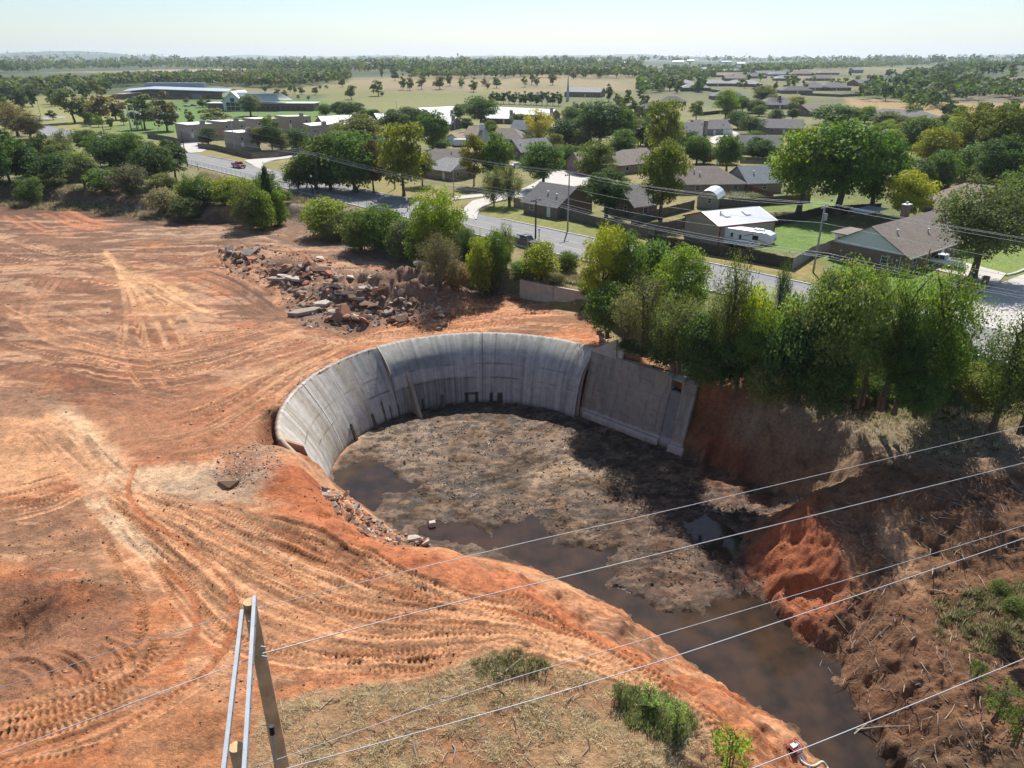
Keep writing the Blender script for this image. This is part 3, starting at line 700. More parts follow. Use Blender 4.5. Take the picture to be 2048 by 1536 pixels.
dirt_m = [(480, 515, 5.0, 2.0), (560, 545, 4.2, 1.8), (620, 560, 4.2, 2.4), (680, 590, 4.5, 2.3), (745, 600, 4.2, 2.8), (825, 600, 4.8, 3.6), (875, 600, 4.2, 2.3), (905, 605, 3, 1.0),
          (50, 1235, 2.6, -0.9), (-10, 1275, 3.0, -1.0), (110, 1180, 2.2, 0.8), (220, 1170, 2.0, 0.8), (280, 1240, 1.8, 0.5), (0, 840, 4, 0.8), (120, 870, 4, 0.6),
          (575, 960, 2.2, 0.9), (610, 935, 1.2, 0.5), (455, 965, 1.2, -0.9), (700, 660, 2.6, -1.1), (640, 1050, 2.4, 0.5), (700, 1075, 1.8, 0.5), (740, 1120, 2.2, 0.7), (860, 1150, 3, 0.9),
          (980, 1330, 3.5, 0.7), (1040, 1330, 2.2, 0.6), (1150, 1380, 4.0, 0.5), (800, 1440, 6, 0.4), (420, 1450, 1.6, 0.4), (390, 1040, 2.5, 0.4), (160, 740, 4, 0.6), (330, 690, 4, -0.4), (90, 560, 8, 0.6)]
for px, py, r, h in dirt_m:
    c_ = P(px, py, ZD); q = np.hypot(X - c_.x, Y - c_.y)
    dz_ += h * np.exp(-(q / r) ** 2) * (0.75 + 0.5 * fbm(X / 0.9, Y / 0.9, 3, 97))
for px, py, z, r, h in [(1690, 1230, -7, 1.8, -0.7), (1740, 1160, -6, 1.6, -0.6), (1700, 1330, -7, 2.0, -0.9), (1600, 1060, -6.5, 4.0, 0.9), (1800, 1350, -6, 3, 0.9), (1870, 1300, -6, 2.5, 0.6), (1900, 1480, -5.5, 3, 0.8)]:
    c_ = P(px, py, z); q = np.hypot(X - c_.x, Y - c_.y)
    dz_ += h * np.exp(-(q / r) ** 2) * (0.6 + 0.8 * fbm(X / 0.8, Y / 0.8, 3, 98))
# wet hollows
WL = -10.62
bx = np.nonzero((X > -25) & (X < 45) & (Y < 90))[0]
PSD = []
for poly in POOLS:
    q_ = np.full(len(X), 50.0); q_[bx] = sdf(X[bx], Y[bx], poly); PSD.append(q_)
pn1 = (fbm(X / 0.9, Y / 0.9, 4, 99) - 0.5) * 1.5; pn2 = (fbm(X / 0.8, Y / 0.8, 3, 101) - 0.5) * 1.6
for q0 in PSD:
    q = q0 + pn1
    k = sst(0.45, -0.5, q)
    tgt = -10.95 - GZ[nearD]
    dz_ = dz_ * (1 - k) + np.minimum(dz_, tgt) * k
    ring = np.exp(-((q - 0.55) / 0.6) ** 2) * fl
    dz_ += ring * 0.06
floor_min = sst(0.0, 1.5, np.min(PSD, axis=0))
tz = GZ[nearD] + dz_
tz = np.where((fl > 0.5) & (floor_min > 0.6), np.maximum(tz, WL + 0.02 + 0.12 * mudf), tz)
GZ[nearD] = tz
# fine colour grain that belongs to the soil itself
gr = fbm(X / 0.6, Y / 0.6, 4, 100)
C[nearD] *= (0.66 + 0.68 * gr)[:, None].astype(np.float32)
# damp fringe and salt at the water
for q0 in PSD:
    q = q0 + pn2
    paint_i(nearD, np.exp(-((q - 0.3) / 0.8) ** 2) * 0.55 * fl, (0.11, 0.082, 0.062))

C[kF] *= (1 - 0.2 * wF[kF])[:, None]; tint = np.array([1.03, 0.87, 0.74], np.float32); wsoil = (inD * (1 - 0.4 * wF))[:, None].astype(np.float32)
C = C * (1 - wsoil) + C * tint * wsoil
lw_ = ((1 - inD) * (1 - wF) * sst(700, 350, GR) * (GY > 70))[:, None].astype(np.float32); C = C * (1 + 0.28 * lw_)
nr = len(YS)
ii = np.arange(nr * NX).reshape(nr, NX)
FQ = np.stack([ii[:-1, :-1].ravel(), ii[:-1, 1:].ravel(), ii[1:, 1:].ravel(), ii[1:, :-1].ravel()], 1)
# how wet the soil is: near the water line
wet = np.zeros(len(GX), np.float32)
wet[nearD] = (np.maximum(sst(-10.2, -10.6, GZ[nearD]), 0.9 * sst(0.56, 0.64, fbm(X / 1.3, Y / 0.9, 4, 210))) * (dFF < 0.6)).astype(np.float32)

def ground_material():
    m, nt, b = new_mat("earth_and_grass")
    L = nt.links.new
    at = nt.nodes.new("ShaderNodeVertexColor"); at.layer_name = "Col"
    geo = nt.nodes.new("ShaderNodeNewGeometry")
    n = nt.nodes.new("ShaderNodeTexNoise"); n.inputs["Scale"].default_value = 2.6; n.inputs["Detail"].default_value = 9; n.inputs["Roughness"].default_value = 0.72
    L(geo.outputs["Position"], n.inputs["Vector"])
    nb = nt.nodes.new("ShaderNodeTexNoise"); nb.inputs["Scale"].default_value = 0.35; nb.inputs["Detail"].default_value = 6
    L(geo.outputs["Position"], nb.inputs["Vector"])
    r = nt.nodes.new("ShaderNodeMapRange"); r.inputs[1].default_value = 0.3; r.inputs[2].default_value = 0.72; r.inputs[3].default_value = 0.56; r.inputs[4].default_value = 1.36
    L(n.outputs["Fac"], r.inputs[0])
    r2 = nt.nodes.new("ShaderNodeMapRange"); r2.inputs[1].default_value = 0.3; r2.inputs[2].default_value = 0.7; r2.inputs[3].default_value = 0.88; r2.inputs[4].default_value = 1.12
    L(nb.outputs["Fac"], r2.inputs[0])
    mu = nt.nodes.new("ShaderNodeMath"); mu.operation = 'MULTIPLY'; L(r.outputs[0], mu.inputs[0]); L(r2.outputs[0], mu.inputs[1])
    sc = nt.nodes.new("ShaderNodeVectorMath"); sc.operation = 'SCALE'; L(at.outputs["Color"], sc.inputs[0]); L(mu.outputs[0], sc.inputs["Scale"])
    L(sc.outputs[0], b.inputs["Base Color"])
    wr = nt.nodes.new("ShaderNodeMapRange"); wr.inputs[3].default_value = 0.95; wr.inputs[4].default_value = 0.2
    nw = nt.nodes.new("ShaderNodeMath"); nw.operation = 'MULTIPLY'
    nn = nt.nodes.new("ShaderNodeMapRange"); nn.inputs[1].default_value = 0.4; nn.inputs[2].default_value = 0.6; L(nb.outputs["Fac"], nn.inputs[0])
    L(at.outputs["Alpha"], nw.inputs[0]); L(nn.outputs[0], nw.inputs[1])
    L(nw.outputs[0], wr.inputs[0]); L(wr.outputs[0], b.inputs["Roughness"])
    b.inputs["Specular IOR Level"].default_value = 0.35
    n3 = nt.nodes.new("ShaderNodeTexNoise"); n3.inputs["Scale"].default_value = 5.5; n3.inputs["Detail"].default_value = 8; n3.inputs["Roughness"].default_value = 0.7
    L(geo.outputs["Position"], n3.inputs["Vector"])
    bp = nt.nodes.new("ShaderNodeBump"); bp.inputs["Strength"].default_value = 1.0; bp.inputs["Distance"].default_value = 0.2
    L(n3.outputs["Fac"], bp.inputs["Height"]); L(bp.outputs[0], b.inputs["Normal"])
    return m
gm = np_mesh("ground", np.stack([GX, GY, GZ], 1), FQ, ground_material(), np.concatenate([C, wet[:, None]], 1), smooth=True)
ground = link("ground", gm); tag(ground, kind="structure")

def sample_z(x, y):
    """height of the finished sheet"""
    y = min(max(y, YS[0] + 0.01), YS[-2]); r = int(np.searchsorted(YS, y)) - 1
    def row(rr):
        u = x / (0.78 * YS[rr] + 18); c = (u + 1) / 2 * (NX - 1); c = min(max(c, 0), NX - 1.001); i = int(c); f = c - i
        return GZ[rr * NX + i] * (1 - f) + GZ[rr * NX + i + 1] * f
    t = (y - YS[r]) / (YS[r + 1] - YS[r])
    return float(row(r) * (1 - t) + row(r + 1) * t)
def GP(px, py, z0=0.0):
    z = z0
    for _ in range(6):
        p = P(px, py, z); z = 0.5 * z + 0.5 * sample_z(p.x, p.y) if _ < 3 else sample_z(p.x, p.y)
    p = P(px, py, z); p.z = sample_z(p.x, p.y); return p

# ------------------------------------------------------------------ water
def water_material():
    m, nt, b = new_mat("muddy_water"); L = nt.links.new
    b.inputs["Base Color"].default_value = (0.085, 0.052, 0.033, 1); b.inputs["Roughness"].default_value = 0.03
    b.inputs["IOR"].default_value = 1.33
    geo = nt.nodes.new("ShaderNodeNewGeometry")
    n = nt.nodes.new("ShaderNodeTexNoise"); n.inputs["Scale"].default_value = 0.5; n.inputs["Detail"].default_value = 5
    L(geo.outputs["Position"], n.inputs["Vector"])
    cr = nt.nodes.new("ShaderNodeMix"); cr.data_type = 'RGBA'
    cr.inputs["A"].default_value = (0.026, 0.020, 0.016, 1); cr.inputs["B"].default_value = (0.060, 0.036, 0.023, 1)
    r = nt.nodes.new("ShaderNodeMapRange"); r.inputs[1].default_value = 0.35; r.inputs[2].default_value = 0.65; L(n.outputs["Fac"], r.inputs[0])
    L(r.outputs[0], cr.inputs["Factor"]); L(cr.outputs["Result"], b.inputs["Base Color"])
    n2 = nt.nodes.new("ShaderNodeTexNoise"); n2.inputs["Scale"].default_value = 6; n2.inputs["Detail"].default_value = 4
    L(geo.outputs["Position"], n2.inputs["Vector"])
    bp = nt.nodes.new("ShaderNodeBump"); bp.inputs["Strength"].default_value = 0.06; bp.inputs["Distance"].default_value = 0.02
    L(n2.outputs["Fac"], bp.inputs["Height"]); L(bp.outputs[0], b.inputs["Normal"])
    return m
wb = MB()
cx = sum(p[0] for p in FP) / len(FP); cy = sum(p[1] for p in FP) / len(FP)
wb.add([(-24, 12, WL), (42, 12, WL), (42, 84, WL), (-24, 84, WL)], [(0, 1, 2, 3)])
water = wb.build("water", water_material()); tag(water, kind="structure")
# ------------------------------------------------------------------ concrete
def concrete_mat(name, tint=(1, 1, 1), bump=0.35):
    m, nt, b = new_mat(name); L = nt.links.new
    at = nt.nodes.new("ShaderNodeVertexColor"); at.layer_name = "Col"
    geo = nt.nodes.new("ShaderNodeNewGeometry")
    n = nt.nodes.new("ShaderNodeTexNoise"); n.inputs["Scale"].default_value = 1.3; n.inputs["Detail"].default_value = 9; n.inputs["Roughness"].default_value = 0.7
    L(geo.outputs["Position"], n.inputs["Vector"])
    r = nt.nodes.new("ShaderNodeMapRange"); r.inputs[1].default_value = 0.3; r.inputs[2].default_value = 0.7; r.inputs[3].default_value = 0.78; r.inputs[4].default_value = 1.18
    L(n.outputs["Fac"], r.inputs[0])
    sc = nt.nodes.new("ShaderNodeVectorMath"); sc.operation = 'SCALE'; L(at.outputs["Color"], sc.inputs[0]); L(r.outputs[0], sc.inputs["Scale"])
    L(sc.outputs[0], b.inputs["Base Color"]); b.inputs["Roughness"].default_value = 0.85; b.inputs["Specular IOR Level"].default_value = 0.25
    n3 = nt.nodes.new("ShaderNodeTexNoise"); n3.inputs["Scale"].default_value = 6; n3.inputs["Detail"].default_value = 6
    L(geo.outputs["Position"], n3.inputs["Vector"])
    bp = nt.nodes.new("ShaderNodeBump"); bp.inputs["Strength"].default_value = bump; bp.inputs["Distance"].default_value = 0.06
    L(n3.outputs["Fac"], bp.inputs["Height"]); L(bp.outputs[0], b.inputs["Normal"])
    return m
CONC = concrete_mat("weathered_concrete")
ZT = ZD + 0.02
def wall_r(t, left=0.0):
    a = 16.0 + 1.15 * t + 2.75 * np.clip(t, 0, 1.2) ** 4.2; b = 16.0 + 0.7 * t + 3.2 * np.clip(t, 0, 1.2) ** 1.65
    return a * (1 - left) + b * left
def ang_of(px, py, z=ZF):
    p = P(px, py, z); return math.atan2(p.y - CC[1], p.x - CC[0]) % (2 * math.pi)
def wall_color(a, t, seed):
    """stains and painted-in sunlight of the concrete by angle and height (0 base, 1 rim)"""
    s = a * 17.0
    c = np.empty(a.shape + (3,), np.float32); c[:] = (0.33, 0.325, 0.315)
    def mixc(w, k):
        nonlocal c
        w = np.clip(w, 0, 1)[..., None]; c = c * (1 - w) + np.array(k, np.float32) * w
    left = sst(R_(128), R_(150), a)
    mixc(left * 0.9, (0.56, 0.52, 0.46))  # cleaner left panels, lightened further to paint in the sunlit side
    lip = sst(0.74, 0.80, t + (fbm(s * 1.5, t * 2, 3, 5) - 0.5) * 0.08)
    mixc(lip * (1 - left) * 0.85, (0.45, 0.425, 0.36))
    dr = 0.6 * fbm(s * 1.3, t * 0.7, 4, 3 + seed) + 0.4 * fbm(s * 3.2, t * 0.4, 3, 83); fine = fbm(s * 9.0, t * 0.8, 3, 13)
    mixc(sst(0.5, 0.70, dr) * 0.62 * (1 - 0.6 * left), (0.17, 0.17, 0.172))
    mixc(sst(0.56, 0.72, fine) * 0.3, (0.19, 0.185, 0.18))
    mixc(sst(0.6, 0.72, fbm(s * 4.1 + 30, t * 0.4, 3, 23)) * 0.4, (0.46, 0.46, 0.455))
    mixc(sst(0.62, 0.75, fbm(s * 12 + 9, t * 0.5, 3, 29)) * 0.3, (0.52, 0.52, 0.52))
    # darker pours
    pour = sst(0.42, 0.40, t + 0.02 * np.sin(s / 3)) * sst(R_(134), R_(128), a) * sst(R_(92), R_(100), a)
    mixc(pour * (0.35 + 0.4 * sst(0.42, 0.6, fine)), (0.10, 0.10, 0.105))
    top = sst(0.60, 0.63, t) * sst(0.80, 0.76, t) * sst(R_(133), R_(128), a) * sst(R_(100), R_(112), a)
    mixc(top * 0.6, (0.15, 0.16, 0.17))
    for y0 in (0.405, 0.62):
        mixc(np.exp(-((t - y0 - 0.012 * (fbm(s, t * 0, 3, 8) - 0.5)) / 0.008) ** 2) * sst(0.35, 0.6, fbm(s * 0.8, t * 0, 3, int(y0 * 50))) * 0.8, (0.09, 0.085, 0.08))
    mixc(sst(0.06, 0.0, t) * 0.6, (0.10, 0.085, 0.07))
    # brown washes on the left half
    mixc(left * sst(0.45, 0.62, fbm(s * 1.3 + 5, t * 1.2, 4, 33)) * 0.5, (0.36, 0.29, 0.205))
    mixc(left * sst(0.55, 0.66, fbm(s * 6, t * 0.7, 4, 43)) * 0.45, (0.23, 0.195, 0.16))
    end = sst(R_(195), R_(212), a)
    mixc(end * sst(0.72, 0.95, t) * 0.8, (0.55, 0.35, 0.2))
    # wet patches left by broken blocks at the foot
    for (x0, x1, h) in ((929, 936, .155), (950, 957, .155), (929, 957, None), (980, 987, .15), (996, 1007, .15), (711, 716, .2), (744, 749, .18), (826, 831, .16), (878, 882, .16), (676, 684, .3)):
        b0, b1 = ang_of(x1, 798), ang_of(x0, 798)
        wob = 0.006 * (fbm(s * 7, t * 30, 3, 51) - 0.5)
        m_ = sst(b0 - 0.006, b0 + 0.004, a + wob) * sst(b1 + 0.006, b1 - 0.004, a + wob)
        m_ = m_ * ((sst(.125, .135, t) * sst(.165, .155, t)) if h is None else sst(h + .02, h - .01, t + 4 * wob))
        mixc(m_ * 0.93, (0.028, 0.022, 0.012))
    # faded chalk scrawl
    return c
def wall_panel(a0, a1, name, seed):
    na = int((a1 - a0) / 0.0075); nt = 56
    a = np.linspace(a0, a1, na)[None, :] * np.ones((nt, 1)); t = np.linspace(-0.06, 1, nt)[:, None]  * np.ones((1, na))
    # the torn end runs down on the left
    tm = 1 - sst(R_(203), R_(216), a) * 0.62 - 0.03 * sst(R_(200), R_(206), a) * fbm(a * 60, a * 0, 3, 2)
    t = np.where(t > 0, t * tm, t)
    r = wall_r(np.clip(t, 0, 1), 1.0 if a0 > R_(131) else 0.0) + 0.1 * sst(R_(131.5), R_(134), a) * (a0 > R_(131)) - 0.1 * (a0 > R_(131)) + (fbm(a * 30, t * 6, 3, 7) - 0.5) * 0.06
    x = CC[0] + r * np.cos(a); y = CC[1] + r * np.sin(a); z = ZF + (ZT - ZF) * t
    chip = (fbm(a * 90, a * 0, 4, 17) - 0.5) * 0.16 * (t > 0.97)
    z = z + chip
    V = np.stack([x, y, z], -1)
    ro = r + 0.45 + 0.5 * (1 - t)
    zo = z - 0.10 * (t > 0.9)
    Vo = np.stack([CC[0] + ro * np.cos(a), CC[1] + ro * np.sin(a), zo], -1)
    col = wall_color(a, t, seed); colo = np.full_like(col, 0.3); colo[:] = (0.30, 0.2, 0.14)
    i = np.arange(na * nt).reshape(nt, na); n0 = na * nt
    q = [np.stack([i[:-1, 1:], i[:-1, :-1], i[1:, :-1], i[1:, 1:]], -1).reshape(-1, 4)]
    j = i + n0
    q.append(np.stack([j[:-1, :-1], j[:-1, 1:], j[1:, 1:], j[1:, :-1]], -1).reshape(-1, 4))
    q.append(np.stack([i[-1, 1:], i[-1, :-1], j[-1, :-1], j[-1, 1:]], -1))
    q.append(np.stack([i[:-1, 0], j[:-1, 0], j[1:, 0], i[1:, 0]], -1)[:, ::-1])
    q.append(np.stack([i[:-1, -1], j[:-1, -1], j[1:, -1], i[1:, -1]], -1))
    me = np_mesh(name, np.concatenate([V.reshape(-1, 3), Vo.reshape(-1, 3)]), np.concatenate(q), CONC, np.concatenate([col.reshape(-1, 3), colo.reshape(-1, 3)]), smooth=False)
    return me
spill = empty("spillway", (CC[0], CC[1], ZF))
tag(spill, "tall curved grey concrete spillway wall ringing the muddy basin", "spillway wall")
def child(name, me, parent):
    o = link(name, me, parent); o.matrix_parent_inverse = parent.matrix_basis.inverted() if parent.type == 'EMPTY' else Matrix.Identity(4)
    return o
bounds = [46.0, 91.0, 131.5, 168.0, 216.5]
for k in range(4):
    child("wall_panel", wall_panel(R_(bounds[k] + 0.05), R_(bounds[k + 1] - 0.05), "wall_panel", k), spill)
def colmesh(mb, name, mats, c, jit=0.12):
    me = mb.mesh(name, mats); a = me.color_attributes.new("Col", 'FLOAT_COLOR', 'POINT')
    rs = np.random.RandomState(len(mb.v)); n = len(mb.v)
    cc = np.ones((n, 4), np.float32); cc[:, :3] = np.array(c) * (1 + jit * (rs.rand(n, 1) - 0.5) * 2); a.data.foreach_set("color", cc.ravel())
    return me
def fin(ang, t0, pro, th, name, c):
    """upright triangular rib standing out of the wall"""
    mb = MB(); nT = 8; L_ = []
    for s in (-1, 1):
        for k in range(nT + 1):
            t = t0 * k / nT
            r1 = float(wall_r(np.array(t))) + 0.12; r0 = r1 - 0.12 - pro * (1 - k / nT) ** 1.15 - 0.02
            z = ZF - 0.3 + (ZT - ZF) * t + (0.3 * k / nT)
            w = s * th / 2
            for r in (r0, r1):
                L_.append((CC[0] + r * math.cos(ang) - w * math.sin(ang), CC[1] + r * math.sin(ang) + w * math.cos(ang), z))
    m = 2 * (nT + 1); fs = []
    for k in range(nT):
        a = 2 * k
        fs += [(a, a + 1, a + 3, a + 2), (m + a + 1, m + a, m + a + 2, m + a + 3), (m + a, a, a + 2, m + a + 2), (a + 1, m + a + 1, m + a + 3, a + 3)]
    mb.add(L_, fs)
    return child(name, colmesh(mb, name, CONC, c, 0.2), spill)
fin(ang_of(818, 815), 0.66, 2.3, 0.42, "rib", (0.27, 0.235, 0.19))
for (x, y, h) in ((713, 880, 0.24), (747, 852, 0.2), (828, 812, 0.17), (880, 802, 0.17)):
    fin(ang_of(x, y), h, 0.55, 0.3, "rib_stub", (0.10, 0.085, 0.06))
# counterfort behind the torn end
mb = MB()
ca = R_(203); e = (math.cos(ca), math.sin(ca)); n_ = (-e[1], e[0])
pts = [(16.6, ZF + 1.2), (18.0, ZT - 1.4), (19.9, ZT - 0.25), (20.6, ZT - 1.4), (20.4, ZF + 3.4), (19.0, ZF + 1.6)]
vs = []
for s in (-0.2, 0.2):
    for r, z in pts: vs.append((CC[0] + r * e[0] + s * n_[0], CC[1] + r * e[1] + s * n_[1], z))
k = len(pts)
mb.add(vs, [tuple(range(k)), tuple(range(2 * k - 1, k - 1, -1))] + [(i, i + k, (i + 1) % k + k, (i + 1) % k) for i in range(k)])
child("counterfort", colmesh(mb, "counterfort", CONC, (0.36, 0.19, 0.12)), spill)

# sloping wing wall on the right with its drain chute
B0 = Vector((8.35, 78.75, ZF)); B1 = Vector((18.95, 69.1, ZF)); ee = (B1 - B0).normalized(); LW = (B1 - B0).length
inn = Vector((ee.y, -ee.x, 0)); inn = -inn if inn.y > 0 else inn     # towards the basin
wing = empty("wing_abutment", B0); tag(wing, "sloping dark grey concrete wing wall with drain chute under the trees", "wing wall")
def wing_pt(s, h, off): # along, up 0..8, out of the face
    return B0 + ee * s + Vector((0, 0, h)) - inn * (0.26 * h) + inn * off
def wing_slab(s0, s1, h0, h1, o0, o1, name, colf, ns=60, nh=40, parent=wing):
    S, H = np.meshgrid(np.linspace(s0, s1, ns), np.linspace(h0, h1, nh))
    V = []
    for o in (o1, o0):
        x = B0.x + ee.x * S - inn.x * 0.26 * H + inn.x * o; y = B0.y + ee.y * S - inn.y * 0.26 * H + inn.y * o; z = B0.z + H
        V.append(np.stack([x, y, z], -1).reshape(-1, 3))
    i = np.arange(ns * nh).reshape(nh, ns); j = i + ns * nh
    q = [np.stack([i[:-1, 1:], i[:-1, :-1], i[1:, :-1], i[1:, 1:]], -1).reshape(-1, 4)[:, ::-1]]
    q.append(np.stack([j[:-1, 1:], j[:-1, :-1], j[1:, :-1], j[1:, 1:]], -1).reshape(-1, 4))
    for A, B in ((i[0], j[0]), (j[-1], i[-1]), (j[:, 0], i[:, 0]), (i[:, -1], j[:, -1])):
        q.append(np.stack([A[:-1], A[1:], B[1:], B[:-1]], -1)[:, ::-1])
    cc = colf(S, H).reshape(-1, 3)
    me = np_mesh(name, np.concatenate(V), np.concatenate(q), CONC, np.concatenate([cc, cc * 0.9]))
    return child(name, me, parent)
def wing_col(S, H, base=(0.235, 0.215, 0.185)):
    c = np.empty(S.shape + (3,), np.float32); c[:] = base
    def mx(w, k):
        nonlocal c
        w = np.clip(w, 0, 1)[..., None]; c = c * (1 - w) + np.array(k, np.float32) * w
    mx(sst(0.45, 0.65, fbm(S * 0.5, H * 0.4, 4, 4)) * 0.5, (0.30, 0.265, 0.215))
    mx(sst(0.5, 0.65, fbm(S * 2.2, H * 0.25, 4, 6)) * 0.5, (0.145, 0.14, 0.135))
    for h in (1.9, 3.6, 5.3, 6.6): mx(np.exp(-((H - h) / 0.05) ** 2) * 0.4 * sst(0.3, 0.6, fbm(S, H * 0 + h, 3, 9)), (0.09, 0.085, 0.08))
    mx(sst(1.15, 1.0, H + 0.25 * (fbm(S * 1.5, H, 3, 2) - 0.5)) * sst(0.2, 0.5, H) * 0.75, (0.40, 0.385, 0.365))
    # black scrawl
    g = np.abs(np.sin(S * 9 + 2 * np.sin(H * 7))) < 0.33
    scr = g * sst(5.6, 5.7, S) * sst(7.6, 7.5, S) * ((np.abs(H - 1.75) < 0.13) | (np.abs(H - 1.25) < 0.13))
    mx(scr * sst(0.35, 0.5, fbm(S * 6, H * 6, 2, 3)) * 0.7, (0.035, 0.035, 0.035))
    return c
wing_slab(0.0, LW - 3.0, -0.3, 8.0, -0.5, 0.0, "slab", wing_col, ns=150, nh=110)
def chute_col(S, H):
    c = wing_col(S, H, (0.17, 0.165, 0.16)); n = fbm(S * 2, H * 0.5, 4, 12)[..., None]
    return c * 0.7 + np.array((0.075, 0.078, 0.08), np.float32) * (0.4 + n)
wing_slab(LW - 3.0, LW - 1.55, -0.3, 6.35, -0.8, -0.09, "chute", chute_col, ns=20)
wing_slab(LW - 1.55, LW, -0.3, 7.9, -0.6, 0.12, "pier", lambda S, H: wing_col(S, H, (0.27, 0.26, 0.235)), ns=24)
wing_slab(0.6, LW - 3.0, -0.4, 0.75, 0.0, 0.3, "toe_kerb", lambda S, H: wing_col(S, H, (0.33, 0.27, 0.225)), ns=60, nh=6)
wing_slab(LW - 1.6, LW + 0.35, -0.4, 0.8, 0.0, 0.42, "toe_block", lambda S, H: wing_col(S, H, (0.42, 0.36, 0.33)), ns=12, nh=6)
mb = MB()
for (s, h, ds, dh) in ((LW - 2.27, 7.75, 1.5, 0.3), (LW - 3.06, 7.0, 0.22, 1.8), (LW - 1.5, 7.0, 0.22, 1.8)):
    c_ = wing_pt(s, h, -0.55); mb.box(c_, (ds, 1.5, dh), rz=math.atan2(ee.y, ee.x))
child("drain_frame", colmesh(mb, "drain_frame", CONC, (0.26, 0.25, 0.22)), wing)
mb = MB(); mb.box(wing_pt(LW - 2.27, 6.95, -1.35), (1.5, 0.1, 1.8), rz=math.atan2(ee.y, ee.x))  # near-black plate, paints the shade inside the drain opening
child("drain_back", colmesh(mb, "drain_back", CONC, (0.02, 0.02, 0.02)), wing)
# upright leaf above the joint with the curved wall
mb = MB()
tp = [Vector((9.7, 80.2, ZT - 0.6)), Vector((12.9, 77.3, ZT - 0.6)), Vector((13.3, 78.2, ZT + 1.7)), Vector((10.2, 81.2, ZT - 0.1))]
off = Vector((0.25, 0.3, 0))
mb.add(tp + [p + off for p in tp], [(0, 1, 2, 3), (7, 6, 5, 4), (0, 4, 5, 1), (1, 5, 6, 2), (2, 6, 7, 3), (3, 7, 4, 0)])
child("upper_leaf", colmesh(mb, "upper_leaf", CONC, (0.36, 0.345, 0.29)), wing)
mb = MB()
fr_ = [wing_pt(-0.3, 7.9, 0.06), wing_pt(3.6, 7.9, 0.06), wing_pt(3.1, 10.0, 0.06)]; bk_ = [p - inn * 0.4 for p in fr_]
mb.add(fr_ + bk_, [(0, 1, 2), (5, 4, 3), (0, 3, 4, 1), (1, 4, 5, 2), (2, 5, 3, 0)])
child("peak", colmesh(mb, "peak", CONC, (0.33, 0.31, 0.265)), wing)
# old channel side wall further back
cw = [P(1035, 600, ZD), P(1052, 597, ZD), P(1172, 628, ZD)]
cpts = [Vector((1.2, 101.6, 0)), Vector((10.8, 95.2, 0)), Vector((14.4, 86.5, 0))]
chw = empty("channel_lining", cpts[0]); tag(chw, "low stained concrete retaining wall below the roadside bushes", "retaining wall")
for a, b in zip(cpts[:-1], cpts[1:]):
    n = 8
    for k in range(2):
        p, q = a.lerp(b, k / 2 + 0.004), a.lerp(b, (k + 1) / 2 - 0.004)
        mb = MB(); d = (q - p); mb.box(((p.x + q.x) / 2, (p.y + q.y) / 2, -1.45), (d.length, 0.35, 3.1), rz=math.atan2(d.y, d.x))
        child("wall_panel", colmesh(mb, "wall_panel", CONC, (0.42, 0.36, 0.30), 0.15), chw)
# ------------------------------------------------------------------ roads, kerbs and pavings
ASPH = mat("asphalt", (0.205, 0.205, 0.21), 0.85, 0.16, 0.35, bump=0.2, bscale=30)
PAVE = mat("pale_concrete_paving", (0.46, 0.43, 0.39), 0.85, 0.12, 0.25, bump=0.15)
KERB = mat("kerb_concrete", (0.50, 0.48, 0.45), 0.85, 0.15, 1.0)
WHITE_P = mat("road_paint_white", (0.72, 0.72, 0.70), 0.7, 0.15, 4)
YEL_P = mat("road_paint_yellow", (0.48, 0.36, 0.12), 0.7, 0.25, 4)
def strip_obj(name, pts_l, pts_r, z, th, m, kind="structure"):
    mb = MB(); n = len(pts_l)
    vs = [(p[0], p[1], z) for p in pts_l] + [(p[0], p[1], z) for p in pts_r] + [(p[0], p[1], z - th) for p in pts_l] + [(p[0], p[1], z - th) for p in pts_r]
    fs = []
    for i in range(n - 1):
        fs += [(i, n + i, n + i + 1, i + 1), (i + 1, 2 * n + i + 1, 2 * n + i, i), (n + i, 3 * n + i, 3 * n + i + 1, n + i + 1)]
    mb.add(vs, fs); o = mb.build(name, m); tag(o, kind=kind); return o
ss = list(np.arange(-480, 300, 12.0))
RZ = 0.09
def rl(o): return [tuple(road_pt(s, road_c(s) + o)) for s in ss]
strip_obj("road", rl(HW), rl(-HW), RZ, 0.5, ASPH)
strip_obj("road_gutter", rl(-HW + 0.02), rl(-HW - 0.55), RZ + 0.006, 0.4, KERB)
gaps = [(-74, -42), (40, 62), (135, 175), (-104, -92)]     # side streets and drives
def kerb_run(s0, s1, o, name):
    q = list(np.arange(s0, s1, 6.0)) + [s1]
    strip_obj(name, [tuple(road_pt(s, road_c(s) + o + 0.3)) for s in q], [tuple(road_pt(s, road_c(s) + o)) for s in q], RZ + 0.14, 0.5, KERB)
for a, b in ((-260, -104), (-92, -72), (-44, 26), (48, 112), (150, 290)): kerb_run(a, b, HW, "kerb")
kerb_run(-260, 290, -HW - 0.75, "kerb")
for o in (-1.75, 1.75):
    for k, s in enumerate(np.arange(-200, 200, 9.0)):
        if k % 30 == 99: continue
    strip_obj("lane_marking", [tuple(road_pt(s, road_c(s) + o + 0.07)) for s in np.arange(-230, 230, 10.)], [tuple(road_pt(s, road_c(s) + o - 0.07)) for s in np.arange(-230, 230, 10.)], RZ + 0.006, 0.004, YEL_P)
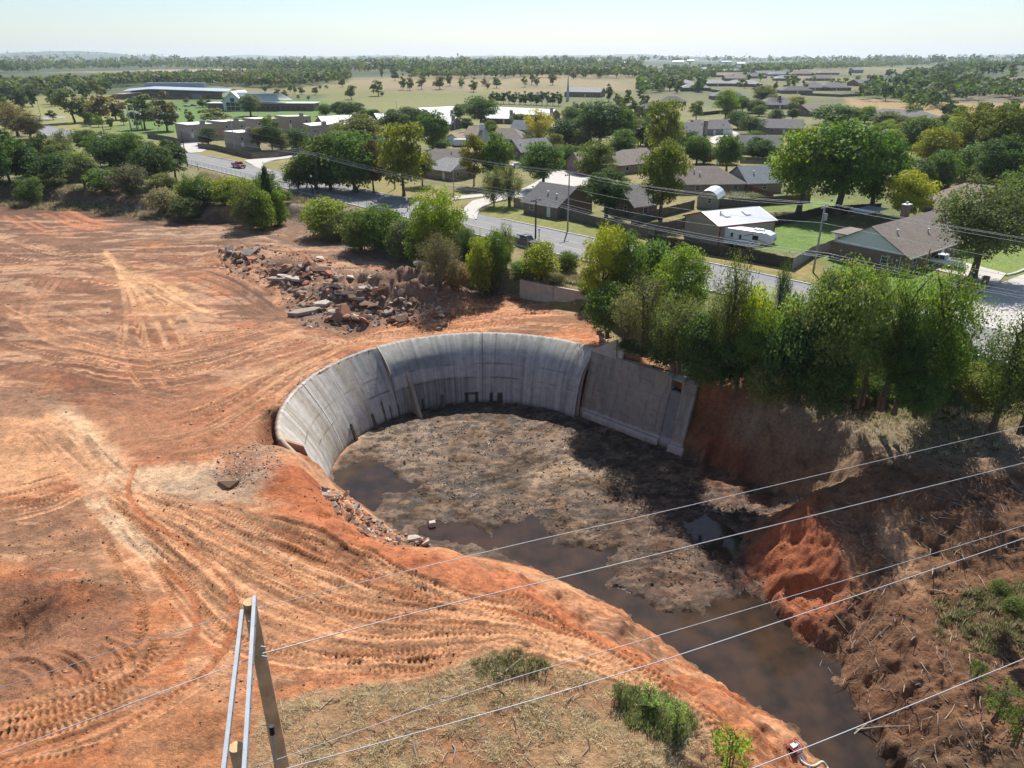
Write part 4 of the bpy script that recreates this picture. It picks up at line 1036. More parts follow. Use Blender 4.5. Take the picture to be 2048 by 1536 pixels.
def arrow(px, py, sgn):
    p = P(px, py, RZ); s, o = road_so(p.x, p.y); mb = MB()
    prof = [(-1.8, 0.0), (-0.6, 0.0), (0.4, 0.35), (0.9, 0.75)]
    L_ = []
    for k, (a, b) in enumerate(prof):
        for w in (-0.2, 0.2): q = road_pt(s + a * sgn, o + b * sgn + w); L_.append((q[0], q[1], RZ + 0.006))
    mb.add(L_, [(2 * i, 2 * i + 1, 2 * i + 3, 2 * i + 2) for i in range(3)])
    h = []
    for a, b in ((0.4, 1.25), (1.3, 0.2), (1.5, 1.2)):
        q = road_pt(s + a * sgn, o + b * sgn); h.append((q[0], q[1], RZ + 0.007))
    mb.add(h, [(0, 1, 2)]); o_ = mb.build("turn_arrow_marking", WHITE_P); tag(o_, kind="structure")
arrow(566, 356, 1); arrow(594, 362, -1)
def pave(pts, name="side_street", m=PAVE, z=RZ + 0.02, zp=0.0, th=0.4):
    q = [tuple(P(a, b, zp)[:2]) for a, b in pts]
    mb = MB(); mb.prism(q, z - th, z); o = mb.build(name, m); tag(o, kind="structure"); return o
pave([(488, 321), (535, 313), (625, 304), (700, 299), (700, 306), (620, 313), (550, 321), (527, 328), (524, 334), (545, 343), (515, 336)])
pave([(360, 287), (392, 282), (418, 297), (402, 305), (383, 306), (360, 300)], "driveway")
pave([(912, 430), (945, 402), (1000, 389), (1050, 376), (1080, 360), (1098, 344), (1196, 338), (1186, 366), (1112, 381), (1050, 393), (988, 405), (958, 420), (952, 440)])
pave([(905, 394), (1000, 385), (1000, 390), (905, 401)], "path", z=RZ + 0.05)
pave([(1884, 634), (1892, 620), (1935, 606), (1988, 572), (2060, 545), (2220, 470), (2330, 500), (2220, 600), (2075, 680)])
pave([(1812, 531), (1862, 514), (1905, 520), (2012, 548), (1990, 574), (1925, 553), (1870, 541)], "driveway", z=RZ + 0.045)
pave([(1616, 502), (1655, 492), (1668, 503), (1628, 512)], "patio", z=RZ + 0.03)
pave([(1512, 378), (1560, 376), (1560, 384), (1514, 386)], "patio", z=RZ + 0.03)
pave([(1370, 221), (1440, 210), (1510, 200), (1512, 204), (1450, 214), (1378, 226)], m=PAVE)
pave([(1408, 282), (1440, 268), (1465, 262), (1482, 268), (1470, 286), (1430, 288)], "driveway", z=RZ + 0.03)
pave([(1465, 192), (1525, 186), (1590, 183), (1590, 186), (1525, 191), (1468, 197)])
pave([(1480, 203), (1560, 199), (1560, 202), (1482, 207)])
LOT = mat("weathered_parking_asphalt", (0.27, 0.265, 0.27), 0.85, 0.12, 0.1)
pave([(545, 196), (600, 184), (680, 181), (745, 182), (700, 190), (640, 197), (560, 204)], "parking_lot", LOT)
pave([(372, 213), (440, 206), (470, 207), (440, 214), (380, 220)], "parking_lot", LOT)
pave([(1060, 221), (1120, 208), (1215, 206), (1222, 214), (1120, 226)], "parking_lot", mat("white_concrete_lot", (0.58, 0.56, 0.52), 0.85, 0.08))
pave([(60, 236), (130, 232), (132, 236), (66, 241)], "path", LOT)
pave([(270, 226), (360, 222), (360, 226), (272, 230)], "path", LOT)
pave([(640, 214), (700, 208), (702, 212), (650, 219)], "parking_lot", LOT)
# kerb round the side street corner on the right
def kerb_px(pts, z=0.0):
    q = spline([tuple(P(a, b, z)[:2]) for a, b in pts], 1); l = []; r = []
    for i, p in enumerate(q):
        t = q[min(i + 1, len(q) - 1)] - q[max(i - 1, 0)]; t = t / (np.linalg.norm(t) + 1e-9); n = np.array([-t[1], t[0]])
        l.append(tuple(p + n * 0.16)); r.append(tuple(p - n * 0.16))
    strip_obj("kerb", l, r, RZ + 0.16, 0.5, KERB)
kerb_px([(1884, 611), (1918, 604), (1945, 590), (1978, 574)])
kerb_px([(2012, 552), (2032, 547), (2060, 535), (2120, 508)])
kerb_px([(524, 334), (527, 328), (550, 321), (620, 313), (700, 306)])
kerb_px([(952, 440), (950, 425), (988, 406), (1050, 394)])

# ------------------------------------------------------------------ houses
def shingle(name, c):
    m, nt, b = new_mat(name); L = nt.links.new
    tc = nt.nodes.new("ShaderNodeTexCoord")
    br = nt.nodes.new("ShaderNodeTexBrick"); br.inputs["Scale"].default_value = 1.0; br.inputs["Mortar Size"].default_value = 0.012
    br.inputs["Brick Width"].default_value = 0.32; br.inputs["Row Height"].default_value = 0.17
    br.inputs["Color1"].default_value = (*[v * 1.16 for v in c], 1); br.inputs["Color2"].default_value = (*[v * 0.84 for v in c], 1); br.inputs["Mortar"].default_value = (*[v * 0.55 for v in c], 1)
    L(tc.outputs["Object"], br.inputs["Vector"])
    n = nt.nodes.new("ShaderNodeTexNoise"); n.inputs["Scale"].default_value = 0.5; n.inputs["Detail"].default_value = 6; L(tc.outputs["Object"], n.inputs["Vector"])
    r = nt.nodes.new("ShaderNodeMapRange"); r.inputs[3].default_value = 0.75; r.inputs[4].default_value = 1.25; L(n.outputs["Fac"], r.inputs[0])
    sc = nt.nodes.new("ShaderNodeVectorMath"); sc.operation = 'SCALE'; L(br.outputs["Color"], sc.inputs[0]); L(r.outputs[0], sc.inputs["Scale"])
    L(sc.outputs[0], b.inputs["Base Color"]); b.inputs["Roughness"].default_value = 0.9
    return m
def brick(name, c):
    m, nt, b = new_mat(name); L = nt.links.new
    geo = nt.nodes.new("ShaderNodeTexCoord"); mp = nt.nodes.new("ShaderNodeMapping"); mp.inputs["Rotation"].default_value = (math.pi / 2, 0, 0)
    sep = nt.nodes.new("ShaderNodeSeparateXYZ"); L(geo.outputs["Object"], sep.inputs[0])
    ad = nt.nodes.new("ShaderNodeMath"); ad.operation = 'ADD'; L(sep.outputs[0], ad.inputs[0]); L(sep.outputs[1], ad.inputs[1])
    cb = nt.nodes.new("ShaderNodeCombineXYZ"); L(ad.outputs[0], cb.inputs[0]); L(sep.outputs[2], cb.inputs[1])
    br = nt.nodes.new("ShaderNodeTexBrick"); br.inputs["Scale"].default_value = 1.0; br.inputs["Mortar Size"].default_value = 0.012
    br.inputs["Brick Width"].default_value = 0.28; br.inputs["Row Height"].default_value = 0.1
    br.inputs["Color1"].default_value = (*[v * 1.35 for v in c], 1); br.inputs["Color2"].default_value = (*[v * 0.7 for v in c], 1); br.inputs["Mortar"].default_value = (0.3, 0.27, 0.24, 1)
    L(cb.outputs[0], br.inputs["Vector"]); L(br.outputs["Color"], b.inputs["Base Color"]); b.inputs["Roughness"].default_value = 0.9
    return m
ROOF = {'grey': shingle("grey_shingle", (0.155, 0.15, 0.15)), 'brown': shingle("brown_shingle", (0.20, 0.165, 0.14)), 'dark': shingle("dark_shingle", (0.115, 0.107, 0.108)),
        'blue': shingle("slate_shingle", (0.165, 0.19, 0.205)), 'tan': shingle("tan_shingle", (0.30, 0.225, 0.17)), 'light': shingle("pale_grey_shingle", (0.29, 0.29, 0.28)),
        'white': mat("white_roof_coating", (0.78, 0.77, 0.74), 0.6, 0.06, 0.5), 'metal': mat("pale_metal_roof", (0.62, 0.64, 0.66), 0.4, 0.05, 0.6, metal=0.3)}
WALL = {'brick': brick("red_brown_brick", (0.155, 0.082, 0.058)), 'tanbrick': brick("tan_brick", (0.27, 0.19, 0.13)), 'dkbrick': brick("dark_brick", (0.085, 0.05, 0.042)),
        'white': mat("white_siding", (0.62, 0.66, 0.68), 0.7, 0.05), 'blue': mat("pale_blue_siding", (0.42, 0.52, 0.56), 0.7, 0.05), 'tan': mat("tan_stucco", (0.33, 0.285, 0.235), 0.9, 0.08, 0.4),
        'metal': mat("tan_metal_cladding", (0.30, 0.275, 0.225), 0.6, 0.06), 'grey': mat("grey_siding", (0.24, 0.245, 0.25), 0.8, 0.06)}
TRIM = mat("white_trim", (0.66, 0.67, 0.66), 0.6, 0.04); GLASS = mat("dark_window_glass", (0.02, 0.026, 0.03), 0.12, 0.0, spec=0.6)
GDOOR = mat("white_garage_door", (0.66, 0.67, 0.66), 0.6, 0.05); RED_T = mat("dark_red_trim", (0.20, 0.03, 0.028), 0.5, 0.05)
VENT = mat("galvanised_vent", (0.55, 0.55, 0.55), 0.5, 0.1, metal=0.4); WOODC = mat("weathered_timber", (0.15, 0.125, 0.10), 0.9, 0.3, 3.0)

def add_window(parent, x, y, z, w, h, face, near):
    """face: 0 -y, 1 +x, 2 +y, 3 -x"""
    rz = (0, math.pi / 2, math.pi, -math.pi / 2)[face]
    mb = MB(); t = 0.09
    for c, sz in (((0, 0, h / 2), (w + 2 * t, 0.08, t)), ((0, 0, -h / 2), (w + 2 * t, 0.12, t)), ((-w / 2, 0, 0), (t, 0.08, h)), ((w / 2, 0, 0), (t, 0.08, h))):
        mb.box(c, sz)
    if near: mb.box((0, 0, 0), (w, 0.06, 0.05))
    o = mb.build("window", TRIM, parent); o.location = (x, y, z); o.rotation_euler = (0, 0, rz)
    g = MB(); g.box((0, 0, 0), (w, 0.03, h)); p = g.build("pane", GLASS, o)
    return o
def add_door(parent, x, y, w, h, face, m=None, name="door"):
    rz = (0, math.pi / 2, math.pi, -math.pi / 2)[face]
    mb = MB(); mb.box((0, 0, h / 2), (w, 0.06, h))
    if name == "garage_door":
        for k in range(1, 4): mb.box((0, -0.035, h * k / 4), (w * 0.97, 0.02, 0.05))
    o = mb.build(name, m or TRIM, parent); o.location = (x, y, 0.02); o.rotation_euler = (0, 0, rz); return o

def house(r1, r2, label, zr=5.0, ze=2.6, hw=4.6, hip=(0, 0), roof='grey', wall='brick', name="house", gable=None, chimney=None, garage=None, vents=2, win=True, ext=(0, 0), gz0=None, cat="house", group=None, lean=0.0, over=0.45, trim=None):
    if zr <= 6.0 and cat == 'house':
        hw *= 1.2; zr = ze + (zr - ze) * 1.28
    A = P(r1[0], r1[1], zr); B = P(r2[0], r2[1], zr)
    d = B - A; d.z = 0
    u = d.normalized(); A = A - u * ext[0]; B = B + u * ext[1]; Lr = (B - A).length
    mid = (A + B) / 2; rz = math.atan2(u.y, u.x)
    base = empty(name, (mid.x, mid.y, 0), rz)
    g = min(sample_z(mid.x + a, mid.y + b) for a in (-4, 4) for b in (-4, 4))
    base.location.z = g + 0.05; off = 0.0
    tag(base, label, cat, group)
    near = depth(mid.y, 0) < 190
    x0, x1 = -Lr / 2, Lr / 2
    xa = x0 - (hw * 0.95 if hip[0] else 0); xb = x1 + (hw * 0.95 if hip[1] else 0)
    wm = WALL[wall]; gmm = WALL[gable] if gable else wm
    mb = MB(); mb.box(((xa + xb) / 2, 0, ze / 2 - 0.15), (xb - xa, 2 * hw, ze + 0.3)); mb.build("wall", wm, base)
    if not (hip[0] and hip[1]):
        for hh, xe in ((hip[0], xa), (hip[1], xb)):
            if hh: continue
            mb = MB()
            s = 0.004 if xe > 0 else -0.004
            mb.add([(xe + s, -hw, ze), (xe + s, hw, ze), (xe + s, 0, zr - 0.06), (xe - 40 * s, -hw, ze), (xe - 40 * s, hw, ze), (xe - 40 * s, 0, zr - 0.06)], [(0, 1, 2), (5, 4, 3), (0, 2, 5, 3), (1, 4, 5, 2), (0, 3, 4, 1)])
            mb.build("gable", gmm, base)
    # roof
    sl = (zr - ze) / hw; zo = ze - over * sl; th = 0.16
    ra = x0 - (0.5 if not hip[0] else 0); rb_ = x1 + (0.5 if not hip[1] else 0)
    ea = xa - (0.5 if not hip[0] else over); eb = xb + (0.5 if not hip[1] else over)
    yy = hw + over
    top = [(ra, 0, zr), (rb_, 0, zr), (ea, -yy, zo), (eb, -yy, zo), (eb, yy, zo), (ea, yy, zo)]
    top = [(a, b, c + 0.05) for a, b, c in top]; bot = [(a, b, c - th) for a, b, c in top]
    fs = [(2, 3, 1, 0), (4, 5, 0, 1), (3, 4, 1), (5, 2, 0), (8 + 0, 7, 9, 8)]
    fs = [(2, 3, 1, 0), (4, 5, 0, 1), (6, 7, 9, 8), (7, 6, 11, 10)]
    if hip[1]: fs += [(3, 4, 1), (7, 10, 9)]
    else: fs += [(3, 1, 7, 9), (1, 4, 10, 7)]
    if hip[0]: fs += [(5, 2, 0), (8, 11, 6)]
    else: fs += [(0, 2, 8, 6), (5, 0, 6, 11)]
    fs += [(3, 2, 8, 9), (5, 4, 10, 11)]
    if hip[1]: fs += [(4, 3, 9, 10)]
    if hip[0]: fs += [(2, 5, 11, 8)]
    mb = MB(); mb.add(top + bot, fs); rf = mb.build("roof", ROOF[roof], base)
    if near or trim:
        for sgn in (-1, 1): mb = MB(); mb.box(((ea + eb) / 2, sgn * (yy + 0.02), zo - 0.06), (eb - ea, 0.05, 0.2)); mb.build("eave_trim", trim or TRIM, base)
    rs = random.Random(int(mid.x * 7 + mid.y * 3))
    for k in range(vents):
        x = rs.uniform(x0 * 0.8, x1 * 0.8); y = -rs.uniform(0.25, 0.6) * hw; z = zr - abs(y) * sl
        mb = MB(); mb.tube([(x, y, z - 0.1), (x, y, z + 0.5)], 0.13, 8); mb.tube([(x, y, z + 0.5), (x, y, z + 0.62)], 0.2, 8); mb.build("roof_vent", VENT, base)
    if chimney is not None:
        x, y, cm = chimney; mb = MB(); mb.box((x * Lr / 2, y * hw, zr / 2 + 0.4), (1.5, 0.9, zr + 1.0)); ch = mb.build("chimney", WALL[cm], base)
        mb = MB(); mb.box((x * Lr / 2, y * hw, zr + 0.95), (1.7, 1.1, 0.12)); mb.tube([(x * Lr / 2, y * hw, zr + 1.0), (x * Lr / 2, y * hw, zr + 1.4)], 0.2, 8); mb.build("cap", VENT, ch)
    if win:
        # the sides turned to the road and the ends
        Lw = xb - xa; n = max(1, int(Lw / 4.5))
        for sgn, face in ((-1, 0), (1, 2)):
            for k in range(n):
                x = xa + Lw * (k + 0.5) / n
                if garage and face == garage[0] and abs(x - garage[1]) < 2.2: continue
                if k == n // 2 and n > 1: add_door(base, x, sgn * (hw + 0.02), 0.95, 2.0, face)
                else: add_window(base, x, sgn * (hw + 0.01), 1.45, 1.1, 1.15, face, near)
        for xe, face in ((xa, 3), (xb, 1)):
            add_window(base, xe + (0.01 if face == 1 else -0.01), -hw * 0.45, 1.45, 1.0, 1.1, face, near)
    if garage: add_door(base, *((garage[1], -(hw + 0.03)) if garage[0] == 0 else (xa - 0.03, garage[1]) if garage[0] == 3 else (xb + 0.03, garage[1])), 4.2, 2.2, garage[0], GDOOR, "garage_door")
    return base
H = house
h1 = H((1746, 453), (1884, 417), "large brick house with white gable and brown roof at the street corner", zr=5.4, ze=2.7, hw=5.2, roof='brown', wall='brick', gable='white', chimney=(0.45, 0.5, 'brick'), vents=3)
H((1330, 333), (1433, 332), "tan brick house with brown hipped roof behind the small barn shed", hip=(0, 1), roof='brown', wall='tanbrick', hw=4.8)
H((1478, 332), (1545, 330), "brick house with slate blue roof and patio chairs", roof='blue', wall='tanbrick', gable='grey', hw=4.6, vents=1)
H((1350, 247), (1388, 244), "house with tall brick chimney and dormer beside the concrete drive", zr=6.0, roof='grey', wall='tanbrick', gable='tan', chimney=(0.95, -0.9, 'tanbrick'), hw=5.5, vents=2)
H((1387, 240), (1452, 239), "grey roofed house with white garage door at the drive end", roof='grey', wall='grey', garage=(0, 6.0), hip=(0, 0), hw=4.8)
H((1509, 237), (1606, 239), "long grey roofed house with brick gable end beside round shrubs", roof='grey', wall='tanbrick', hw=5.2, vents=0)
H((1478, 270), (1560, 271), "dark brick house with plain grey roof above the board fence", roof='grey', wall='dkbrick', hw=4.6, vents=3)
H((1540, 196), (1568, 196), "hipped grey house with brick chimney left of the yellow bush", hip=(1, 1), roof='grey', wall='brick', chimney=(0.2, -0.3, 'brick'), hw=6.5, vents=1, zr=5.6)
H((1603, 210), (1665, 207), "brown roofed long house with blue light car in front", roof='brown', wall='brick', hw=5.5, vents=2)
H((1766, 217), (1842, 221), "wide hipped dark grey house on the edge of the dry field", hip=(1, 1), roof='grey', wall='dkbrick', hw=6.5, vents=3)
H((1615, 172), (1632, 172), "hipped grey house with board fence left of its twin", hip=(1, 1), roof='grey', wall='brick', hw=7, vents=1, zr=5.6)
H((1655, 172), (1677, 172), "hipped grey house with board fence right of its twin", hip=(1, 1), roof='grey', wall='brick', hw=7, vents=1, zr=5.6)
H((1706, 168), (1748, 167), "grey roofed house beside the small white shed near the dark trees", roof='grey', wall='brick', hw=6, vents=2)
H((1702, 142), (1722, 142), "blue grey metal barn standing behind the yellow round tree", zr=8.0, ze=5.0, roof='blue', wall='grey', hw=9, vents=0, win=False, name="barn", cat="barn")
H((1548, 151), (1566, 151), "hipped blue grey house with white car at its side", hip=(1, 1), roof='blue', wall='grey', hw=8, vents=0)
H((1506, 154), (1518, 154), "steep hipped grey house in the middle of the far row", hip=(1, 1), roof='grey', wall='brick', hw=8, vents=0, zr=6.5)
H((1467, 168), (1503, 169), "hipped grey house with pale roof behind the bright green tree", hip=(1, 1), roof='light', wall='brick', hw=6.5, vents=0)
H((1424, 168), (1440, 168), "small pale roofed house between two dark trees", hip=(1, 1), roof='light', wall='brick', hw=6.5, vents=0)
H((1378, 174), (1402, 174), "pale hipped house with brown fence along its yard", hip=(1, 1), roof='light', wall='brick', hw=6, vents=1)
H((1345, 168), (1372, 168), "leftmost pale hipped house of the far subdivision", hip=(1, 1), roof='light', wall='grey', hw=7, vents=0)
H((1425, 153), (1466, 153), "tan roofed house in the second row of the far subdivision", roof='tan', wall='brick', hw=6, vents=0)
H((1418, 143), (1456, 145), "tan roofed house at the back of the far subdivision", roof='tan', wall='grey', hw=7, vents=0)
H((1400, 141), (1412, 140), "pale two storey house at the back of the far subdivision", zr=7.5, ze=5, roof='light', wall='white', hw=6, vents=0)
H((1447, 160), (1490, 160), "low brown roofed house with a single chimney vent in the far row", roof='brown', wall='brick', hw=6, vents=1)
H((1285, 149), (1310, 148), "small tan roofed house among dark trees at the field edge", roof='tan', wall='white', hw=6, vents=0)
H((1335, 194), (1352, 194), "dark hip roofed house half hidden by yellow leaves", hip=(1, 1), roof='dark', wall='dkbrick', hw=5, vents=1)
H((1508, 149), (1540, 148), "grey roofed house partly hidden behind the steep hipped roof", roof='grey', wall='brick', hw=6, vents=0)
H((1026, 279), (1090, 276), "large grey roofed brick house behind the roadside maples", roof='grey', wall='dkbrick', hw=5.6, vents=1)
H((868, 298), (930, 298), "brown roofed house behind the pale front gable", roof='brown', wall='tanbrick', hw=5, hip=(1, 0), vents=1)
H((893, 314), (926, 318), "pale grey roofed front gable with brick walls by the road", roof='light', wall='tanbrick', gable='white', hw=4.0, zr=4.6, ze=2.6, vents=0, hip=(1, 0))
H((1084, 364), (1152, 374), "dark roofed brown house inside the long board fence", roof='dark', wall='brick', hw=4.8, vents=2)
H((1240, 372), (1285, 368), "grey roofed house hidden between two big trees", roof='grey', wall='brick', hw=4.6, vents=0)
H((1245, 300), (1290, 296), "brown roofed brick house behind the tall leafy tree", roof='brown', wall='tanbrick', hw=5, vents=0, hip=(1, 0))
H((1150, 305), (1200, 303), "low brown roofed house with chimney behind roadside trees", roof='brown', wall='brick', hw=5, vents=0, chimney=(0.6, -0.2, 'brick'))
H((1030, 240), (1066, 241), "two storey pale blue house with slate roof", zr=8.0, ze=5.2, roof='blue', wall='blue', hw=4.5, vents=0)
H((940, 252), (968, 253), "pale blue house with tan roof and twin chimneys", zr=6.5, ze=4.0, roof='tan', wall='blue', hw=4.6, chimney=(0.95, -0.4, 'white'), vents=0, garage=(0, -1))
H((996, 256), (1028, 257), "low grey and tan roofed house next to the two storey house", roof='brown', wall='white', hw=5, vents=0, hip=(0, 1))
H((905, 268), (928, 266), "low tan roofed garage beside the parked camper", roof='tan', wall='white', zr=4, ze=2.4, hw=4, vents=0, name="garage", cat="garage")
H((1930, 366), (1985, 372), "brown roofed house showing between the corner trees", roof='tan', wall='brick', hw=5, hip=(1, 0), vents=2)
H((1880, 395), (1935, 400), "lower brown roof beside the corner house", roof='tan', wall='brick', hw=4, hip=(0, 0), vents=0, zr=4.4)
H((1775, 258), (1830, 262), "grey roofed house mostly hidden by the big green trees", roof='grey', wall='brick', hw=5, vents=0)
H((1135, 179), (1206, 180), "brick hall with light grey roof beside the white parking lot", zr=6.5, ze=3.6, roof='light', wall='brick', hw=9, vents=0, name="church_hall", cat="hall")
H((1060, 190), (1084, 189), "long low brown shed in the tan field", zr=3.6, ze=2.6, roof='brown', wall='brick', hw=3, vents=0, win=False, name="shed", cat="shed")
for k, (x, y, l, rf, hp) in enumerate([(1300, 172, 26, 'grey', 1), (1335, 158, 24, 'brown', 1), (1490, 143, 30, 'grey', 1), (1530, 140, 26, 'tan', 0), (1572, 160, 26, 'light', 1), (1600, 150, 24, 'brown', 1), (1640, 160, 28, 'grey', 1), (1590, 178, 30, 'dark', 1), (1385, 152, 22, 'grey', 0), (1655, 148, 24, 'tan', 1), (1455, 186, 30, 'grey', 1), (1310, 205, 30, 'dark', 1)]):
    H((x - l / 2, y), (x + l / 2, y), "%s roofed small house, %s from the left among the far subdivision houses" % ({'grey': "grey", 'brown': "brown", 'tan': "tan", 'light': "pale", 'dark': "dark"}[rf], ordw(sorted([1300, 1335, 1490, 1530, 1572, 1600, 1640, 1590, 1385, 1655, 1455, 1310]).index(x))), roof=rf, wall='brick', hip=(hp, hp), hw=5.5, vents=0, group="small houses of the far subdivision")
# white roofed rows
for k, (a, b, hw, lb) in enumerate([((638, 233), (706, 230), 4.5, "leftmost white roofed brick row house with end chimney"),
        ((690, 238), (748, 239), 5, "white roofed row house with small dormer vents"), ((750, 227), (812, 225), 4.5, "white roofed row house behind the dark leafy tree"),
        ((838, 216), (908, 213), 4.5, "white roofed row house near the tan field edge"), ((975, 213), (1110, 219), 4.5, "longest white roofed brick row house"),
        ((975, 223), (1026, 224), 4.5, "white roofed row house with gable end toward the yard"), ((885, 233), (912, 234), 4, "short white roofed row house between dark trees"),
        ((855, 225), (902, 224), 4, "white roofed row house behind the broad dark tree")]):
    H(a, b, lb, roof='white', wall='dkbrick', hw=hw, chimney=(0.98, -0.5, 'tan'), vents=1, zr=4.6, name="row_house", group="white roofed row houses")
# metal shop building and small barn
shop = H((1407, 424), (1515, 414), "tan metal workshop with white ribbed roof and dark red trim", zr=5.2, ze=3.7, hw=5.0, roof='metal', wall='metal', name="workshop", vents=1, win=False, cat="workshop", trim=RED_T, over=0.15)
Ls = (P(1515, 414, 5.2) - P(1407, 424, 5.2)).length
mb = MB(); n = int(Ls / 0.45)
for k in range(n):
    x = -Ls / 2 + (k + 0.5) * Ls / n
    for sgn in (-1, 1):
        mb.add([(x - 0.035, 0, 5.31), (x + 0.035, 0, 5.31), (x + 0.035, sgn * 5.1, 3.78), (x - 0.035, sgn * 5.1, 3.78), (x, 0, 5.35), (x, sgn * 5.1, 3.82)], [(0, 4, 5, 3), (4, 1, 2, 5)] if sgn < 0 else [(3, 5, 4, 0), (5, 2, 1, 4)])
mb.build("roof_rib", ROOF['metal'], shop); mb = MB()
for k in range(int(10 / 0.3)): mb.box((-Ls / 2 - 0.02, -4.9 + k * 0.3, 1.9), (0.04, 0.1, 3.7))
for k in range(int(Ls / 0.3)): mb.box((-Ls / 2 + 0.1 + k * 0.3, -5.02, 1.85), (0.1, 0.04, 3.6))
mb.build("cladding_rib", WALL['metal'], shop)
for x in (-2.5, 2.0):
    mb = MB(); mb.add([(x - 0.6, -2.6, 4.62), (x + 0.6, -2.6, 4.62), (x + 0.6, -1.0, 5.10), (x - 0.6, -1.0, 5.10)], [(0, 1, 2, 3)]); mb.build("skylight", mat("skylight_sheet", (0.7, 0.78, 0.78), 0.3, 0), shop)
add_door(shop, Ls / 2 - 1.2, -5.05, 1.0, 2.1, 0, mat("grey_door", (0.5, 0.55, 0.6), 0.6, 0)); add_door(shop, -0.5, -5.05, 3.2, 3.0, 0, mat("grey_roller_door", (0.5, 0.52, 0.55), 0.6, 0), "roller_door")
for x, y in ((-Ls / 2, -5), (Ls / 2, -5), (-Ls / 2, 5)): mb = MB(); mb.box((x, y * 1.006, 1.9), (0.16, 0.16, 3.7)); mb.build("corner_trim", RED_T, shop)
mb = MB()
for sgn in (-1, 1): mb.add([(-Ls / 2 - 0.52, 0, 5.27), (-Ls / 2 - 0.52, sgn * 5.2, 3.70), (-Ls / 2 - 0.52, sgn * 5.2, 3.52), (-Ls / 2 - 0.52, 0, 5.08), (-Ls / 2 - 0.56, 0, 5.27), (-Ls / 2 - 0.56, sgn * 5.2, 3.70), (-Ls / 2 - 0.56, sgn * 5.2, 3.52), (-Ls / 2 - 0.56, 0, 5.08)], [(0, 1, 2, 3), (4, 7, 6, 5), (0, 4, 5, 1), (3, 2, 6, 7)])
mb.build("barge_trim", RED_T, shop)
# gambrel shed
bp = P(1413, 417, 0); gam = empty("barn_shed", (bp.x, bp.y, 0), R_(-28)); tag(gam, "small tan barn shed with rounded white metal roof", "shed")
prof = [(-2.2, 2.1), (-1.7, 3.1), (-0.9, 3.7), (0, 3.85), (0.9, 3.7), (1.7, 3.1), (2.2, 2.1)]
mb = MB(); n = len(prof); poly = [(-2.2, 0)] + prof + [(2.2, 0)]
mb.add([(x, 0, z) for x, z in poly] + [(x, 6.5, z) for x, z in poly], [tuple(range(len(poly))), tuple(range(2 * len(poly) - 1, len(poly) - 1, -1)), (0, 9, 10, 1), (7, 16, 17, 8)])
mb.build("wall", WALL['metal'], gam); mb = MB(); sc_ = [(x * 1.05, z + 0.05) for x, z in prof]
mb.add([(x, -0.25, z) for x, z in sc_] + [(x, 6.75, z) for x, z in sc_], [(i, i + 1, n + i + 1, n + i) for i in range(n - 1)]); o = mb.build("roof", ROOF['metal'], gam)
md = o.modifiers.new("thick", 'SOLIDIFY'); md.thickness = 0.08
add_window(gam, 0.5, -0.02, 1.7, 0.8, 1.0, 0, True)
# additions to the corner house
def local_box_thing(name, label, cat, px, py, rz, parts, z=0.0):
    p = P(px, py, z); e = empty(name, (p.x, p.y, z), rz); tag(e, label, cat)
    for nm, bxs, m in parts:
        mb = MB()
        for c, sz in bxs: mb.box(c, sz)
        mb.build(nm, m, e)
    return e
rz1 = h1.rotation_euler.z
sr = local_box_thing("sunroom", "white sunroom with low grey roof joined to the corner house", "sunroom", 1688, 500, rz1 - math.pi / 2,
    [("wall", [((0, 2.8, 1.2), (4.4, 5.0, 2.5))], WALL['white']), ("roof", [((-0.1, 2.6, 2.65), (5.2, 6.4, 0.18))], ROOF['brown'])])
for x in (-1.0, 1.0): add_window(sr, x, 0.28, 1.35, 1.3, 1.3, 0, True)
local_box_thing("patio_cover", "blue grey metal patio roof on timber posts behind the corner house", "patio cover", 1712, 452, rz1,
    [("roof", [((3.6, 0, 2.7), (8.4, 4.0, 0.12))], mat("blue_metal_sheet", (0.40, 0.47, 0.52), 0.45, 0.06)), ("post", [((-0.3, -1.8, 1.3), (0.14, 0.14, 2.7))], WOODC), ("post", [((3.6, -1.8, 1.3), (0.14, 0.14, 2.7))], WOODC), ("post", [((-0.3, 1.8, 1.3), (0.14, 0.14, 2.7))], WOODC)])
# carport opening in the corner house: its inner shade as a flat dark panel and post line
Lh = (P(1884, 417, 5.4) - P(1746, 453, 5.4)).length
mb = MB(); mb.box((-Lh / 2 + 5.6, -5.24, 1.2), (3.6, 0.06, 2.3)); mb.build("carport_shade", mat("deep_shade_interior", (0.035, 0.03, 0.028), 0.9, 0), h1)
mb = MB(); mb.box((-Lh / 2 + 1.9, -5.23, 1.2), (3.6, 0.05, 2.5)); mb.build("side_panel", WALL['white'], h1)

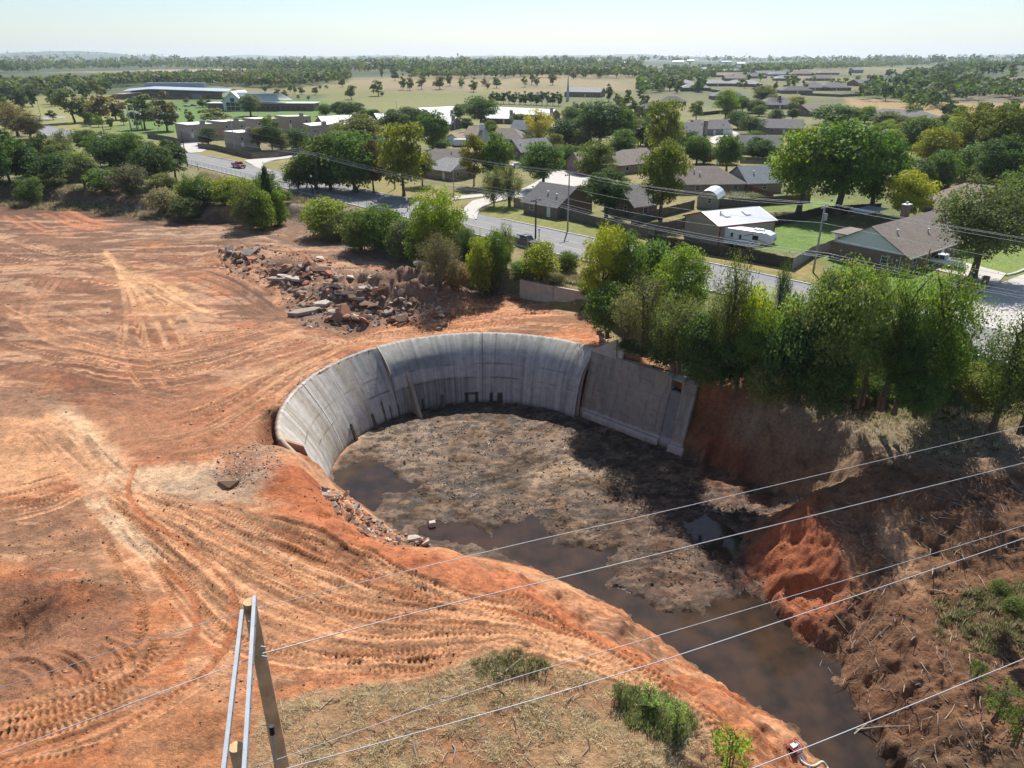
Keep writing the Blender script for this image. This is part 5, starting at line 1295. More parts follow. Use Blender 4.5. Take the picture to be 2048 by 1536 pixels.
# flat roofed town houses
def flat_house(L_, Fr, Rr, zt, label, lower=None):
    a, b, c = P(*L_, zt), P(*Fr, zt), P(*Rr, zt)
    u = (a - b); v = (c - b); u.z = v.z = 0
    d = b + u + v; e = empty("town_house", (b.x, b.y, 0), math.atan2(v.y, v.x)); tag(e, label, "town house", "flat roofed town houses")
    Mi = Matrix.Rotation(-math.atan2(v.y, v.x), 3, 'Z')
    q = [Mi @ Vector((p.x - b.x, p.y - b.y, 0)) for p in (b, c, d, a)]
    mb = MB(); mb.prism([(p.x, p.y) for p in q], -0.3, zt); mb.build("wall", WALL['tan'], e)
    cx_, cy_ = sum(p.x for p in q) / 4, sum(p.y for p in q) / 4
    mb = MB(); mb.prism([(cx_ + (p.x - cx_) * 0.97, cy_ + (p.y - cy_) * 0.97) for p in q], zt - 0.1, zt + 0.03); mb.build("roof", ROOF['white'], e)
    mb = MB(); mb.prism([(cx_ + (p.x - cx_) * 1.01, cy_ + (p.y - cy_) * 1.01) for p in q], zt - 0.35, zt - 0.02); mb.build("parapet", WALL['tan'], e)
    L2 = v.length; mb = MB(); mb.box((L2 * 0.62, 1.0, zt + 0.5), (1.8, 1.2, 1.4)); ch = mb.build("chimney", WALL['tan'], e)
    mb = MB(); mb.tube([(L2 * 0.62 - 0.3, 1, zt + 1.2), (L2 * 0.62 - 0.3, 1, zt + 1.7)], 0.18); mb.tube([(L2 * 0.62 + 0.4, 1, zt + 1.2), (L2 * 0.62 + 0.4, 1, zt + 1.7)], 0.18); mb.build("flue", VENT, ch)
    for x in (0.14, 0.8): add_window(e, L2 * x, -0.02, zt - 2.0, 0.9, 1.1, 0, False)
    for x in (0.12, 0.82): mb = MB(); mb.box((L2 * x, -0.05, zt - 3.9), (0.9, 0.06, 1.6)); mb.build("panel", TRIM, e)
    return e
flat_house((349, 246), (375, 250), (426, 247), 6.3, "leftmost flat roofed tan town house by the board fence")
flat_house((415, 241), (445, 243.6), (491, 241.6), 6.6, "flat roofed tan town house, second from the left in the back row")
flat_house((484, 235.6), (511, 238), (556, 236.6), 6.6, "flat roofed tan town house, third from the left in the back row")
flat_house((549, 231), (573, 233), (621, 232), 6.6, "flat roofed tan town house at the right end of the back row")
flat_house((446, 262), (477, 265.6), (513, 263), 6.3, "flat roofed tan town house standing forward beside the road fence")
flat_house((605, 247), (622, 252), (668, 248), 4.5, "low flat roofed tan town house beside the big dark tree")
for k, (x, y, w) in enumerate([(404, 275, 7), (443, 274, 4), (530, 262, 6), (575, 262, 7)]):
    p = P(x, y, 0); e = empty("carport", (p.x, p.y, 0), R_(-2)); tag(e, ["white topped carport beside the leftmost town house", "small white topped carport behind the round cedar", "white topped carport between the town houses and cedars", "rightmost white topped carport among the cedars"][k], "carport", "white topped carports")
    mb = MB(); mb.box((0, 0, 2.7), (w, 5, 0.3)); mb.build("roof", ROOF['white'], e)
    for a in (-1, 1): mb = MB(); mb.box((a * (w / 2 - 0.3), -2.3, 1.3), (0.35, 0.35, 2.6)); mb.build("post", TRIM, e)
    mb = MB(); mb.box((0, 2.3, 1.3), (w - 0.4, 0.2, 2.5)); mb.build("back_wall", WALL['tan'], e)

# school at the far left
p = P(330, 200, 0); sch = empty("school", (p.x, p.y, 0), R_(2)); sch.scale = (0.74, 0.8, 0.78); tag(sch, "long dark brick school with pale blue curved metal roof", "school")
def bx(parent, name, boxes, m):
    mb = MB()
    for c, sz in boxes: mb.box(c, sz)
    return mb.build(name, m, parent)
bx(sch, "wall", [((14, 12, 3.2), (72, 24, 7.0)), ((-38, 12, 2.6), (28, 22, 5.6))], WALL['brick'])
bx(sch, "clerestory", [((4, 12, 7.6), (76, 20, 1.8))], mat("glazed_band", (0.08, 0.10, 0.11), 0.3, 0.1))
mb = MB(); nn = 16
xs = np.linspace(-40, 66, nn + 1)
prof = [(x, 8.4 + 2.4 * max(0, 1 - abs((x + 12) / (30 if x < -12 else 78)))) for x in xs]
mb.add([(x, -3.5, z - 0.6) for x, z in prof] + [(x, 12, z + 1.2) for x, z in prof] + [(x, 27, z - 0.6) for x, z in prof] + [(x, -3.5, z - 1.1) for x, z in prof],
       [(i, i + 1, nn + 2 + i, nn + 1 + i) for i in range(nn)] + [(nn + 1 + i, nn + 2 + i, 2 * nn + 3 + i, 2 * nn + 2 + i) for i in range(nn)] + [(3 * nn + 3 + i, 3 * nn + 4 + i, i + 1, i) for i in range(nn)])
mb.build("roof", mat("pale_blue_metal_roof", (0.36, 0.42, 0.46), 0.5, 0.05), sch)
bx(sch, "plant_screen", [((0, 32, 11.0), (62, 8, 7.0))], mat("grey_blue_screen", (0.24, 0.28, 0.31), 0.7, 0.1))
for k in range(9): bx(sch, "window", [((-20 + k * 5.2, -0.1, 4.6), (4.4, 0.3, 2.2))], GLASS)
for k in range(3): bx(sch, "glazed_bay", [((30 + k * 3, -0.15, 2.6), (2.7, 0.3, 4.8))], mat("pale_green_glass", (0.2, 0.3, 0.28), 0.2, 0))
bx(sch, "window", [((46, -0.1, 3.0), (8, 0.3, 2.6))], GLASS)
# meeting house with steep white gable
p = P(470, 222, 0); mh = empty("meeting_house", (p.x, p.y, 0), R_(-3)); mh.scale = (0.78, 0.8, 0.85); tag(mh, "brick meeting house with tall white glazed gable", "meeting house")
bx(mh, "wall", [((34, 8, 2.4), (56, 14, 5.2)), ((-15, 8, 2.4), (14, 12, 5.0))], WALL['brick'])
bx(mh, "flat_roof", [((34, 8, 5.25), (58, 17, 0.35)), ((-15, 8, 5.1), (15, 14, 0.3))], ROOF['white'])
mb = MB(); wv = [(-7.5, 0), (-8, 6.5), (0, 12.8), (8, 6.5), (7.5, 0)]
mb.add([(x, -2, z) for x, z in wv] + [(x, 22, z) for x, z in wv], [(0, 4, 3, 2, 1), (5, 6, 7, 8, 9), (0, 1, 6, 5), (4, 9, 8, 3)]); mb.build("gable", WALL['white'], mh)
mb = MB(); mb.add([(-9, -3, 6.0), (0, -3, 13.1), (9, -3, 6.0), (-9, 24, 6.0), (0, 24, 13.1), (9, 24, 6.0)], [(0, 1, 4, 3), (1, 2, 5, 4)]); o = mb.build("steep_roof", ROOF['metal'], mh); md = o.modifiers.new("t", 'SOLIDIFY'); md.thickness = 0.35
mb = MB(); mb.add([(9, 0, 11.0), (38, 0, 11.6), (42, 12, 7.0), (8, 12, 7.0), (9, 24, 7), (38, 24, 7)], [(0, 3, 2, 1)]); o = mb.build("side_roof", ROOF['metal'], mh); md = o.modifiers.new("t", 'SOLIDIFY'); md.thickness = 0.3
mb = MB(); mb.add([(-8, 4, 12.2), (30, 4, 12.2), (38, -3, 6.6), (6, -3, 6.6), (-8, 16, 7), (30, 16, 7)], [(3, 2, 1, 0), (0, 1, 5, 4)]); o = mb.build("nave_roof", ROOF['metal'], mh); md = o.modifiers.new("t", 'SOLIDIFY'); md.thickness = 0.3
for x in (-3.6, 0, 3.6):
    for z in (1.8, 4.6, 7.4):
        if z > 7 and x: continue
        bx(mh, "pane", [((x, -2.1, z), (3.1, 0.2, 2.4))], GLASS)
for k in range(10): bx(mh, "window", [((18 + k * 4.0, 0.9, 1.9), (2.6, 0.2, 2.4))], GLASS)
# far white barns and sheds near the horizon
for k, (x, y, w) in enumerate([(1355, 131, 40), (1380, 128, 30), (1480, 134, 26), (1240, 133, 30), (420, 122, 30), (1450, 131, 50)]):
    p = P(x, y, 0); z = sample_z(p.x, p.y); e = empty("farm_shed", (p.x, p.y, z), 0.1 * k); tag(e, "tiny pale farm shed, %s from the left along the horizon" % ordw(sorted([1355, 1380, 1480, 1240, 420, 1450]).index(x)), "shed", "sheds near the horizon")
    bx(e, "wall", [((0, 0, 3), (w, 14, 6))], WALL['white']); mb = MB(); mb.add([(-w / 2 - 1, -8, 6), (w / 2 + 1, -8, 6), (w / 2 + 1, 0, 9), (-w / 2 - 1, 0, 9), (w / 2 + 1, 8, 6), (-w / 2 - 1, 8, 6)], [(0, 1, 2, 3), (3, 2, 4, 5)]); mb.build("roof", ROOF['metal'], e)
# ------------------------------------------------------------------ board fences
FWOOD = [mat("fence_boards_grey", (0.14, 0.12, 0.10), 0.9, 0.3, 2.0), mat("fence_boards_dark", (0.055, 0.05, 0.045), 0.9, 0.3, 2.0), mat("fence_boards_new", (0.42, 0.35, 0.21), 0.9, 0.2, 2.0), mat("fence_boards_pale", (0.32, 0.32, 0.31), 0.9, 0.2, 2.0), mat("fence_boards_red", (0.16, 0.075, 0.05), 0.9, 0.2, 2.0)]
def fence(pts, label, wood=0, h=1.85, z=0.0, panel=2.4):
    q = [P(a, b, z) for a, b in pts]; root = empty("board_fence", (q[0].x, q[0].y, 0)); tag(root, label, "fence")
    o0 = root.location; rs = random.Random(int(q[0].x * 10))
    for a, b in zip(q[:-1], q[1:]):
        L_ = (b - a).length; n = max(1, round(L_ / panel)); rz = math.atan2((b - a).y, (b - a).x)
        for k in range(n):
            p, r = a.lerp(b, k / n), a.lerp(b, (k + 1) / n); mb = MB(); m = int((r - p).length / 0.15)
            zz = sample_z(p.x, p.y)
            for j in range(m):
                c = p.lerp(r, (j + 0.5) / m); hh = h + rs.uniform(-0.06, 0.06)
                mb.box((c.x - o0.x, c.y - o0.y, zz + hh / 2), (0.14, 0.025 + rs.random() * 0.02, hh), rz=rz)
            c = p.lerp(r, 0.5)
            for hz in (0.35, 1.4): mb.box((c.x - o0.x, c.y - o0.y, zz + hz), ((r - p).length, 0.10, 0.09), rz=rz)
            mb.build("fence_panel", FWOOD[wood], root)
            mb = MB(); mb.box((p.x - o0.x, p.y - o0.y, zz + h / 2), (0.11, 0.13, h + 0.1), rz=rz); mb.build("post", FWOOD[wood], root)
    return root
fence([(1028, 412), (1062, 421)], "pale new wooden boards at the left end of the long fence", 2)
fence([(1063, 421), (1090, 428), (1150, 443), (1240, 464), (1296, 478)], "long weathered board fence in front of the dark roofed house")
fence([(1296, 489), (1400, 507), (1500, 524), (1584, 540)], "dark board fence running past the caravan and workshop", 1)
fence([(1584, 540), (1622, 515), (1672, 500)], "pale grey board fence beside the corner house wall", 3)
fence([(1262, 455), (1300, 440), (1380, 420), (1388, 417)], "board fence slanting back from the long fence toward the barn shed")
fence([(1310, 470), (1378, 452)], "short board fence left of the metal workshop")
fence([(1430, 416), (1480, 414), (1620, 404)], "board fence behind the metal workshop", 0)
fence([(1548, 452), (1600, 442), (1642, 431), (1700, 428), (1760, 424)], "dark board fence at the back of the green lawn", 1)
fence([(1462, 368), (1500, 388), (1545, 402)], "red brown board fence beside the tall grass clumps", 4)
fence([(1480, 326), (1540, 328)], "tan board fence below the dark brick house", 0)
fence([(397, 297), (430, 300), (470, 310), (505, 318), (560, 314), (640, 302)], "board fence wrapped round the town houses above the road")
fence([(296, 276), (345, 284), (362, 289)], "board fence at the left end of the town houses")
fence([(1360, 190), (1410, 189), (1440, 192)], "brown board fence along the pale hipped houses", 0)
fence([(1600, 196), (1680, 199), (1750, 196)], "board fence below the twin hipped houses", 0)
fence([(960, 248), (1000, 246), (1035, 243)], "grey board fence behind the white roofed row house", 0)
fence([(1400, 232), (1440, 228), (1470, 232)], "low dark board fence below the street in the far yards", 1)
fence([(1540, 165), (1600, 170)], "grey board fence beside the blue grey house", 0)
# ------------------------------------------------------------------ trees
def leaf_mat():
    m = bpy.data.materials.new("leaves"); m.use_nodes = True; nt = m.node_tree; L = nt.links.new
    b = nt.nodes["Principled BSDF"]; out = nt.nodes["Material Output"]
    at = nt.nodes.new("ShaderNodeVertexColor"); at.layer_name = "Col"; oi = nt.nodes.new("ShaderNodeObjectInfo")
    mu = nt.nodes.new("ShaderNodeVectorMath"); mu.operation = 'MULTIPLY'; L(at.outputs["Color"], mu.inputs[0]); L(oi.outputs["Color"], mu.inputs[1])
    L(mu.outputs[0], b.inputs["Base Color"]); b.inputs["Roughness"].default_value = 0.62; b.inputs["Specular IOR Level"].default_value = 0.25
    tr = nt.nodes.new("ShaderNodeBsdfTranslucent"); s2 = nt.nodes.new("ShaderNodeVectorMath"); s2.operation = 'MULTIPLY'; s2.inputs[1].default_value = (1.45, 1.5, 0.6)
    L(mu.outputs[0], s2.inputs[0]); L(s2.outputs[0], tr.inputs["Color"])
    mx = nt.nodes.new("ShaderNodeMixShader"); mx.inputs[0].default_value = 0.46; L(b.outputs[0], mx.inputs[1]); L(tr.outputs[0], mx.inputs[2]); L(mx.outputs[0], out.inputs["Surface"])
    return m
LEAF = leaf_mat()
BARK = mat("bark", (0.12, 0.095, 0.075), 0.95, 0.3, 4, bump=0.5, bscale=12)
GREYB = mat("dead_grey_bark", (0.27, 0.24, 0.21), 0.95, 0.2, 4)
def leaf_quads(rs, cen, nrm, size, asp=1.0):
    n = len(cen)
    r = rs.randn(n, 3); a = np.cross(nrm, r); a /= np.linalg.norm(a, axis=1, keepdims=True) + 1e-9
    b = np.cross(nrm, a); b /= np.linalg.norm(b, axis=1, keepdims=True) + 1e-9
    s = size[:, None]
    V = np.stack([cen - a * s * 0.5, cen - b * s * 0.5 * asp + a * s * 0.08, cen + a * s * 0.5, cen + b * s * 0.5 * asp - a * s * 0.05], 1)
    return V
def make_lobes(rs, kind, n):
    c = []
    if kind in ('oak', 'bush', 'tall', 'round'):
        zc, rx, rz = {'oak': (0.54, 0.37, 0.37), 'bush': (0.44, 0.38, 0.40), 'tall': (0.53, 0.36, 0.41), 'round': (0.52, 0.37, 0.40)}[kind]
        for i in range(n):
            d = rs.randn(3); d /= np.linalg.norm(d); k = rs.rand() ** 0.35
            p = d * np.array([rx, rx, rz]) * k; p[2] += zc
            if p[2] < 0.3 and kind != 'bush': p[:2] *= 0.8
            r = rs.uniform(0.10, 0.18) * (0.72 if n > 100 else 1) * (1.25 if kind == 'bush' else 1.0)
            c.append((p, r))
    return c
def crown(kind, seed, nl, per, ls):
    rs = np.random.RandomState(seed); P_ = []; N_ = []; S_ = []; K_ = []
    if kind in ('oak', 'bush', 'tall', 'round'):
        lobes = make_lobes(rs, kind, nl)
        for p, r in lobes:
            m = int(per * rs.uniform(0.7, 1.3)); d = rs.randn(m, 3); d[:, 2] = np.where(d[:, 2] < -0.3, -d[:, 2] * 0.6, d[:, 2]); d /= np.linalg.norm(d, axis=1, keepdims=True)
            rad = r * (0.45 + 0.62 * rs.rand(m, 1) ** 0.6) * np.array([1.12, 1.12, 0.85]); P_.append(p + d * rad)
            N_.append(d + 0.75 * rs.randn(m, 3) + np.array([0, 0, 0.35])); S_.append(ls * rs.uniform(0.55, 1.35, m)); K_.append(np.full(m, rs.uniform(0.82, 1.2)))
    elif kind == 'cedar':
        for i in range(nl):
            z = rs.rand() ** 0.85; rr = 0.46 * (1 - z) ** 0.8 + 0.03; a = rs.rand() * 6.28; k = rs.uniform(0.45, 1)
            c0 = np.array([rr * k * math.cos(a), rr * k * math.sin(a), 0.05 + 0.93 * z]); m = per
            d = rs.randn(m, 3) * np.array([0.05, 0.05, 0.05]) * (0.6 + 0.8 * (1 - z)); P_.append(c0 + d)
            N_.append(d * 8 + 0.8 * rs.randn(m, 3) + np.array([0, 0, 0.3])); S_.append(ls * rs.uniform(0.5, 1.3, m)); K_.append(np.full(m, rs.uniform(0.75, 1.2)))
    elif kind == 'wisp':
        for i in range(nl):
            d = rs.randn(3); d /= np.linalg.norm(d); c0 = d * np.array([0.40, 0.40, 0.42]) * rs.rand() ** 0.4; c0[2] += 0.54
            if c0[2] < 0.3: c0[:2] *= 0.75
            m = int(per * rs.uniform(0.6, 1.4)); out = np.array([d[0] * 0.5, d[1] * 0.5, 1.0]); t = rs.randn(m, 1) * 0.05
            dd_ = rs.randn(m, 3) * rs.uniform(0.03, 0.055) + out * t; P_.append(c0 + dd_)
            N_.append(rs.randn(m, 3) + np.array([0, 0, 0.4])); S_.append(ls * rs.uniform(0.5, 1.4, m)); K_.append(np.full(m, rs.uniform(0.8, 1.2)))
    elif kind == 'pine':
        for i in range(nl):
            z = 0.12 + 0.86 * rs.rand() ** 0.85; a = rs.rand() * 6.28
            rr = 0.52 * (1.02 - z) ** 0.75 * rs.uniform(0.3, 1); z = round(z * 11) / 11 + rs.uniform(-0.02, 0.02)
            c0 = np.array([rr * math.cos(a), rr * math.sin(a), z]); m = per
            out = np.array([math.cos(a) * 0.4, math.sin(a) * 0.4, 1.0 if kind == 'wisp' else 0.3]); t = rs.randn(m, 1) * 0.055
            d = rs.randn(m, 3) * np.array([0.04, 0.04, 0.035]) + out * t; P_.append(c0 + d)
            N_.append(rs.randn(m, 3)); S_.append(ls * rs.uniform(0.5, 1.4, m)); K_.append(np.full(m, rs.uniform(0.8, 1.2)))
    C_ = np.concatenate(P_); N_ = np.concatenate(N_); N_ /= np.linalg.norm(N_, axis=1, keepdims=True); S_ = np.concatenate(S_); K_ = np.concatenate(K_)
    asp = {'pine': 0.35, 'wisp': 0.5, 'cedar': 0.6}.get(kind, 0.75)
    V = leaf_quads(rs, C_, N_, S_, asp); n = len(C_)
    hue = rs.randn(n, 1) * 0.10
    col = np.clip(np.stack([1 + hue[:, 0] * 1.6, 1 + 0 * hue[:, 0], 1 - hue[:, 0]], 1), 0.3, 1.9) * (K_ * rs.uniform(0.8, 1.2, n))[:, None]
    return V.reshape(-1, 3), np.arange(4 * n).reshape(n, 4), np.repeat(col, 4, 0)
def trunk(kind, seed):
    rs = random.Random(seed); mb = MB()
    kind = kind
    top = {'oak': 0.55, 'bush': 0.3, 'tall': 0.62, 'round': 0.5, 'cedar': 0.95, 'wisp': 0.8, 'pine': 0.92}[kind]
    r0 = {'oak': 0.035, 'bush': 0.02, 'tall': 0.026, 'round': 0.028, 'cedar': 0.02, 'wisp': 0.022, 'pine': 0.026}[kind]
    sx, sy = rs.uniform(-.05, .05), rs.uniform(-.05, .05)
    stems = 1 if kind not in ('bush', 'wisp') else 3
    for s in range(stems):
        bx_, by_ = (rs.uniform(-.05, .05), rs.uniform(-.05, .05)) if stems > 1 else (0, 0); tx, ty = sx + rs.uniform(-.12, .12) * (stems > 1), sy + rs.uniform(-.12, .12) * (stems > 1)
        pts = [(bx_, by_, -0.04), (bx_, by_, 0.06), (bx_ + (tx - bx_) * .5, by_ + (ty - by_) * .5, top * .5), (tx, ty, top)]
        mb.tube(pts, [r0 * 1.5, r0, r0 * 0.75, r0 * 0.3], 7)
        nb = {'cedar': 0, 'pine': 10}.get(kind, 7)
        for k in range(nb):
            f = rs.uniform(0.45, 0.98); a = rs.uniform(0, 6.28); l = rs.uniform(0.16, 0.33)
            b = Vector((bx_ + (tx - bx_) * f, by_ + (ty - by_) * f, top * f)); up = 0.9 if kind != 'pine' else 0.25
            e = b + Vector((math.cos(a), math.sin(a), up)).normalized() * l; md = (b + e) / 2 + Vector((0, 0, 0.02))
            mb.tube([b, md, e], [r0 * 0.5, r0 * 0.32, r0 * 0.1], 5, cap=False)
    return mb.mesh("trunk", BARK, smooth=True)
KINDS = {}

def add_kind(key, kind, seed, nl, per, ls):
    V, Fc, c = crown(kind, seed, nl, per, ls)
    KINDS.setdefault(key, []).append((np_mesh("crown", V, Fc, LEAF, c), trunk(kind, seed)))
for s in range(4): add_kind('oak', 'oak', 100 + s, 70, 130, 0.040)
for s in range(3): add_kind('big', 'oak', 110 + s, 150, 95, 0.028)
for s in range(3): add_kind('hwisp', 'wisp', 400 + s, 170, 82, 0.023)
for s in range(3): add_kind('hoak', 'oak', 410 + s, 150, 130, 0.021)
for s in range(3): add_kind('tall', 'tall', 120 + s, 40, 150, 0.042)
for s in range(4): add_kind('bush', 'bush', 140 + s, 60, 130, 0.042)
for s in range(2): add_kind('cedar', 'cedar', 160 + s, 110, 42, 0.060)
for s in range(3): add_kind('wisp', 'wisp', 180 + s, 105, 60, 0.040)
for s in range(2): add_kind('weed', 'wisp', 195 + s, 40, 28, 0.06)
add_kind('pine', 'pine', 190, 90, 130, 0.045)
for s in range(4): add_kind('mid', 'round', 200 + s, 22, 60, 0.085)
def far_kind(seed, kind, nl, per, ls):
    V, Fc, c = crown(kind, seed, nl, per, ls); mb = MB(); mb.tube([(0, 0, -0.05), (0, 0, 0.5)], [0.035, 0.02], 4)
    tv = np.array(mb.v); n = len(V); fq = [f for f in mb.f if len(f) == 4]
    me = np_mesh("far_tree", np.concatenate([V, tv]), np.concatenate([Fc, np.array(fq) + n]), [LEAF, BARK], np.concatenate([c, np.ones((len(tv), 3))]), matidx=[0] * len(Fc) + [1] * len(fq))
    return me
FAR = [far_kind(300 + s, 'round', 13, 26, 0.16) for s in range(4)] + [far_kind(310, 'bush', 12, 26, 0.16)]
TCOUNT = 0
def tree(kind, px, w, yt, yb, col, label, z=None, group=None, name="tree", cat="tree", lean=0.0, rz=None):
    """px: middle of the crown, w: its width, yt/yb: rows of its top and foot"""
    global TCOUNT
    TCOUNT += 1; rs = random.Random(TCOUNT * 17 + int(px))
    p = GP(px, yb, 0) if z is None else P(px, yb, z)
    px_foot = px
    h = max(1.0, zat(yt, p.y) - p.z) * 1.04; wm_ = w * depth(p.y, p.z + h / 2) / F * (1.3 if kind in ('tall', 'wisp') else 1.12)
    if kind == 'oak' and wm_ > 11: kind = 'big'
    if h > 6.5 and p.y < 125: kind = {'wisp': 'hwisp', 'oak': 'hoak', 'tall': 'hoak', 'big': 'hoak'}.get(kind, kind)
    ms = KINDS[kind]; cm, tm = ms[rs.randrange(len(ms))]
    e = empty(name, (p.x, p.y, p.z - 0.05), rs.uniform(0, 6.28) if rz is None else rz); e.scale = (wm_, wm_, h)
    tag(e, label, cat, group)
    o = link("trunk", tm, e); c = link("crown", cm, e)
    j = rs.uniform(0.9, 1.1); c.color = (col[0] * j * 1.3, col[1] * 1.3, col[2] * (2 - j) * 1.2, 1)
    return e
# leaf colours
DKG = (0.048, 0.082, 0.026); MDG = (0.075, 0.120, 0.030); BRG = (0.115, 0.175, 0.025); YLG = (0.19, 0.215, 0.026); YEL = (0.25, 0.24, 0.03); OLV = (0.105, 0.120, 0.045)
GRY = (0.115, 0.132, 0.075); BRN = (0.165, 0.125, 0.072); CED = (0.045, 0.066, 0.030); WIL = (0.10, 0.14, 0.045)
T = tree
# left clump beside the road
T('wisp', 36, 62, 206, 272, BRN, "brown leaning bare-topped tree at the left edge of the road", cat="tree")
T('oak', 62, 66, 226, 278, (0.10, 0.095, 0.05), "olive brown round tree in front of the brown leaning tree")
for k, (x, w, t, b, c, kd) in enumerate([(-12, 90, 268, 392, DKG, 'oak'), (22, 80, 262, 382, MDG, 'tall'), (58, 70, 278, 380, DKG, 'oak'), (92, 60, 262, 348, CED, 'tall'), (128, 60, 285, 352, OLV, 'oak'), (160, 64, 300, 358, YLG, 'bush'),
        (175, 56, 258, 305, MDG, 'oak'), (132, 40, 262, 318, GRY, 'wisp'), (172, 66, 305, 392, GRY, 'oak'), (100, 60, 340, 386, OLV, 'bush'), (215, 80, 332, 398, MDG, 'bush'), (222, 90, 262, 332, MDG, 'oak'), (268, 76, 260, 345, MDG, 'oak'),
        (262, 80, 330, 405, (0.085, 0.078, 0.06), 'wisp'), (315, 96, 288, 385, DKG, 'oak'), (352, 62, 282, 372, DKG, 'tall'), (330, 50, 342, 400, OLV, 'bush'), (60, 50, 350, 398, MDG, 'bush'), (20, 60, 360, 400, DKG, 'bush')]):
    b -= 11 if b > 370 else 0
    T(kd, x, w, t, b, c, "%s, %s from the left in the clump above the cleared earth" % ({'oak': "leafy tree", 'tall': "tall dark tree", 'bush': "leafy bush", 'wisp': "thin grey tree"}[kd], ordw(k)), group="clump left of the road", name="bush" if kd == 'bush' else "tree", cat="bush" if kd == 'bush' else "tree")
# bushes between road and earth, left to right
row = [(375, 60, 388, 440, OLV, 'bush'), (330, 60, 372, 428, (0.20, 0.18, 0.13), 'bush'), (420, 64, 358, 432, MDG, 'bush'), (462, 70, 350, 432, YLG, 'bush'), (500, 64, 358, 436, OLV, 'bush'), (540, 46, 340, 425, CED, 'cedar'), (568, 44, 378, 430, MDG, 'bush'),
       (395, 50, 352, 410, MDG, 'wisp'), (655, 96, 392, 474, YLG, 'bush'), (690, 60, 418, 480, OLV, 'bush'), (722, 76, 414, 500, WIL, 'bush'), (768, 90, 402, 508, MDG, 'bush'), (812, 72, 428, 512, GRY, 'bush'), (800, 60, 450, 520, BRG, 'bush'),
       (845, 70, 440, 540, MDG, 'bush'), (880, 124, 362, 545, (0.135, 0.185, 0.02), 'oak'), (880, 80, 470, 560, (0.11, 0.09, 0.06), 'wisp'), (935, 60, 455, 560, WIL, 'tall'), (962, 56, 462, 565, (0.17, 0.19, 0.03), 'bush'), (990, 52, 455, 572, MDG, 'tall'), (1012, 36, 446, 570, WIL, 'wisp'),
       (1045, 60, 518, 582, BRG, 'bush'), (1080, 72, 478, 560, YLG, 'bush'), (1135, 48, 500, 545, WIL, 'bush'), (980, 50, 520, 585, OLV, 'bush'), (915, 50, 520, 575, BRN, 'bush'), (1180, 50, 548, 608, WIL, 'bush'), (1110, 40, 540, 575, (0.16, 0.15, 0.08), 'bush')]
for k, (x, w, t, b, c, kd) in enumerate(sorted(row)):
    nm = {'bush': "bush", 'oak': "tree", 'cedar': "cedar", 'wisp': "sapling", 'tall': "tree"}[kd]
    ds = "tall yellow green tree" if kd == 'oak' else {'bush': "leafy bush", 'cedar': "dark pointed cedar", 'wisp': "thin half-bare sapling", 'tall': "slim leafy tree"}[kd]
    T(kd, x, w, t, b, c, "%s, %s from the left in the row between road and bare earth" % (ds, ordw(k)), group="growth along the road bank", name=nm, cat=nm)
# big clump on the right bank
big = [(1205, 96, 442, 640, (0.155, 0.18, 0.024), 'tall'), (1248, 96, 462, 640, MDG, 'oak'), (1300, 96, 474, 620, MDG, 'bush'), (1215, 90, 560, 680, MDG, 'bush'), (1345, 140, 490, 690, (0.10, 0.15, 0.024), 'oak'), (1290, 130, 560, 735, (0.095, 0.105, 0.055), 'wisp'),
       (1250, 70, 590, 700, (0.13, 0.10, 0.065), 'wisp'), (1352, 110, 590, 780, OLV, 'wisp'), (1440, 84, 512, 770, (0.06, 0.082, 0.036), 'wisp'), (1395, 100, 620, 785, DKG, 'bush'), (1330, 90, 660, 790, DKG, 'bush'), (1490, 90, 552, 770, YLG, 'bush'), (1545, 34, 522, 700, CED, 'wisp'), (1470, 110, 650, 800, DKG, 'bush'),
       (1572, 110, 570, 790, WIL, 'bush'), (1620, 120, 545, 800, GRY, 'wisp'), (1655, 150, 512, 815, WIL, 'tall'), (1560, 110, 640, 810, DKG, 'bush'), (1640, 100, 690, 830, DKG, 'bush'), (1720, 100, 545, 800, WIL, 'wisp'), (1765, 110, 540, 810, MDG, 'wisp'), (1840, 140, 530, 815, (0.085, 0.13, 0.028), 'wisp'),
       (1790, 110, 610, 820, DKG, 'oak'), (1855, 110, 620, 790, WIL, 'bush'), (1420, 90, 690, 800, DKG, 'bush'), (1280, 80, 690, 770, DKG, 'bush'), (1530, 80, 720, 815, OLV, 'bush'), (1880, 90, 690, 770, WIL, 'bush'), (1830, 90, 740, 830, MDG, 'bush'), (1935, 80, 720, 790, (0.12, 0.13, 0.04), 'bush'), (1965, 90, 745, 820, OLV, 'bush'), (1500, 80, 600, 790, MDG, 'tall')]
for k, (x, w, t, b, c, kd) in enumerate(sorted(big)):
    if x < 1400: b = min(b, 672 + max(0, x - 1225) * 0.52)
    elif x < 1480: b = min(b, 775)
    nm = {'bush': "bush", 'oak': "tree", 'cedar': "cedar", 'wisp': "willow", 'tall': "tree", 'pine': "pine"}[kd]
    ds = {'bush': "dense leafy bush", 'cedar': "dark windblown cedar", 'wisp': "feathery thin-leaved tree", 'tall': "tall leafy tree", 'oak': "broad leafy tree", 'pine': "dark open-branched pine"}[kd]
    c = tuple(1.22 * q for q in c); T(kd, x, w, t, b, c, "%s, %s from the left in the thicket above the wing wall" % (ds, ordw(k)), z=-0.8, group="thicket above the wing wall", name=nm, cat=nm)
T('wisp', 1990, 124, 628, 855, (0.085, 0.115, 0.035), "open leafy locust tree by the right bank under the wires", z=-1.2)
T('wisp', 2045, 110, 600, 858, (0.075, 0.11, 0.032), "locust tree cut by the right picture edge", z=-1.2)
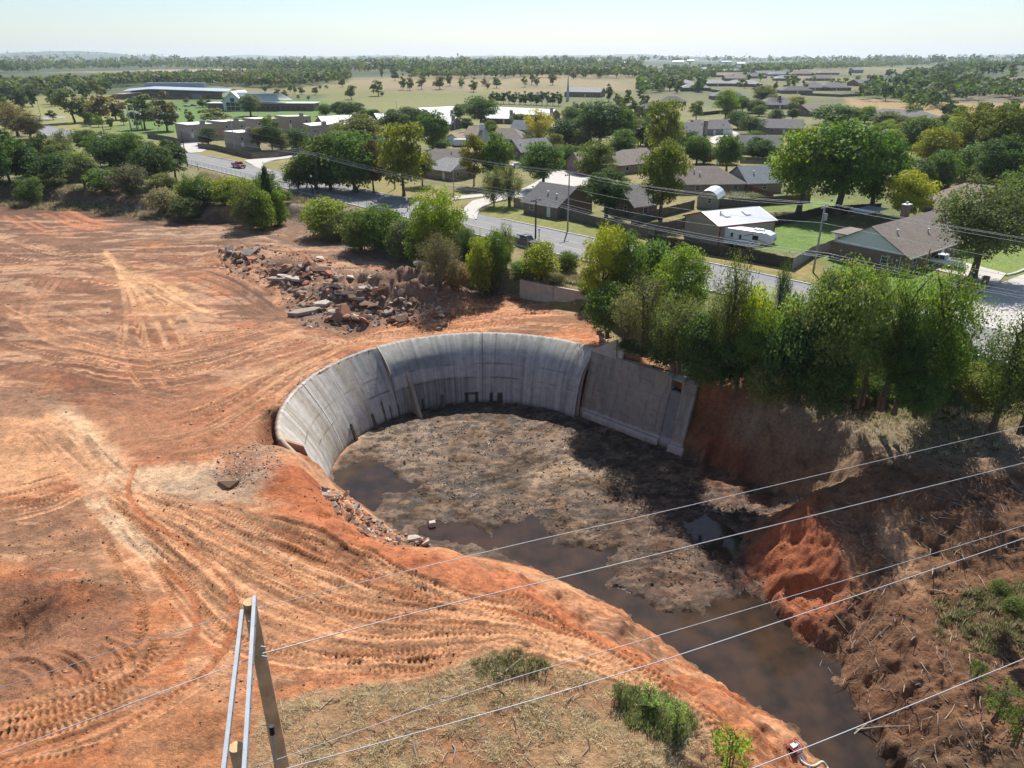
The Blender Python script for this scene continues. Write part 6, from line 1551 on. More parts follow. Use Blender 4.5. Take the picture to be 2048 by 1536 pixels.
# neighbourhood trees
nb = [(1945, 200, 345, 556, (0.085, 0.105, 0.05), 'oak', "big grey green shade tree in front of the corner house"),
      (2035, 130, 320, 470, MDG, 'oak', "leafy tree at the right edge behind the corner house"), (1597, 150, 252, 425, BRG, 'oak', "left crown of the three huge bright green trees"), (1672, 190, 234, 430, (0.075, 0.125, 0.02), 'oak', "middle crown of the three huge bright green trees"),
      (1742, 130, 262, 425, (0.07, 0.12, 0.02), 'oak', "right crown of the three huge bright green trees"), (1808, 104, 338, 448, YEL, 'oak', "low yellow tree above the corner house roof"), (1862, 90, 252, 350, (0.17, 0.175, 0.028), 'oak', "yellowing round tree left of the tall dark trees"),
      (1935, 110, 205, 340, (0.10, 0.12, 0.02), 'oak', "tall olive tree near the right edge above the corner house"), (2000, 130, 198, 360, (0.09, 0.11, 0.02), 'oak', "large dark tree with yellow top at the right edge"), (1820, 70, 310, 385, DKG, 'bush', "dark round tree below the yellowing tree"),
      (1990, 110, 270, 390, DKG, 'oak', "very dark tree behind the big shade tree"), (660, 96, 254, 380, (0.045, 0.075, 0.02), 'bush', "left dark half of the huge roadside tree mass"), (712, 110, 250, 384, MDG, 'bush', "right dark half of the huge roadside tree mass"), (748, 60, 286, 386, (0.085, 0.065, 0.03), 'tall', "reddish tree between the dark mass and yellow green maple"),
      (808, 96, 240, 392, (0.125, 0.15, 0.024), 'tall', "tall yellow green maple beside the roadside pole"), (866, 72, 216, 308, MDG, 'oak', "dark tree behind the yellow green maple"), (880, 50, 272, 300, MDG, 'bush', "low bush beside the green garden shed"), (845, 50, 300, 372, OLV, 'tall', "grey green bush left of the pale gable"),
      (948, 50, 272, 372, (0.135, 0.13, 0.028), 'tall', "orange tinted maple beside the pale gable"), (992, 72, 262, 372, MDG, 'oak', "deep green maple right of the orange tinted one"), (1085, 96, 280, 378, MDG, 'oak', "round maple shading the concrete street end"), (986, 44, 336, 412, GRY, 'wisp', "left thin grey tree on the verge"),
      (1018, 50, 332, 412, GRY, 'wisp', "right thin grey tree on the verge"), (1190, 92, 278, 372, (0.085, 0.115, 0.025), 'oak', "leafy tree right of the concrete street end"), (1212, 100, 336, 436, DKG, 'oak', "dark tree inside the long board fence"), (1320, 108, 276, 440, (0.085, 0.115, 0.022), 'oak', "big tree behind the fence left of the workshop"),
      (1325, 76, 196, 325, (0.15, 0.16, 0.026), 'tall', "tall tree with yellow left side in the middle of the houses"), (1198, 110, 200, 296, DKG, 'oak', "broad dark tree right of the yellow sparse tree"), (1245, 60, 212, 296, MDG, 'oak', "round dark tree behind the broad one"), (1078, 60, 222, 288, (0.30, 0.25, 0.05), 'wisp', "sparse yellow tree above the slate roofed house"),
      (1128, 76, 234, 296, DKG, 'bush', "dark thicket tree right of the sparse yellow tree"), (962, 80, 190, 252, MDG, 'oak', "broad dark tree on the white roofed rows"), (1392, 56, 270, 332, MDG, 'oak', "dark tree beside the brick chimney house"), (1452, 62, 266, 348, MDG, 'oak', "tree hiding the drive above the brown roof"), (1450, 56, 177, 240, BRG, 'oak', "bright green tree beside the concrete street"),
      (1392, 28, 200, 240, WIL, 'tall', "slim young tree left of the bright green tree"), (1527, 52, 168, 212, OLV, 'oak', "olive tree in front of the hipped houses"), (1588, 42, 190, 215, (0.16, 0.16, 0.025), 'bush', "yellowish round bush right of the hipped chimney house"), (1475, 50, 218, 258, DKG, 'bush', "left round shrub by the long grey house"),
      (1500, 50, 228, 268, DKG, 'bush', "right round shrub by the long grey house"), (1672, 90, 205, 250, MDG, 'bush', "wide dark bush before the brown roofed long house"), (1770, 56, 220, 255, OLV, 'bush', "grey green bush left in front of the wide hipped house"), (1808, 36, 228, 256, (0.12, 0.11, 0.03), 'bush', "yellowish bush right in front of the wide hipped house"),
      (790, 70, 220, 270, DKG, 'oak', "dark tree among the white roofed rows"), (820, 60, 212, 262, DKG, 'oak', "dark tree behind the white row house roofs"), (705, 60, 202, 240, DKG, 'oak', "round dark tree at the green lawn edge, right of two"), (680, 36, 202, 236, DKG, 'oak', "round dark tree at the green lawn edge, left of two"),
      (652, 34, 205, 232, MDG, 'bush', "grey green round tree beside the meeting house end"), (502, 50, 187, 232, GRY, 'oak', "grey green willow in front of the meeting house"), (418, 36, 250, 290, CED, 'bush', "dark round cedar by the town house carport"), (545, 40, 232, 300, MDG, 'tall', "pointed green tree in front of the town houses"),
      (520, 44, 252, 300, OLV, 'oak', "olive cedar left in front of the town houses"), (562, 44, 262, 300, OLV, 'bush', "olive cedar right in front of the town houses"), (600, 50, 250, 305, DKG, 'bush', "dark cedar beside the huge roadside tree"), (1875, 60, 330, 372, MDG, 'bush', "leafy bush between yellow tree and brown roof"),
      (1325, 50, 320, 350, DKG, 'bush', "dark bush behind the big fence tree"), (1245, 60, 255, 312, MDG, 'bush', "leafy bush behind the broad dark tree"), (1165, 40, 250, 300, (0.11, 0.13, 0.05), 'bush', "pale garden bush by the small white shed"), (1505, 30, 385, 398, (0.12, 0.15, 0.04), 'bush', "clump of tall garden grass by the red fence")]
for (x, w, t, b, c, kd, lb) in nb: T(kd, x, w, t, b, c, lb, name="bush" if kd == 'bush' else "tree", cat="bush" if kd == 'bush' else "tree")
ex = []
rx = random.Random(8)
def fill(n, x0, x1, y0, y1, hpx, cols, kinds, where):
    L_ = sorted((rx.uniform(x0, x1), rx.uniform(y0, y1)) for _ in range(n))
    L_ = [q for q in L_ if GP(q[0], q[1]).z > -3.6]
    for k, (x, y) in enumerate(L_):
        hp = rx.uniform(*hpx); kd = rx.choice(kinds); nm = "bush" if kd == 'bush' else "tree"
        T(kd, x, hp * rx.uniform(0.8, 1.15), y - hp, y, rx.choice(cols), "%s %s, %s from the left %s" % (rx.choice(["leafy", "dense"]), nm, ordw(k), where), name=nm, cat=nm, group="greenery " + where)
fill(12, 1090, 1300, 296, 335, (28, 48), [DKG, MDG, OLV], ['oak', 'bush'], "between the middle houses")
fill(11, 1130, 1310, 250, 290, (30, 50), [DKG, MDG, OLV, YLG], ['oak', 'bush'], "behind the middle houses")
fill(12, 1330, 1540, 285, 330, (24, 44), [DKG, MDG, OLV], ['oak', 'bush'], "round the tan brick house")
fill(12, 1440, 1640, 210, 262, (20, 36), [DKG, MDG, OLV], ['oak', 'bush'], "among the grey roofed houses")
fill(14, 1640, 1920, 240, 300, (28, 50), [DKG, MDG, BRG, YLG], ['oak', 'bush'], "behind the huge green trees")
fill(14, 1830, 2060, 290, 400, (55, 100), [DKG, MDG, MDG, OLV], ['oak', 'bush'], "round the right hand houses")
fill(7, 860, 1080, 250, 300, (22, 40), [DKG, MDG, OLV], ['oak', 'bush'], "beside the pale blue houses")
fill(8, 700, 960, 236, 262, (18, 34), [DKG, MDG], ['oak', 'bush'], "in front of the white roofed rows")
fill(7, 590, 780, 318, 386, (60, 100), [(0.06, 0.09, 0.026), MDG, OLV], ['oak', 'bush'], "inside the huge roadside tree mass")
fill(14, 380, 610, 405, 436, (40, 66), [OLV, MDG, YLG, GRY, BRG], ['bush', 'bush', 'wisp'], "on the slope left of the scarp")
fill(7, 640, 800, 462, 484, (36, 56), [OLV, MDG, BRG, GRY], ['bush', 'bush', 'wisp'], "at the left foot of the road bank")
fill(7, 830, 1000, 520, 560, (40, 64), [OLV, MDG, BRG, GRY], ['bush', 'bush', 'wisp'], "at the right foot of the road bank")
fill(12, 0, 330, 325, 380, (40, 75), [DKG, MDG, OLV, GRY], ['oak', 'bush', 'wisp'], "low in the left clump")
fill(15, 1500, 1940, 765, 806, (42, 80), [DKG, MDG, MDG, WIL, OLV], ['bush'], "in the undergrowth of the right bank")
fill(5, 1600, 1900, 690, 780, (70, 120), [DKG, MDG, WIL], ['bush', 'wisp'], "along the shaded bank top")
# park trees on the left lawn and other mid-distance trees
midl = [(150, 70, 178, 246, GRY, "lawn"), (205, 60, 190, 246, BRN, "lawn"), (180, 50, 195, 244, OLV, "lawn"), (232, 50, 192, 240, (0.10, 0.085, 0.05), "lawn"), (290, 60, 188, 258, GRY, "lawn"), (335, 64, 186, 262, (0.095, 0.085, 0.05), "lawn"), (310, 40, 200, 240, OLV, "lawn"), (107, 22, 221, 240, DKG, "lawn"), (180, 22, 222, 252, MDG, "lawn"), (198, 20, 225, 254, BRG, "lawn"), (222, 16, 228, 258, MDG, "lawn"), (248, 20, 225, 250, MDG, "lawn"), (277, 18, 232, 256, MDG, "lawn"), (380, 20, 218, 250, MDG, "lawn"),
        (425, 70, 218, 252, OLV, "school"), (406, 26, 195, 215, DKG, "school"), (418, 18, 200, 218, DKG, "school"), (374, 14, 196, 206, (0.11, 0.12, 0.05), "school"), (196, 30, 160, 196, OLV, "school"), (452, 8, 178, 188, BRN, "school"), (444, 8, 180, 188, BRN, "school"),
        (556, 16, 178, 196, DKG, "parking"), (570, 18, 180, 198, DKG, "parking"), (581, 12, 170, 184, MDG, "parking"), (590, 10, 170, 188, MDG, "parking"), (603, 16, 174, 189, DKG, "parking"), (631, 15, 174, 189, DKG, "parking"), (530, 12, 170, 184, MDG, "parking"), (618, 8, 190, 200, BRG, "parking"), (597, 8, 189, 198, BRG, "parking"), (640, 10, 168, 178, BRN, "parking"), (654, 10, 170, 178, BRN, "parking")]
for grp, ds, where in (("lawn", "tree", "on the green lawn below the school"), ("school", "small tree", "round the school front"), ("parking", "small dark tree", "at the grey parking lot")):
    L_ = sorted(m for m in midl if m[5] == grp)
    for k, (x, w, t, b, c, g) in enumerate(L_): T('mid', x, w, t, b, c, "%s, %s from the left %s" % (ds, ordw(k), where), group="trees " + where)
fieldt = [(703, 26, 170, 199, GRY), (757, 30, 161, 192, OLV), (764, 10, 182, 192, DKG), (806, 16, 148, 180, OLV), (820, 18, 150, 181, OLV), (843, 20, 152, 179, OLV), (880, 30, 152, 179, BRN), (900, 16, 142, 172, OLV), (923, 14, 153, 176, BRG), (947, 20, 156, 184, OLV), (968, 14, 154, 172, BRN), (975, 14, 162, 178, BRN), (993, 20, 154, 176, MDG), (1050, 14, 152, 174, BRG), (1063, 16, 142, 170, OLV), (1074, 14, 152, 172, GRY), (1105, 18, 140, 170, OLV), (1147, 18, 139, 158, OLV), (685, 18, 156, 174, OLV), (654, 14, 150, 166, OLV), (790, 20, 138, 162, DKG), (764, 10, 129, 156, OLV), (1217, 20, 168, 203, DKG), (1150, 16, 204, 222, DKG), (1165, 20, 204, 222, OLV)]
for k, (x, w, t, b, c) in enumerate(sorted(fieldt)): T('mid', x, w, t, b, c, "scattered tree, %s from the left in the tan field" % ordw(k), group="scattered trees in the tan field")
for k in range(13):
    T('mid', 985 + k * 11, 17, 183 + (k % 3), 207 + k * 0.4, DKG, "dark hedge tree, %s from the left behind the longest white roof" % ordw(k), group="hedge row behind the white roofs")
# ------------------------------------------------------------------ distant trees
def far_tree(px, yb, h, wr, col, label, group, kind=None):
    global TCOUNT
    TCOUNT += 1; rs = random.Random(TCOUNT * 31)
    p = P(px, yb, 0)
    for _ in range(4): p = P(px, yb, sample_z(p.x, p.y)) if abs(p.x) < 0.75 * p.y + 10 else p
    o = link("distant_tree", FAR[rs.randrange(len(FAR)) if kind is None else kind]); o.location = (p.x, p.y, sample_z(p.x, p.y) - 0.1); o.scale = (h * wr, h * wr, h); o.rotation_euler = (0, 0, rs.uniform(0, 6.28))
    j = rs.uniform(0.85, 1.15); o.color = (col[0] * j, col[1] * rs.uniform(0.9, 1.1), col[2], 1); tag(o, label, "tree", group); return o
rs = random.Random(5)
def scatter(n, poly, hr, cols, label, group):
    """individual trees inside a picture region, numbered from the left"""
    xs = [p[0] for p in poly]; ys = [p[1] for p in poly]; got = []
    while len(got) < n:
        x, y = rs.uniform(min(xs), max(xs)), rs.uniform(min(ys), max(ys)); ins = False
        for i in range(len(poly)):
            a, b = poly[i], poly[(i + 1) % len(poly)]
            if (a[1] > y) != (b[1] > y) and x < (b[0] - a[0]) * (y - a[1]) / (b[1] - a[1]) + a[0]: ins = not ins
        if ins: got.append((x, y))
    for k, (x, y) in enumerate(sorted(got)): far_tree(x, y, rs.uniform(*hr), rs.uniform(0.75, 1.15), rs.choice(cols), "%s, %s from the left" % (label, ordw(k)), group)
GS = [DKG, MDG, OLV, MDG, DKG]
scatter(42, [(1700, 190), (1760, 150), (1900, 138), (2060, 140), (2060, 168), (1920, 200), (1850, 222), (1780, 205)], (9, 14), [DKG, DKG, MDG, (0.1, 0.11, 0.03)], "dark tree of the wooded draw at right", "wooded draw at right")
scatter(26, [(1280, 135), (1420, 130), (1430, 150), (1410, 185), (1280, 190)], (8, 13), GS, "dark tree among the far left yards", "trees among the far left yards")
scatter(16, [(1430, 150), (1600, 140), (1640, 165), (1500, 190)], (6, 10), GS + [BRG], "small tree among the far yards", "trees among the far yards")
scatter(22, [(1230, 205), (1290, 190), (1300, 300), (1230, 300)], (7, 10), GS, "tree of the belt left of the yellow tree", "belt left of the yellow tree")
scatter(20, [(0, 225), (215, 180), (220, 192), (0, 240)], (9, 13), [DKG, MDG, WIL], "tree of the belt behind the left field", "belt behind the left field")
scatter(40, [(820, 148), (1280, 140), (1280, 158), (1100, 156), (820, 158)], (11, 17), [OLV, MDG, DKG], "tree of the ridge row beyond the tan field", "ridge row beyond the tan field")
scatter(14, [(1520, 195), (1560, 165), (1700, 150), (1740, 170), (1620, 185)], (6, 9), [DKG, MDG, YLG], "garden tree near the twin hipped houses", "garden trees near the twin houses")
scatter(16, [(1880, 225), (2060, 230), (2060, 270), (1900, 250)], (6, 10), [DKG, MDG], "bushy tree at the dry field edge", "bushes at the dry field edge")
# woods too far to count: one mass each
def wood(n, poly, hr, cols, name, label, per=26, seed=1):
    r = np.random.RandomState(seed); V = []; Cc = []; xs = [p[0] for p in poly]; ys = [p[1] for p in poly]; k = 0
    q = np.array(poly, float)
    while k < n:
        x, y = r.uniform(min(xs), max(xs)), r.uniform(min(ys), max(ys))
        if float(sdf(np.array([x]), np.array([y]), poly)[0]) > 0: continue
        p = P(x, y, 0); zz_ = sample_z(p.x, p.y)
        if zz_ < 20: p = P(x, y, zz_)
        if p.y < 300 or p.y > 12500: k += 1; continue
        h = r.uniform(*hr); w = h * r.uniform(0.4, 0.62); k += 1
        d = r.randn(per, 3); d[:, 2] = np.abs(d[:, 2]); d /= np.linalg.norm(d, axis=1, keepdims=True)
        c0 = d * np.array([w, w, h * 0.62]) * r.uniform(0.65, 1.05, (per, 1)) + np.array([p.x, p.y, sample_z(p.x, p.y) + h * 0.36])
        nr = d + 0.5 * r.randn(per, 3); nr /= np.linalg.norm(nr, axis=1, keepdims=True)
        V.append(leaf_quads(r, c0, nr, np.full(per, h * 0.34) * r.uniform(0.6, 1.3, per), 0.8)); cc = np.array(cols[r.randint(len(cols))]) * r.uniform(0.8, 1.25)
        Cc.append(np.repeat(np.tile(cc, (per, 1)) * r.uniform(0.8, 1.2, (per, 1)), 4, 0))
    V = np.concatenate(V).reshape(-1, 3); o = link(name, np_mesh(name, V, np.arange(len(V)).reshape(-1, 4), LEAF, np.concatenate(Cc))); tag(o, label, "woods", kind="stuff")
wood(1150, [(-60, 200), (220, 175), (420, 172), (560, 178), (700, 165), (700, 150), (560, 150), (300, 158), (100, 175), (-60, 185)], (8, 13), [DKG, MDG, OLV, (0.10, 0.11, 0.035)], "woodland", "wide green wood behind the school", seed=2)
wood(1300, [(-60, 150), (260, 140), (420, 142), (640, 152), (820, 150), (1000, 142), (1280, 136), (1280, 126), (700, 124), (330, 126), (-60, 134)], (12, 24), [DKG, MDG, OLV], "woodland", "bluish far woods across the plain", per=20, seed=3)
wood(620, [(1480, 150), (1640, 142), (1860, 132), (1860, 119), (1640, 126), (1500, 138)], (10, 15), [(0.10, 0.13, 0.05), MDG, WIL], "woodland", "pale green tree belt beyond the far houses", seed=4)
wood(900, [(-60, 127), (500, 126), (1200, 128), (2100, 128), (2100, 116), (1200, 117.5), (500, 119), (-60, 119)], (18, 34), [DKG, MDG], "woodland", "thin dark woods along the horizon", per=16, seed=5)
wood(330, [(820, 150), (1280, 142), (1280, 158), (1100, 156), (820, 160)], (9, 15), [OLV, MDG, DKG], "woodland", "tree belt beyond the tan field", seed=7)
wood(260, [(1700, 195), (1760, 158), (1900, 142), (2060, 142), (2060, 172), (1920, 205), (1850, 222)], (6, 11), [DKG, MDG], "woodland", "dense undergrowth of the wooded draw at right", seed=8)
wood(240, [(1280, 140), (1450, 134), (1480, 142), (1420, 160), (1280, 190)], (6, 11), [DKG, MDG, OLV], "woodland", "dense growth among the far left yards", seed=9)
wood(380, [(1860, 150), (2100, 135), (2100, 122), (1900, 126)], (9, 14), [DKG, MDG], "woodland", "dark woods on the far right rise", seed=6)
# ------------------------------------------------------------------ rubble
def chunk_mesh(seed, flat=1.0):
    r = np.random.RandomState(seed); bm = bmesh.new()
    for p in r.uniform(-0.5, 0.5, (13, 3)): 
        n = np.linalg.norm(p); p = p / max(n, 1e-6) * r.uniform(0.42, 0.55) if n > 0.3 else p
        bm.verts.new(p * np.array([1, 1, flat]))
    bmesh.ops.convex_hull(bm, input=bm.verts)
    for v in [v for v in bm.verts if not v.link_faces]: bm.verts.remove(v)
    bmesh.ops.recalc_face_normals(bm, faces=bm.faces)
    me = bpy.data.meshes.new("chunk"); bm.to_mesh(me); bm.free(); return me
def slab_mesh(seed):
    r = random.Random(seed); n = r.randint(5, 7); pts = []
    for k in range(n):
        a = 2 * math.pi * k / n + r.uniform(-0.25, 0.25); q = r.uniform(0.42, 0.55); pts.append((math.cos(a) * q, math.sin(a) * q))
    mb = MB(); mb.prism(pts, -0.5, 0.5); return mb.mesh("slab", RUBM[seed % len(RUBM)])
def rub(name, c, v=0.28): return mat(name, c, 0.92, v, 1.4, bump=0.6, bscale=5)
RUBM = [rub("rubble_grey", (0.31, 0.25, 0.205)), rub("rubble_brown", (0.22, 0.135, 0.09)), rub("rubble_pale", (0.48, 0.41, 0.34)), rub("rubble_red_dust", (0.37, 0.175, 0.10))]
CH = []
for s in range(16):
    me = chunk_mesh(s, 0.75); me.materials.append(RUBM[[0, 1, 3, 3, 2, 1, 1, 0][s % 8]]); CH.append(me)
SLABS = [slab_mesh(s) for s in range(8)]
rr = random.Random(21)
def chunk(px, py, size, label, group, name, z0=ZD, mesh=None, lift=0.25):
    p = GP(px, py, z0); o = link(name, mesh or rr.choice(CH)); s = size * rr.uniform(0.7, 1.3)
    o.scale = (s * rr.uniform(0.8, 1.4), s * rr.uniform(0.7, 1.1), s * rr.uniform(0.55, 0.95)); o.location = (p.x, p.y, p.z + s * lift * rr.uniform(0.3, 1.2))
    o.rotation_euler = (rr.uniform(-.6, .6), rr.uniform(-.6, .6), rr.uniform(0, 6.28)); tag(o, label, "concrete chunk" if "concrete" in name else "stone", group); return o
def in_poly(poly):
    xs = [p[0] for p in poly]; ys = [p[1] for p in poly]
    while True:
        x, y = rr.uniform(min(xs), max(xs)), rr.uniform(min(ys), max(ys))
        if float(sdf(np.array([x]), np.array([y]), poly)[0]) < 0: return x, y
RUBIN = [(445, 500), (510, 492), (560, 525), (640, 520), (700, 545), (780, 560), (840, 555), (880, 570), (930, 592), (915, 612), (830, 615), (760, 640), (690, 655), (640, 640), (610, 600), (560, 575), (540, 550), (480, 540)]
for k in range(240):
    x, y = in_poly(RUBIN); chunk(x, y, rr.choice([0.7, 0.9, 1.2, 1.6]), "broken concrete chunk in the long rubble heap", "chunks of the rubble heap", "concrete_chunk")
slabs = [(568, 548, 4.6, 1.3, .45, 30, -25), (560, 562, 4.0, 1.3, .4, 8, 5), (590, 560, 3.8, 1.2, .4, -12, 8), (612, 552, 3.5, 1.2, .35, 60, -35), (640, 540, 3.5, 1.0, .35, 35, 40), (690, 592, 5.0, 1.5, .55, -35, -18), (668, 578, 3.4, 1.2, .4, -40, -25), (715, 600, 3.0, 1.3, .4, 20, 30), (735, 582, 3.8, 1.0, .35, 45, 30), (612, 628, 5.2, 1.6, .5, 28, 4), (645, 612, 2.6, 1.5, .4, 10, 10), (690, 632, 2.2, 1.9, .4, 60, 60), (676, 645, 1.7, 1.5, .4, 10, 65), (765, 595, 3.6, 1.2, .4, 50, -30), (845, 600, 2.8, 1.4, .35, -30, -40), (905, 590, 1.3, 1.2, .35, 80, 85), (460, 505, 2.6, 1.2, .4, 80, 70), (495, 512, 2.4, 1.8, .4, 10, 40), (478, 520, 2.2, 1.6, .4, -20, -30), (505, 522, 2.0, 1.5, .35, 20, 12), (660, 552, 2.4, 1.2, .35, 70, 35), (715, 575, 2.0, 1.3, .4, -10, -15), (800, 590, 2.0, 1.2, .35, 15, 35), (778, 628, 1.7, 1.2, .35, 40, 10)]
for k, (x, y, a, b, c, rz_, tl) in enumerate(sorted(slabs)):
    p = GP(x, y, ZD); o = link("concrete_slab", SLABS[k % 8]); o.scale = (a, b, c); o.location = (p.x, p.y, p.z + 0.35 + 0.25 * abs(math.sin(R_(tl))) * b)
    o.rotation_euler = (R_(tl), R_(rr.uniform(-12, 12)), R_(rz_)); tag(o, "large tilted concrete slab, %s from the left in the rubble heap" % ordw(k), "concrete slab", "slabs of the rubble heap")
def chunk_stuff(n, poly, sr, name, label, cols, seed, z0=ZD, zlift=0.1):
    """small debris, joined"""
    r = np.random.RandomState(seed); base = [CH[i] for i in range(6)]; bv = []
    for me in base:
        v = np.zeros(len(me.vertices) * 3, np.float32); me.vertices.foreach_get("co", v); bv.append((v.reshape(-1, 3), [tuple(p.vertices) for p in me.polygons]))
    mb = MB()
    for k in range(n):
        x, y = in_poly(poly); p = GP(x, y, z0); v, fs = bv[r.randint(6)]; s = r.uniform(*sr); E = Matrix.Rotation(r.rand() * 6.28, 3, 'Z') @ Matrix.Rotation(r.rand() * 2, 3, 'X')
        vv = v @ np.array(E).T * s + np.array([p.x, p.y, p.z + s * zlift]); mb.add([tuple(q) for q in vv], fs, r.randint(len(cols)))
    o = mb.build(name, cols); tag(o, label, "rubble", kind="stuff"); return o
chunk_stuff(900, [(435, 495), (520, 485), (640, 510), (800, 545), (880, 560), (940, 592), (925, 618), (800, 645), (690, 668), (600, 650), (550, 580), (445, 548)], (0.25, 0.7), "rubble_debris", "small broken debris filling the rubble heap", RUBM, 3)
chunk_stuff(260, [(440, 905), (560, 870), (570, 930), (480, 985), (420, 960)], (0.08, 0.28), "gravel_scatter", "grey gravel scattered beside the torn end of the wall", RUBM[:3], 4)
chunk_stuff(140, [(530, 880), (600, 770), (760, 680), (770, 672), (600, 755), (545, 830)], (0.08, 0.25), "rim_debris", "crumbled concrete bits along the spillway rim", RUBM[:2], 5)
chunk_stuff(140, [(30, 1100), (700, 1050), (820, 1180), (300, 1380), (0, 1380)], (0.05, 0.2), "clod_scatter", "loose clods scattered on the red earth", [RUBM[1], RUBM[3]], 6)
# stones at the pool edge
rip = [(640, 982), (668, 975), (702, 1000), (735, 1028), (775, 1056), (815, 1070), (858, 1080), (870, 1112), (820, 1120), (765, 1095), (705, 1055), (660, 1012)]
for k in range(170):
    x, y = in_poly(rip); chunk(x, y, rr.choice([0.4, 0.6, 0.9]), "pale angular stone tipped along the pool edge", "stones along the pool edge", "riprap_stone", z0=-7, lift=0.2)
chunk_stuff(260, rip, (0.15, 0.4), "small_riprap", "small pale stones between the tipped stones", [RUBM[0], RUBM[2], RUBM[3]], 7, z0=-7)
for k in range(70):
    x, y = in_poly([(1130, 600), (1180, 615), (1212, 640), (1222, 678), (1205, 690), (1190, 650), (1140, 612)]); chunk(x, y, rr.choice([0.5, 0.7, 0.9]), "grey stone heaped below the roadside thicket", "stones below the thicket", "riprap_stone")
p = GP(865, 1056, ZF); mb = MB(); mb.box((0, 0, 0.22), (0.62, 0.5, 0.5)); mb.box((0, 0, 0.49), (0.56, 0.44, 0.06)); o = mb.build("concrete_block", RUBM[2], bevel=0.03); o.location = (p.x, p.y, max(p.z, WL) - 0.05); o.rotation_euler = (0, 0, 0.3); tag(o, "square pale concrete block standing in the shallow pool", "concrete block")
p = GP(457, 966, ZD); o = link("boulder", chunk_mesh(77, 0.6)); o.data.materials.append(RUBM[1]); o.scale = (2.4, 1.3, 1.1); o.location = (p.x, p.y, p.z + 0.2); o.rotation_euler = (0.15, 0.1, -0.2); tag(o, "large brown slab-like boulder left of the torn wall end", "boulder")
# ------------------------------------------------------------------ poles and wires
WOODP = mat("pole_timber", (0.62, 0.37, 0.20), 0.9, 0.35, 2.0, bump=0.5, bscale=9); DARKP = mat("dark_creosoted_pole", (0.05, 0.042, 0.038), 0.9, 0.2, 1.0); GREYP = mat("grey_weathered_pole", (0.30, 0.28, 0.26), 0.9, 0.15, 1.0)
STEEL = mat("galvanised_steel", (0.34, 0.37, 0.40), 0.55, 0.15, 3.0, metal=0.3); WIREM = mat("dull_conductor", (0.42, 0.42, 0.43), 0.5, 0.0, metal=0.3); INS = mat("grey_insulator", (0.35, 0.33, 0.32), 0.4, 0.0); BLACKP = mat("black_paint", (0.015, 0.015, 0.017), 0.5, 0.0)
def upole(b, t, label, m=GREYP, arm=2.4, r=0.17, xf=False, arms=1, group=None, cat="utility pole", name="utility_pole"):
    p = GP(b[0], b[1]); h = zat(t[1], p.y) - p.z; e = empty(name, p, math.atan2(RD[1], RD[0])); tag(e, label, cat, group)
    mb = MB(); mb.tube([(0, 0, -0.3), (0, 0, h)], [r, r * 0.65], 10); mb.build("pole", m, e, smooth=True)
    for k in range(arms):
        if not arm: break
        mb = MB(); z = h - 0.35 - 1.1 * k; mb.box((0, 0, z), (0.14, arm, 0.16)); a_ = mb.build("crossarm", m, e)
        for y in (-0.45, -0.2, 0.2, 0.45): mb = MB(); mb.tube([(0, y * arm, z + 0.08), (0, y * arm, z + 0.3)], [0.05, 0.07], 8); mb.build("insulator", INS, a_)
    if xf: mb = MB(); mb.tube([(0.35, 0, h - 2.2), (0.35, 0, h - 1.2)], 0.26, 10); mb.build("transformer", INS, e)
    return Vector((p.x, p.y, p.z + h))
NT = [upole((472, 311), (460, 240), "grey utility pole beside the forward town house", arm=2.2), upole((790, 378), (783, 285), "grey utility pole before the yellow green maple", arm=1.6), upole((1135, 463), (1135, 346), "pale utility pole by the dark roofed house", arm=2.4), upole((1626, 545), (1648, 410), "grey utility pole with transformer by the workshop lawn", arm=2.4, xf=True)]
ST = [upole((213, 290), (202, 246), "dark pole with two crossarms at the far left road", DARKP, arm=4.5, arms=2), upole((375, 333), (360, 258), "dark slim pole above the left clump", DARKP, arm=0), upole((638, 402), (629, 308), "dark pole with crossarm on the south roadside", DARKP, arm=3.4), upole((1071, 478), (1070, 397), "black pole with crossarm beside the black pickup", DARKP, arm=2.6)]
upole((1848, 548), (1858, 498), "short brown pole standing before the white pickup", mat("brown_pole", (0.26, 0.18, 0.10), 0.9, 0.15), arm=0, r=0.16)
for k, (b, t) in enumerate([((263, 262), (251, 214)), ((275, 261), (268, 216)), ((285, 259), (277, 218))]): upole(b, t, "tall pale steel pole, %s of three at the green lawn" % ordw(k), STEEL, arm=0, r=0.28, group="three steel poles at the lawn")
upole((82, 233), (76, 196), "thin pole in the left field", DARKP, arm=0, r=0.12); upole((497, 296), (476, 256), "dark double headed pole by the forward town house", DARKP, arm=1.6, r=0.14)
def lamp(b, t, label):
    p = GP(*b); h = zat(t[1], p.y) - p.z; e = empty("street_lamp", p, math.atan2(RD[1], RD[0])); tag(e, label, "street lamp", "street lamps along the road")
    mb = MB(); mb.tube([(0, 0, -0.2), (0, 0, h)], [0.09, 0.06], 8); mb.build("post", BLACKP, e); mb = MB(); mb.tube([(0, 0, h), (0, 0, h + 0.15), (0, 0, h + 0.5)], [0.1, 0.26, 0.16], 8); mb.build("lantern", TRIM, e)
for b, t, lb in (((627, 397), (622, 355), "white topped street lamp beside the dark crossarm pole"), ((815, 424), (813, 401), "white topped street lamp left of the tall yellow green tree"), ((1078, 482), (1078, 462), "street lamp behind the black pickup"), ((397, 342), (401, 330), "small street lamp near the left clump")): lamp(b, t, lb)
